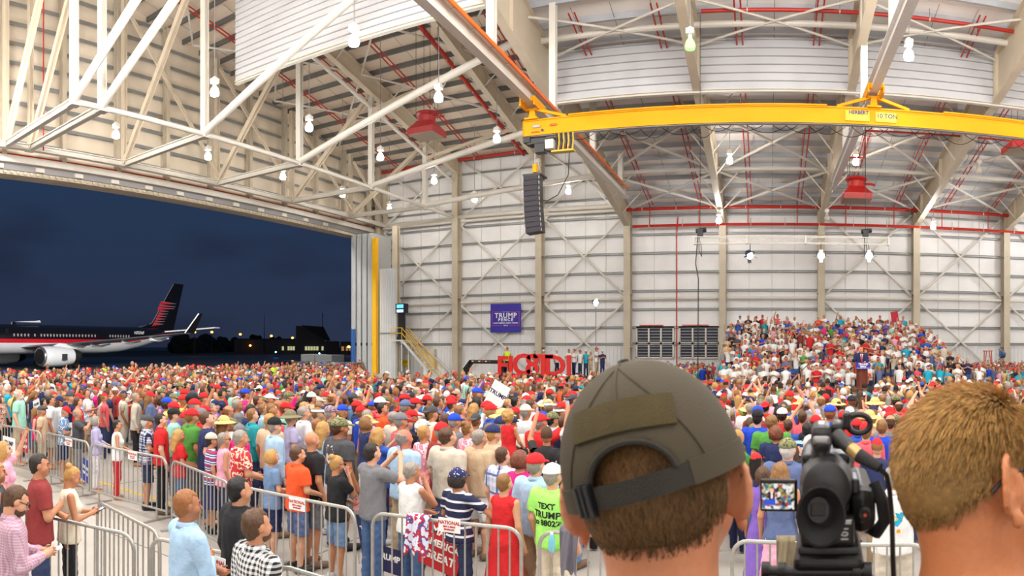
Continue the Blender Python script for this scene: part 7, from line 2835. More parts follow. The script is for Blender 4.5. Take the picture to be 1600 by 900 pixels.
# bleacher rows, facing the hall
for k in range(10):
    x0, x1 = bleacher_x(k)
    n = int((x1 - x0 - .3) / .52)
    for i in range(n):
        if rg.random() < (.08 if k < 9 else .3):
            continue
        x = x0 + .2 + (i + .5) * (x1 - x0 - .4) / n + rg.uniform(-.1, .1)
        y = BLY + BLDY * k + rg.uniform(-.2, .25)
        pts.append((x, y, BL0 + BLDZ * k - .03 - (.16 if k < 4 else 0) * 0, math.atan2(-(0 - x), 0 - y) + rg.gauss(0, .35), 1))
        if rg.random() < .62 and k < 9:
            pts.append((x + .24, y + .55, BL0 + BLDZ * k - .03 + rg.uniform(-.1, .12), math.atan2(-(0 - x), 0 - y) + rg.gauss(0, .35), 1))
# party on the trailer bed and workers by the door
for px in (786, 793, 832, 850, 870, 886, 897, 906, 914, 922, 931, 941):
    q = at_y(px, 560, TRY + .2)
    on_bed = px < 897
    pts.append((q.x, q.y + rg.uniform(-.1, .6), 1.0 if px < 900 else .95, math.atan2(-(0 - q.x), 0 - q.y) + rg.gauss(0, .5), 2 if px < 860 else 1))
bed2 = at_y(921, 560, TRY)
pts_hi = []
for px in (74, 152, 162, 207, 244, 427, 489):
    q = at_d(px, 560, 36.5)
    pts.append((max(q.x, -33), q.y, .25, math.atan2(-(4 - q.x), 29 - q.y), 3))
VV, FF, CC = [], [], []
base = 0
pal = {k: np.array(s2l(v)) for k, v in COLORS.items()}
shirts = [c for c in TOPCH if c in pal]
for x, y, z, yaw, kind in pts:
    sex = rg.choice('mmf')
    pose = rg.choice(['stand'] * 34 + ['up', 'photo', 'clap', 'lup', 'photo', 'text', 'high', 'fold', 'fold']) if kind != 1 else rg.choice(['stand'] * 4 + ['clap'] * 4 + ['fold', 'up', 'photo', 'text'])
    cap = 0 if rg.random() < .62 else (2 if rg.random() < .15 else 1)
    lh = sex == 'f' and rg.random() < .75
    key = (pose, cap, lh, sex)
    if key not in FAR:
        FAR[key] = far_person(*key)
    V, Fc, cid = FAR[key]
    s = rg.gauss(1.77 if sex == 'm' else 1.65, .06) / 1.755
    c_, s_n = math.cos(yaw), math.sin(yaw)
    W_ = V * s * (rg.uniform(.95, 1.15), 1, 1)
    W_ = np.stack([W_[:, 0] * c_ - W_[:, 1] * s_n + x, W_[:, 0] * s_n + W_[:, 1] * c_ + y, W_[:, 2] + z], 1)
    skin = np.array(s2l(rg.choice(SKINS)))
    hairc = pal[rg.choice(HAIRCH)]
    topc = pal[rg.choice(shirts)]
    if kind == 1 and rg.random() < .35:
        topc = pal['white']
    if kind in (2, 3):
        topc = pal[rg.choice(['neonyellow', 'neon'] if kind == 2 else ['orange', 'orange', 'neonyellow'])]
    botc = pal[rg.choice(['jeans', 'darkjeans', 'khaki', 'black', 'grey', 'navy', 'beige'])]
    hatc = pal[rg.choice(['red'] * 6 + ['white', 'white', 'navy', 'black', 'royal', 'beige', 'grey'])]
    tab = np.stack([skin, hairc, topc, botc, hatc])
    VV.append(W_)
    FF.append(Fc + base)
    CC.append(tab[cid])
    base += len(V)
V, Fc, Cc = np.concatenate(VV), np.concatenate(FF), np.concatenate(CC)
mcrowd, nt, bs = new_mat('crowd_cloth')
an = nt.nodes.new('ShaderNodeAttribute')
an.attribute_name = 'tint'
nt.links.new(an.outputs['Color'], bs.inputs['Base Color'])
bs.inputs['Roughness'].default_value = .75
me = np_mesh('crowd', V, Fc, [mcrowd], smooth=True, quads=3)
at = me.attributes.new('tint', 'FLOAT_COLOR', 'FACE')
at.data.foreach_set('color', np.concatenate([Cc, np.ones((len(Cc), 1))], 1).astype(np.float32).ravel())
crowd = bpy.data.objects.new('crowd', me)
COL.objects.link(crowd)
tag(crowd, 'dense far crowd filling the hall and the bleachers behind the podium', 'crowd', kind='stuff')
print('crowd figures', len(pts), 'triangles', len(Fc))
# low cart under the people standing right of the trailer
bc = empty('flat_cart', (bed2.x, bed2.y, 0), 'low flat cart under the people standing right of the red letters', 'cart')
part(MB().box((TRX1 + .05, TRY - .6, .8), (at_y(950, 560, TRY).x, TRY + 1.3, .94)), 'deck', M_BLACK, bc)
for s in (.4, 1.6):
    part(MB().tube((TRX1 + s, TRY + .2, 0), (x1 + s, TRY + .2, .8), .08, n=8), 'leg', M_DARK, bc)

# signs and a flag held up in the bleachers
for px, py, k, w, h, mm, txt, tm, l in ((1265, 567, 3, .75, .5, M_SRED, 'TRUMP', M_WHITEP, 'red sign held up low in the left bleachers'),
                                        (1372, 529, 6, .62, .42, M_WHITEP, 'TRUMP', M_SNAVY, 'white sign held up in the bleachers right above the podium'),
                                        (1363, 541, 5, .6, .4, M_WHITEP, 'PENCE', M_SNAVY, 'lower white sign held up just right of the speaker'),
                                        (1275, 530, 6, .6, .42, mat('sign_pink', (230, 120, 130), .6), '', M_WHITEP, 'pink sign held up in the middle of the left bleachers'),
                                        (1191, 545, 5, .6, .35, M_WHITEP, 'TRUMP', M_SNAVY, 'white sign held up at the left edge of the bleachers'),
                                        (1428, 514, 8, .75, .45, M_WHITEP, '', M_SNAVY, 'white sign held at the top right corner of the bleachers'),
                                        (1398, 495, 9, .5, .7, mat('flag_red', (190, 40, 60), .7), '', M_WHITEP, 'small red flag waved above the top row of the bleachers')):
    q = at_y(px, py, BLY + BLDY * k - .36)
    s_ = hung_sign(q, None, 0, w, h, ((txt, 0, w * .24),) if txt else (), mm, tm, l, 'hand_sign', group='signs in the bleachers', tilt=.15 if not txt else .04)
    part(MB().tube(q + Vector((0, .05, -h / 2 - .55)), q + Vector((0, .03, h / 2 - .05)), .012, n=5), 'stick', M_WHITEP, s_)
# ================================================================ press riser with the two people and the camera right in front
structure(MB().box((-3.0, -2.0, 0.0), (3.2, 1.9, 1.2)), 'press_floor', mat('riser_carpet', (44, 44, 48), 0.9))


def rot_euler(p, r, y):
    """head turn: pitch forward, roll to the right, yaw to the left (degrees)"""
    return np.array((Matrix.Rotation(math.radians(y), 3, 'Z') @ Matrix.Rotation(math.radians(r), 3, 'Y') @ Matrix.Rotation(math.radians(-p), 3, 'X')))


def hero(loc, yaw, turn, skin, label, top, topc, botc, name_hair):
    A = rot_euler(*turn)
    R = lambda v: A @ (np.asarray(v, float) - PIV) + PIV
    f = .0042
    F_ = Field(axis(-.40, .40, .018, [(-.125, .125, f)]), axis(-.26, .30, .018, [(-.14, .15, f)]), axis(-.02, 1.82, .018, [(1.40, 1.80, f)]))
    zs, rx, ry = torso_prof('m')
    F_.prof(zs, rx, ry)
    for S, E_, W_ in limbs('stand', 'm'):
        F_.cone(S, E_, .056, .043, .04)
        F_.cone(E_, W_, .044, .029, .02)
        S, E_, W_ = map(np.array, (S, E_, W_))
        q = (W_ - E_) / np.linalg.norm(W_ - E_)
        F_.cone(W_, W_ + q * .075, .030, .034, .02)
    for H_, K, An, T_ in legs('stand', 'm'):
        F_.cone(H_, K, .088, .055, .04)
        F_.cone(K, An, .056, .037, .02)
        F_.cone((An[0], An[1] - .03, An[2] - .045), T_, .042, .034, .03)
    e = lambda c, r, kk=.02: F_.ell(c, r, kk, R, A)
    e((0, -.012, 1.655), (.077, .096, .094))
    e((0, .022, 1.59), (.057, .068, .072))
    e((0, .062, 1.548), (.026, .026, .022))
    e((0, .070, 1.664), (.05, .022, .012), .015)
    F_.cone((0, .088, 1.648), (0, .110, 1.610), .009, .0145, .012, R=R)
    F_.cone((-.02, .078, 1.575), (.02, .078, 1.575), .009, .009, .01, R=R)
    F_.cone((-.018, .076, 1.563), (.018, .076, 1.563), .010, .010, .01, R=R)
    F_.cone((0, -.026, 1.40), R((0, -.022, 1.58)), .060, .052, .03)
    F_.cone((0, -.034, 1.48), R((0, -.038, 1.60)), .048, .046, .03)
    F_.cone((.13, -.02, 1.42), (.04, -.03, 1.47), .045, .036, .06)
    F_.cone((-.13, -.02, 1.42), (-.04, -.03, 1.47), .045, .036, .06)
    for s in (1, -1):
        F_.cone((s * .045, .055, 1.612), (s * .05, .04, 1.60), .024, .024, .03, R=R)
        er = np.array(Matrix.Rotation(math.radians(s * 52), 3, 'Z') @ Matrix.Rotation(math.radians(-12), 3, 'X'))
        F_.ell((s * .086, -.020, 1.632), (.0045, .020, .033), .005, R, A @ er)
        c0, ya = np.array((s * .0875, -.021, 1.634)), er @ np.array((0, 1., 0))
        hp = [c0 + ya * (.0185 * math.cos(t)) + np.array((0, 0, .033 * math.sin(t))) for t in np.linspace(-.35, 4.3, 12)]
        for u_, v_ in zip(hp[:-1], hp[1:]):
            F_.cone(u_, v_, .0042, .0042, .003, R=R)
        F_.ell((s * .079, -.008, 1.632), (.012, .014, .026), .010, R, A)
        F_.ell((s * .088, -.010, 1.597), (.006, .009, .011), .006, R, A)
        F_.ell((s * .097, -.016, 1.635), (.0075, .011, .020), 0, R, A @ er, sub=True)
    V, Q = F_.mesh()
    for s, (S, E_, W_) in zip((1, -1), limbs('stand', 'm')):
        V, Q = finger_tubes(E_, W_, V, Q, np.array((-s, .35, .2)))
    C = (V[Q].mean(1) - PIV) @ A + PIV
    mi = np.zeros(len(Q), int)
    eye = np.minimum(np.linalg.norm((C - (.031, .083, 1.640)) / (1.3, 1.6, .7), axis=1), np.linalg.norm((C - (-.031, .083, 1.640)) / (1.3, 1.6, .7), axis=1)) < .0105
    mi[(np.abs(C[:, 0]) < .026) & (np.abs(C[:, 2] - 1.569) < .008) & (C[:, 1] > .07)] = 2
    mi[eye | ((np.abs(np.abs(C[:, 0]) - .032) < .018) & (np.abs(C[:, 2] - 1.666) < .004) & (C[:, 1] > .06))] = 1
    me = np_mesh('person', V, Q, [objcol_mat('close_skin', .45, .15, 140, .10, distance=.004), EYEM, LIPM], mi=mi)
    b = bpy.data.objects.new('person', me)
    COL.objects.link(b)
    b.location = loc
    b.rotation_euler = (0, 0, yaw)
    b.color = (*s2l(skin), 1)
    tag(b, label, 'person')
    HM = Matrix.Translation(PIV) @ Matrix(A.tolist()).to_4x4() @ Matrix.Translation(-PIV)
    for nm, mm, c in (('polo_shirt' if top == 'polo' else 'shirt', top_mesh(top, 'stand', 'm', 0), topc), ('trousers', bottom_mesh('pants', 'stand', 'm', 0), botc), ('shoes', shoe_mesh('stand'), (40, 40, 44))):
        o = bpy.data.objects.new(nm, mm)
        COL.objects.link(o)
        o.parent = b
        setc(o, c)
    return b, HM


def head_child(b, HM, name, me):
    o = bpy.data.objects.new(name, me)
    COL.objects.link(o)
    o.parent = b
    o.matrix_local = HM
    return o


HC, HR = np.array((0, -.014, 1.652)), np.array((.0810, .1005, .1010))


def strand_hair(n, keep, direct, length, col, base_keep, base_r=(1.03, 1.03, 1.03), r0=.0007, seed=1, lift=.25, dark=.45):
    """short hair: a close shell with thousands of fine tapering strands rooted on it"""
    g = np.random.default_rng(seed)
    u = g.normal(0, 1, (n * 3, 3))
    u /= np.linalg.norm(u, axis=1)[:, None]
    P_ = HC + u * HR
    k = keep(P_, g)
    P_, u = P_[k][:n], u[k][:n]
    N_ = u / HR
    N_ /= np.linalg.norm(N_, axis=1)[:, None]
    D_ = direct(P_, N_, g)
    D_ -= N_ * (D_ * N_).sum(1)[:, None]
    D_ /= np.linalg.norm(D_, axis=1)[:, None] + 1e-9
    Ln = length(P_, g)
    T_ = np.cross(N_, D_)
    segs = 4
    rings = []
    for i in range(segs):
        t = i / (segs - 1)
        p = P_ - N_ * .003 + D_ * (Ln * t)[:, None] * (1 - .12 * t) + N_ * (Ln * (lift * t - .42 * lift * t * t))[:, None] * 1.6
        # stay outside the head
        q = (p - HC) / HR
        ql = np.linalg.norm(q, axis=1)
        p = np.where((ql < 1.02)[:, None], HC + q / ql[:, None] * HR * 1.02, p) if i else p
        rr = r0 * (1 - .75 * t)
        for a in (0, 2 * PI / 3, 4 * PI / 3):
            rings.append(p + T_ * (rr * math.cos(a)) + N_ * (rr * math.sin(a)))
    m = len(P_)
    V = np.stack(rings, 1).reshape(-1, 3)
    base = np.arange(m)[:, None] * (segs * 3)
    qs = []
    for i in range(segs - 1):
        for a in range(3):
            b_ = (a + 1) % 3
            qs.append(np.concatenate([base + i * 3 + a, base + i * 3 + b_, base + (i + 1) * 3 + b_, base + (i + 1) * 3 + a], 1))
    Q = np.stack(qs, 1).reshape(-1, 4)
    c = np.array(s2l(col))
    tint = c * g.uniform(dark, 1.35, (m, 1)) * (1 + g.normal(0, .05, (m, 3)))
    tint *= np.clip(.68 + .5 * (P_[:, 2:3] - 1.60) / .13, .6, 1.2)      # strands lighter towards the top
    tint = np.repeat(tint, 3 * (segs - 1), axis=0)
    # close shell under the strands
    fs = .006
    F_ = Field(axis(-.12, .12, fs), axis(-.15, .13, fs), axis(1.48, 1.80, fs))
    F_.ell(HC, HR * np.array(base_r))
    X, Y, Z = np.meshgrid(F_.xs, F_.ys, F_.zs, indexing='ij')
    F_.D = np.maximum(F_.D, -base_keep(X, Y, Z)).astype(np.float32)
    V2, Q2 = F_.mesh()
    V2 = V2 + g.normal(0, .0006, V2.shape)
    Q2 = Q2 + len(V)
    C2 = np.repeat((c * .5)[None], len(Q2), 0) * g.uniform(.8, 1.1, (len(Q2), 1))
    V, Q, C_ = np.concatenate([V, V2]), np.concatenate([Q, Q2]), np.concatenate([tint, C2])
    if 'strand' not in MATS:
        m_, nt_, b_ = new_mat('strand')
        a_ = nt_.nodes.new('ShaderNodeAttribute')
        a_.attribute_name = 'tint'
        nt_.links.new(a_.outputs['Color'], b_.inputs['Base Color'])
        b_.inputs['Roughness'].default_value = .55
        b_.inputs['Specular IOR Level'].default_value = .35
        MATS['strand'] = m_
    me = np_mesh('hair', V, Q, [MATS['strand']])
    at_ = me.attributes.new('tint', 'FLOAT_COLOR', 'FACE')
    at_.data.foreach_set('color', np.concatenate([np.clip(C_, 0, 1), np.ones((len(C_), 1))], 1).astype(np.float32).ravel())
    return me


# ---- the one in the olive cap
q = at_d(1050, 540, .725)
CAPYAW, CAPTURN = math.radians(-4), (3, -8, 4)
cp, HM = hero((q.x, q.y + .01, 1.203), CAPYAW, CAPTURN, (196, 130, 94), 'person in olive cap with velcro patch seen from behind close up', 'tee', 'charcoal', 'khaki', None)


def nape(x):
    return 1.592 + 1.2 * np.maximum(np.abs(x) - .05, 0)


hm = strand_hair(9000, lambda P_, g: (P_[:, 1] < .035) & (P_[:, 2] < 1.715) & (P_[:, 2] > nape(P_[:, 0]) + g.uniform(-.008, .02, len(P_))) & ~((np.abs(P_[:, 0]) > .070) & (P_[:, 1] > -.034) & (P_[:, 2] < 1.665)),
                 lambda P_, N_, g: np.array((0, -.15, -1.0)) + g.normal(0, .28, P_.shape),
                 lambda P_, g: g.uniform(.010, .020, len(P_)) * np.clip((P_[:, 2] - 1.58) / .05, .35, 1.1), (128, 94, 56),
                 lambda X, Y, Z: np.minimum(np.minimum(.03 - Y, Z - nape(X) - .006), np.where((np.abs(X) > .070) & (Y > -.036) & (Z < 1.665), -.01, 1)), base_r=(1.0, 1.012, 1.01), seed=2, lift=.12)
hm2 = hm
head_child(cp, HM, 'hair', hm2)

M_OLIVE = mat('olive_ripstop', (62, 54, 37), .85, var=.10, scale=9, bump=.12, bscale=420)
M_OLIVED = mat('olive_webbing', (40, 36, 27), .85, var=.12, scale=30, bump=.3, bscale=500)
M_VELCRO = mat('olive_velcro', (76, 64, 30), .95, var=.12, scale=60, bump=.6, bscale=700)
CC_, CR_ = np.array((0, -.014, 1.668)), np.array((.0975, .117, .117))
RIM = 1.649
fs = .0042
F_ = Field(axis(-.12, .12, fs), axis(-.15, .24, .006, [(-.15, .13, fs)]), axis(1.62, 1.80, fs))
F_.ell(CC_, CR_)
F_.cut(lambda X, Y, Z: RIM - Z)
F_.ell(CC_ - (0, 0, .003), CR_ - .0075, sub=True)
X, Y, Z = np.meshgrid(F_.xs, F_.ys, F_.zs, indexing='ij')
op = np.maximum((np.sqrt((X / .042) ** 2 + ((Z - 1.664) / .038) ** 2) - 1) * .042, Y + .03)
F_.D = np.maximum(F_.D, -op).astype(np.float32)
# curved peak in front
pk = np.sqrt((X / .078) ** 2 + ((Y - .085) / .095) ** 2)
d_ = np.maximum(np.maximum((pk - 1) * .08, np.abs(Z - (1.668 - .22 * (Y - .085) - 2.2 * X * X)) - .0045), .075 - Y)
F_.merge((slice(None),) * 3, d_, .004)
V, Q = F_.mesh()
CAPM = Matrix.Translation(CC_) @ Matrix.Rotation(math.radians(-9), 4, 'Y') @ Matrix.Translation(-CC_)
cap = head_child(cp, HM @ CAPM, 'cap', np_mesh('cap', V, Q, [M_OLIVE]))


def on_dome(x, z, off=.0025):
    """point on the back of the cap dome"""
    k_ = 1 - ((x - CC_[0]) / CR_[0]) ** 2 - ((z - CC_[2]) / CR_[2]) ** 2
    y = CC_[1] - CR_[1] * math.sqrt(max(k_, .0004))
    n = (np.array((x, y, z)) - CC_) / CR_ ** 2
    n /= np.linalg.norm(n)
    return np.array((x, y, z)) + n * off


def dome_sheet(name, fn, nu, nv, m, th=.002):
    vs = []
    for o_ in (0.0006, th):
        for j in range(nv):
            for i in range(nu):
                x, z = fn(i / (nu - 1), j / (nv - 1))
                vs.append(on_dome(x, z, o_))
    fs_ = []
    b2 = nu * nv
    for j in range(nv - 1):
        for i in range(nu - 1):
            a_ = j * nu + i
            fs_.append((b2 + a_, b2 + a_ + 1, b2 + a_ + nu + 1, b2 + a_ + nu))
    per = [i for i in range(nu)] + [j * nu + nu - 1 for j in range(1, nv)] + [(nv - 1) * nu + i for i in range(nu - 2, -1, -1)] + [j * nu for j in range(nv - 2, 0, -1)]
    for i in range(len(per)):
        a_, b_ = per[i], per[(i + 1) % len(per)]
        fs_.append((a_, b_, b2 + b_, b2 + a_))
    mb = MB().add(vs, fs_)
    o_ = mb.build(name, m, smooth='auto')
    o_.parent = cap
    return o_


dome_sheet('velcro_patch', lambda u, v: (-.048 + .100 * u, 1.712 + .029 * v + .004 * math.sin(PI * u) - .006 * u), 20, 6, M_VELCRO, .0035)
for x0_ in (-.001,):
    dome_sheet('seam', lambda u, v: (x0_ + .003 * u, 1.712 + .071 * v), 2, 16, M_OLIVE, .0014)
# side seams run from the crown button down to the rim
for sx in (-.070, .070):
    dome_sheet('seam', lambda u, v, sx=sx: (sx * (1 - v ** 1.7) + .002 * u, 1.66 + .118 * v), 2, 16, M_OLIVE, .0014)
# binding around the opening
bn_ = MB()
prev = [on_dome(.043 * math.cos(t), 1.664 + .039 * math.sin(t), .001) for t in np.linspace(.12, PI - .12, 18)]
bn_.path(prev, .0032, 6)
o = bn_.build('opening_binding', M_OLIVED, smooth='auto')
o.parent = cap


def band(name, t0, t1, z0, z1, off, m, n=26):
    vs = []
    for o_ in (0, .003):
        for z in (z0, z1):
            for i in range(n):
                t = t0 + (t1 - t0) * i / (n - 1)
                vs.append((CC_[0] + (CR_[0] + off + o_) * math.sin(t), CC_[1] - (CR_[1] + off + o_) * math.cos(t), z))
    fs_ = []
    for i in range(n - 1):
        fs_ += [(2 * n + i, 2 * n + i + 1, 3 * n + i + 1, 3 * n + i), (i, n + i, n + i + 1, i + 1), (n + i, 3 * n + i, 3 * n + i + 1, n + i + 1), (i, i + 1, 2 * n + i + 1, 2 * n + i)]
    mb = MB().add(vs, fs_)
    o_ = mb.build(name, m, smooth='auto')
    o_.parent = cap
    return o_


band('strap', -.62, .60, RIM - .001, RIM + .021, -.001, M_OLIVED)
band('sweatband_edge', .58, 2.2, RIM - .002, RIM + .022, -.0005, M_OLIVE)
band('sweatband_edge', -2.2, -.60, RIM - .002, RIM + .022, -.0005, M_OLIVE)
bk_ = band('buckle', -.60, -.40, RIM - .006, RIM + .027, .0025, M_BLACK, 8)
for t in (-.57, -.51, -.44):
    x_, y_ = CC_[0] + (CR_[0] + .009) * math.sin(t), CC_[1] - (CR_[1] + .009) * math.cos(t)
    o = MB().tube((x_, y_, RIM - .004), (x_, y_, RIM + .025), .0022, n=6).build('buckle_bar', M_DARK)
    o.parent = cap
o = MB().lathe([(.008, 0), (.006, .004), (0.001, .005)], (0, -.014, 1.784), 12).build('button', M_OLIVED, smooth=True)
o.parent = cap

# ---- the fair haired one at the right edge
q = at_d(1541, 540, .82)
HYAW, HTURN = math.radians(-40), (4, -12, -38)
fh, HM2 = hero((q.x, q.y + .01, 1.19), HYAW, HTURN, (188, 116, 72), 'person with glasses and grey polo shirt seen from behind close up at the right edge', 'polo', 'grey', 'navy', None)
CROWN = np.array((.02, .045, 1.745))


def fair_dir(P_, N_, g):
    away = P_ - CROWN
    away /= np.linalg.norm(away, axis=1)[:, None] + 1e-6
    sw = np.cross(N_, away)
    low = np.clip((1.70 - P_[:, 2]) / .06, 0, 1)[:, None]
    d = away + sw * .55 * (1 - low) + np.array((0, 0, -1.0)) * low * .8
    near = np.clip(1 - np.linalg.norm(P_ - CROWN, axis=1) / .035, 0, 1)[:, None]
    return d * (1 - .6 * near) + sw * near + g.normal(0, .10, P_.shape) * (1 + 4 * near)


fm = strand_hair(20000, lambda P_, g: ((P_[:, 1] < .03) | (P_[:, 2] > 1.705)) & (P_[:, 2] > nape(P_[:, 0]) + .006 + g.uniform(-.008, .02, len(P_))) & ~((np.abs(P_[:, 0]) > .066) & (P_[:, 1] > -.034) & (P_[:, 2] < 1.66)),
                 fair_dir, lambda P_, g: (np.clip((P_[:, 2] - 1.60) / .12, .25, 1.0) * .044) * g.uniform(.75, 1.15, len(P_)), (180, 138, 78),
                 lambda X, Y, Z: np.minimum(np.maximum(np.minimum(.025 - Y, Z - nape(X) - .008), Z - 1.705), np.where((np.abs(X) > .066) & (Y > -.036) & (Z < 1.66), -.01, 1)), base_r=(1.03, 1.03, 1.045), seed=4, lift=.30, dark=.5)
head_child(fh, HM2, 'hair', fm)
gl = MB()
for s in (-1, 1):
    gl.path([(s * .072, .104, 1.652), (s * .080, .06, 1.654), (s * .0845, .0, 1.652), (s * .086, -.022, 1.645), (s * .083, -.040, 1.628)], .0026, 6)
    gl.path([(s * .034 + .026 * math.cos(t), .105, 1.642 + .018 * math.sin(t)) for t in np.linspace(0, 2 * PI, 14)], .0018, 5)
gl.path([(-.01, .108, 1.648), (.01, .108, 1.648)], .002, 5)
head_child(fh, HM2, 'glasses', gl.build('tmp', M_BLACK, smooth='auto').data)
bpy.data.objects.remove(bpy.data.objects['tmp'])

# ---- camcorder on its tripod
KPX = .85 / F
CO = at_d(1290, 800, .85)
ca = ang(1290)
CRt, CFw = Vector((math.cos(ca), -math.sin(ca), 0)), Vector((math.sin(ca), math.cos(ca), 0))
cc = empty('camcorder', (CO.x, CO.y, CO.z - .06), 'black professional video camera with flip-out screen on a tripod', 'camera')


def cpt(px, py, f=0.0):
    return CO + CRt * ((px - 1290) * KPX) + Vector((0, 0, -(py - 800) * KPX)) + CFw * f


def cbox(px0, px1, py0, py1, f0, f1, name, m, par=None, bevel=.004):
    mb = MB()
    a, b = px0, px1
    vs = [cpt(x, y, f) for f in (f0, f1) for x, y in ((a, py1), (b, py1), (b, py0), (a, py0))]
    mb.add(vs, [(3, 2, 1, 0), (4, 5, 6, 7), (0, 1, 5, 4), (1, 2, 6, 5), (2, 3, 7, 6), (3, 0, 4, 7)])
    o_ = mb.build(name, m)
    bv = o_.modifiers.new('bevel', 'BEVEL')
    bv.width = bevel
    bv.segments = 2
    return put(o_, par or cc)


M_CAM = mat('camera_black', (20, 20, 21), .42, var=.25, scale=60, bump=.15, bscale=500)
M_CAMG = mat('camera_grey', (52, 52, 54), .4, .2, var=.12, scale=40)
M_RUB = mat('camera_rubber', (30, 30, 31), .75, bump=.2, bscale=300)
cbox(1248, 1338, 768, 852, .045, .25, 'body', M_CAM, bevel=.008)
cbox(1250, 1336, 812, 856, .0, .06, 'battery', M_CAM, bevel=.006)
put(MB().lathe([(30 * KPX, .005), (44 * KPX, .012), (50 * KPX, .03), (52 * KPX, .07), (46 * KPX, .12), (28 * KPX, .15)], cpt(1291, 768, 0), 32, axis=CFw, sx=.86, sy=1.0).build('viewfinder_hood', M_CAMG, smooth='auto'), cc)
cbox(1250, 1332, 722, 740, .06, .16, 'accessory_rail', M_CAM, bevel=.005)
cbox(1328, 1372, 770, 848, .03, .2, 'grip', M_CAM, bevel=.016)
cbox(1332, 1345, 756, 780, .03, .08, 'zoom_rocker', M_CAMG, bevel=.003)
ey = MB().lathe([(24 * KPX, .06), (33 * KPX, .035), (46 * KPX, .004), (47.5 * KPX, 0), (43 * KPX, -.001), (27 * KPX, .022), (22 * KPX, .026), (.001, .027)], cpt(1283, 797, -.03), 36, axis=CFw, sx=.80, sy=1.0)
put(ey.build('eyecup', M_RUB, smooth='auto'), cc)
put(MB().lathe([(20 * KPX, 0), (20 * KPX, .004), (17 * KPX, .004), (17 * KPX, .001)], cpt(1279, 794, -.010), 28, axis=CFw, sx=.85).build('eyepiece_ring', M_CAMG, smooth='auto'), cc)
cbox(1267, 1289, 784, 803, -.012, -.006, 'eyepiece_glass', mat('eyepiece', (8, 8, 10), .1), bevel=.001)
lcd = cbox(1181, 1243, 762, 816, .05, .058, 'screen_panel', M_BLACK, bevel=.003)
M_LCD, nt, bs = new_mat('camera_screen')
tc = nt.nodes.new('ShaderNodeTexCoord')
vo = nt.nodes.new('ShaderNodeTexVoronoi')
vo.inputs['Scale'].default_value = 260
rp = nt.nodes.new('ShaderNodeValToRGB')
rp.color_ramp.interpolation = 'CONSTANT'
for i, (p_, c_) in enumerate(((0, (40, 46, 60)), (.2, (210, 190, 170)), (.38, (60, 110, 150)), (.52, (150, 170, 90)), (.64, (236, 236, 236)), (.78, (120, 90, 80)), (.9, (190, 60, 50)))):
    e_ = rp.color_ramp.elements[i] if i < 2 else rp.color_ramp.elements.new(p_)
    e_.position, e_.color = p_, (*s2l(c_), 1)
sx_ = nt.nodes.new('ShaderNodeSeparateColor')
nt.links.new(tc.outputs['Object'], vo.inputs['Vector'])
nt.links.new(vo.outputs['Color'], sx_.inputs[0])
nt.links.new(sx_.outputs[0], rp.inputs[0])
nt.links.new(rp.outputs[0], bs.inputs['Emission Color'])
bs.inputs['Base Color'].default_value = (0, 0, 0, 1)
bs.inputs['Emission Strength'].default_value = .8
scn = cbox(1184.5, 1238, 769, 811, .049, .051, 'screen', M_LCD, lcd, bevel=.0002)
for a, b, c, d, col in ((1188, 1207, 795, 804, (40, 70, 180)), (1196, 1206, 783, 795, (24, 26, 40)), (1199.5, 1202.5, 783, 793, (230, 230, 235)), (1198, 1204, 777, 783, (214, 160, 120)), (1200.3, 1201.7, 784, 792, (190, 30, 40))):
    cbox(a, b, c, d, .0482 - (0.0002 if col[0] > 180 else 0), .0491, 'screen_figure', emit('lcd_%d_%d' % (col[0], col[2]), s2l(col), .8), lcd, bevel=.00005)
# handle
put(MB().path([cpt(1283, 755, .05), cpt(1281, 735, .045), cpt(1282, 715, .045), cpt(1284, 700, .06), cpt(1286, 690, .12), cpt(1286, 700, .2)], .0125, 10).build('handle', M_CAM, smooth='auto'), cc)
cbox(1266, 1300, 669, 716, .03, .10, 'handle_head', M_CAMG, bevel=.010)
cbox(1269, 1297, 686, 700, .022, .034, 'handle_plate', mat('camera_satin', (150, 150, 152), .3, .6), bevel=.004)
cbox(1300, 1322, 668, 712, .05, .10, 'microphone_bracket', M_CAM, bevel=.006)
cbox(1319, 1332, 651, 680, .05, .09, 'shock_mount_post', M_CAM, bevel=.004)
ring = MB()
ring.path([cpt(1346 + 19 * math.cos(t), 671 + 15.5 * math.sin(t), .06) for t in np.linspace(0, 2 * PI, 25)], .0042, 8)
put(ring.build('microphone_ring', M_CAM, smooth='auto'), cc)
put(MB().tube(cpt(1308, 684, .03), cpt(1330, 703, .01), .0095, n=14).build('microphone', M_CAM, smooth='auto'), cc)
put(MB().tube(cpt(1327, 700, .012), cpt(1343, 713, .002), .0088, n=14).build('connector_collar', mat('connector_brass', (176, 150, 100), .35, .7), smooth='auto'), cc)
put(MB().tube(cpt(1342, 712, .003), cpt(1374, 729, -.012), .0095, .0065, n=14).build('connector', M_RUB, smooth='auto'), cc)
put(MB().path([cpt(1372, 728, -.011), cpt(1384, 741, -.013), cpt(1389, 765, -.012), cpt(1393, 810, -.01), cpt(1394, 860, -.01), cpt(1397, 930, -.01), cpt(1396, 1100, .02)], .0033, 8).build('microphone_cable', M_BLACK, smooth='auto'), cc)
dial = put(MB().lathe([(10 * KPX, 0), (10 * KPX, .012), (9 * KPX, .014)], cpt(1353, 811, .032), 22, axis=-CFw).build('record_dial', M_RUB, smooth='auto'), cc)
put(MB().lathe([(2.6 * KPX, 0), (2.6 * KPX, .002)], cpt(1353, 811, .018), 12, axis=-CFw).build('record_button', mat('record_red', (226, 70, 30), .4)), cc)
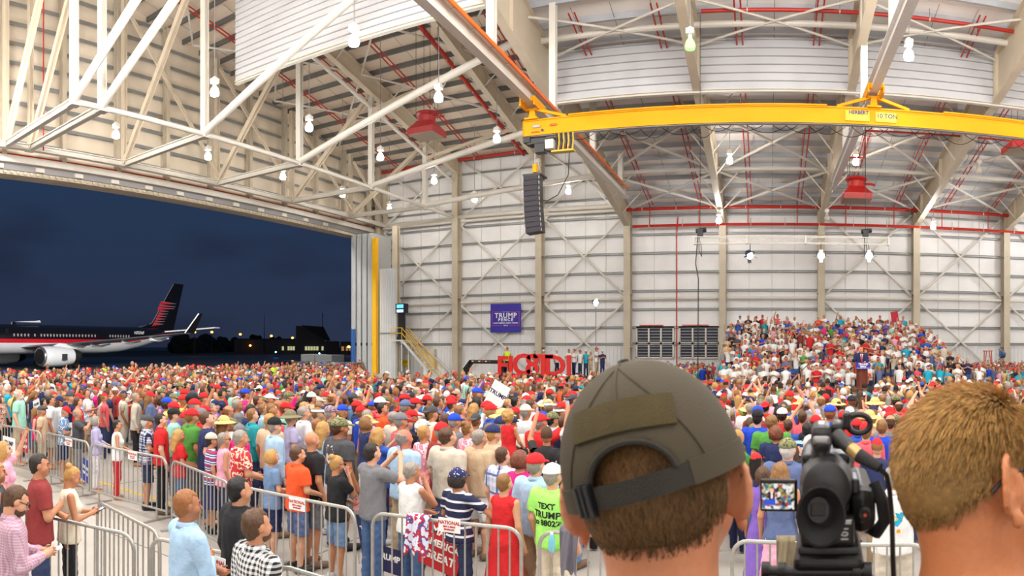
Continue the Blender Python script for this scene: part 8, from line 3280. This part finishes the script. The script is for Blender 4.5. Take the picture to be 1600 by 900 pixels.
put(MB().path([cpt(1372, 770, .06), cpt(1384, 800, .05), cpt(1388, 830, .05), cpt(1376, 853, .06), cpt(1362, 850, .08)], .009, 8).build('hand_strap', M_RUB, smooth='auto'), cc)
for k_, t_ in enumerate('101'):
    pass
Mx = face_frame(cpt(1319, 834, -.0015), (0, 0, -1), CRt)
lettering('101', Mx, .013, mat('camera_print', (190, 190, 190), .5), cc, extrude=.0003, bold=.0003)
cbox(1318, 1330, 813, 819, -.002, .003, 'white_label', mat('camera_print', (190, 190, 190), .5), bevel=.0005)
put(MB().lathe([(.036, 0), (.040, .05), (.040, .09), (.047, .10), (.050, .15)], cpt(1295, 800, .25), 24, axis=CFw).build('lens', M_CAM, smooth='auto'), cc)
tp = empty('tripod', (CO.x, CO.y, 1.2), 'black fluid head tripod carrying the video camera', 'tripod')
cbox(1246, 1344, 856, 868, .0, .15, 'quick_plate', M_CAMG, tp, bevel=.003)
cbox(1240, 1350, 868, 892, -.01, .13, 'tilt_head', M_CAM, tp, bevel=.008)
cbox(1252, 1336, 892, 960, .0, .10, 'pan_base', M_CAM, tp, bevel=.01)
put(MB().tube(cpt(1190, 893, .0), cpt(1362, 893, .0), .007, n=12).build('cross_bar', M_CAMG, smooth='auto'), tp)
for px_ in (1196, 1222, 1338, 1356):
    put(MB().tube(cpt(px_ - 6, 893, 0), cpt(px_ + 6, 893, 0), .0115, n=12).build('clamp_knob', M_CAM, smooth='auto'), tp)
bs_ = cpt(1294, 960, .05)
put(MB().tube(bs_ + Vector((0, 0, .01)), Vector((bs_.x, bs_.y, 1.9)), .02, n=10).build('centre_column', M_CAMG), tp)
for k_ in range(3):
    a_ = 1.57 + 2 * PI * k_ / 3
    lg = put(MB().tube((bs_.x + .03 * math.cos(a_), bs_.y + .03 * math.sin(a_), 2.45), (bs_.x + .22 * math.cos(a_), bs_.y + .22 * math.sin(a_), 1.22), .014, .011, n=10).build('leg', M_CAM), tp)
    put(MB().lathe([(.016, 0), (.012, .03)], (bs_.x + .22 * math.cos(a_), bs_.y + .22 * math.sin(a_), 1.2), 10).build('rubber_foot', M_RUB), lg)
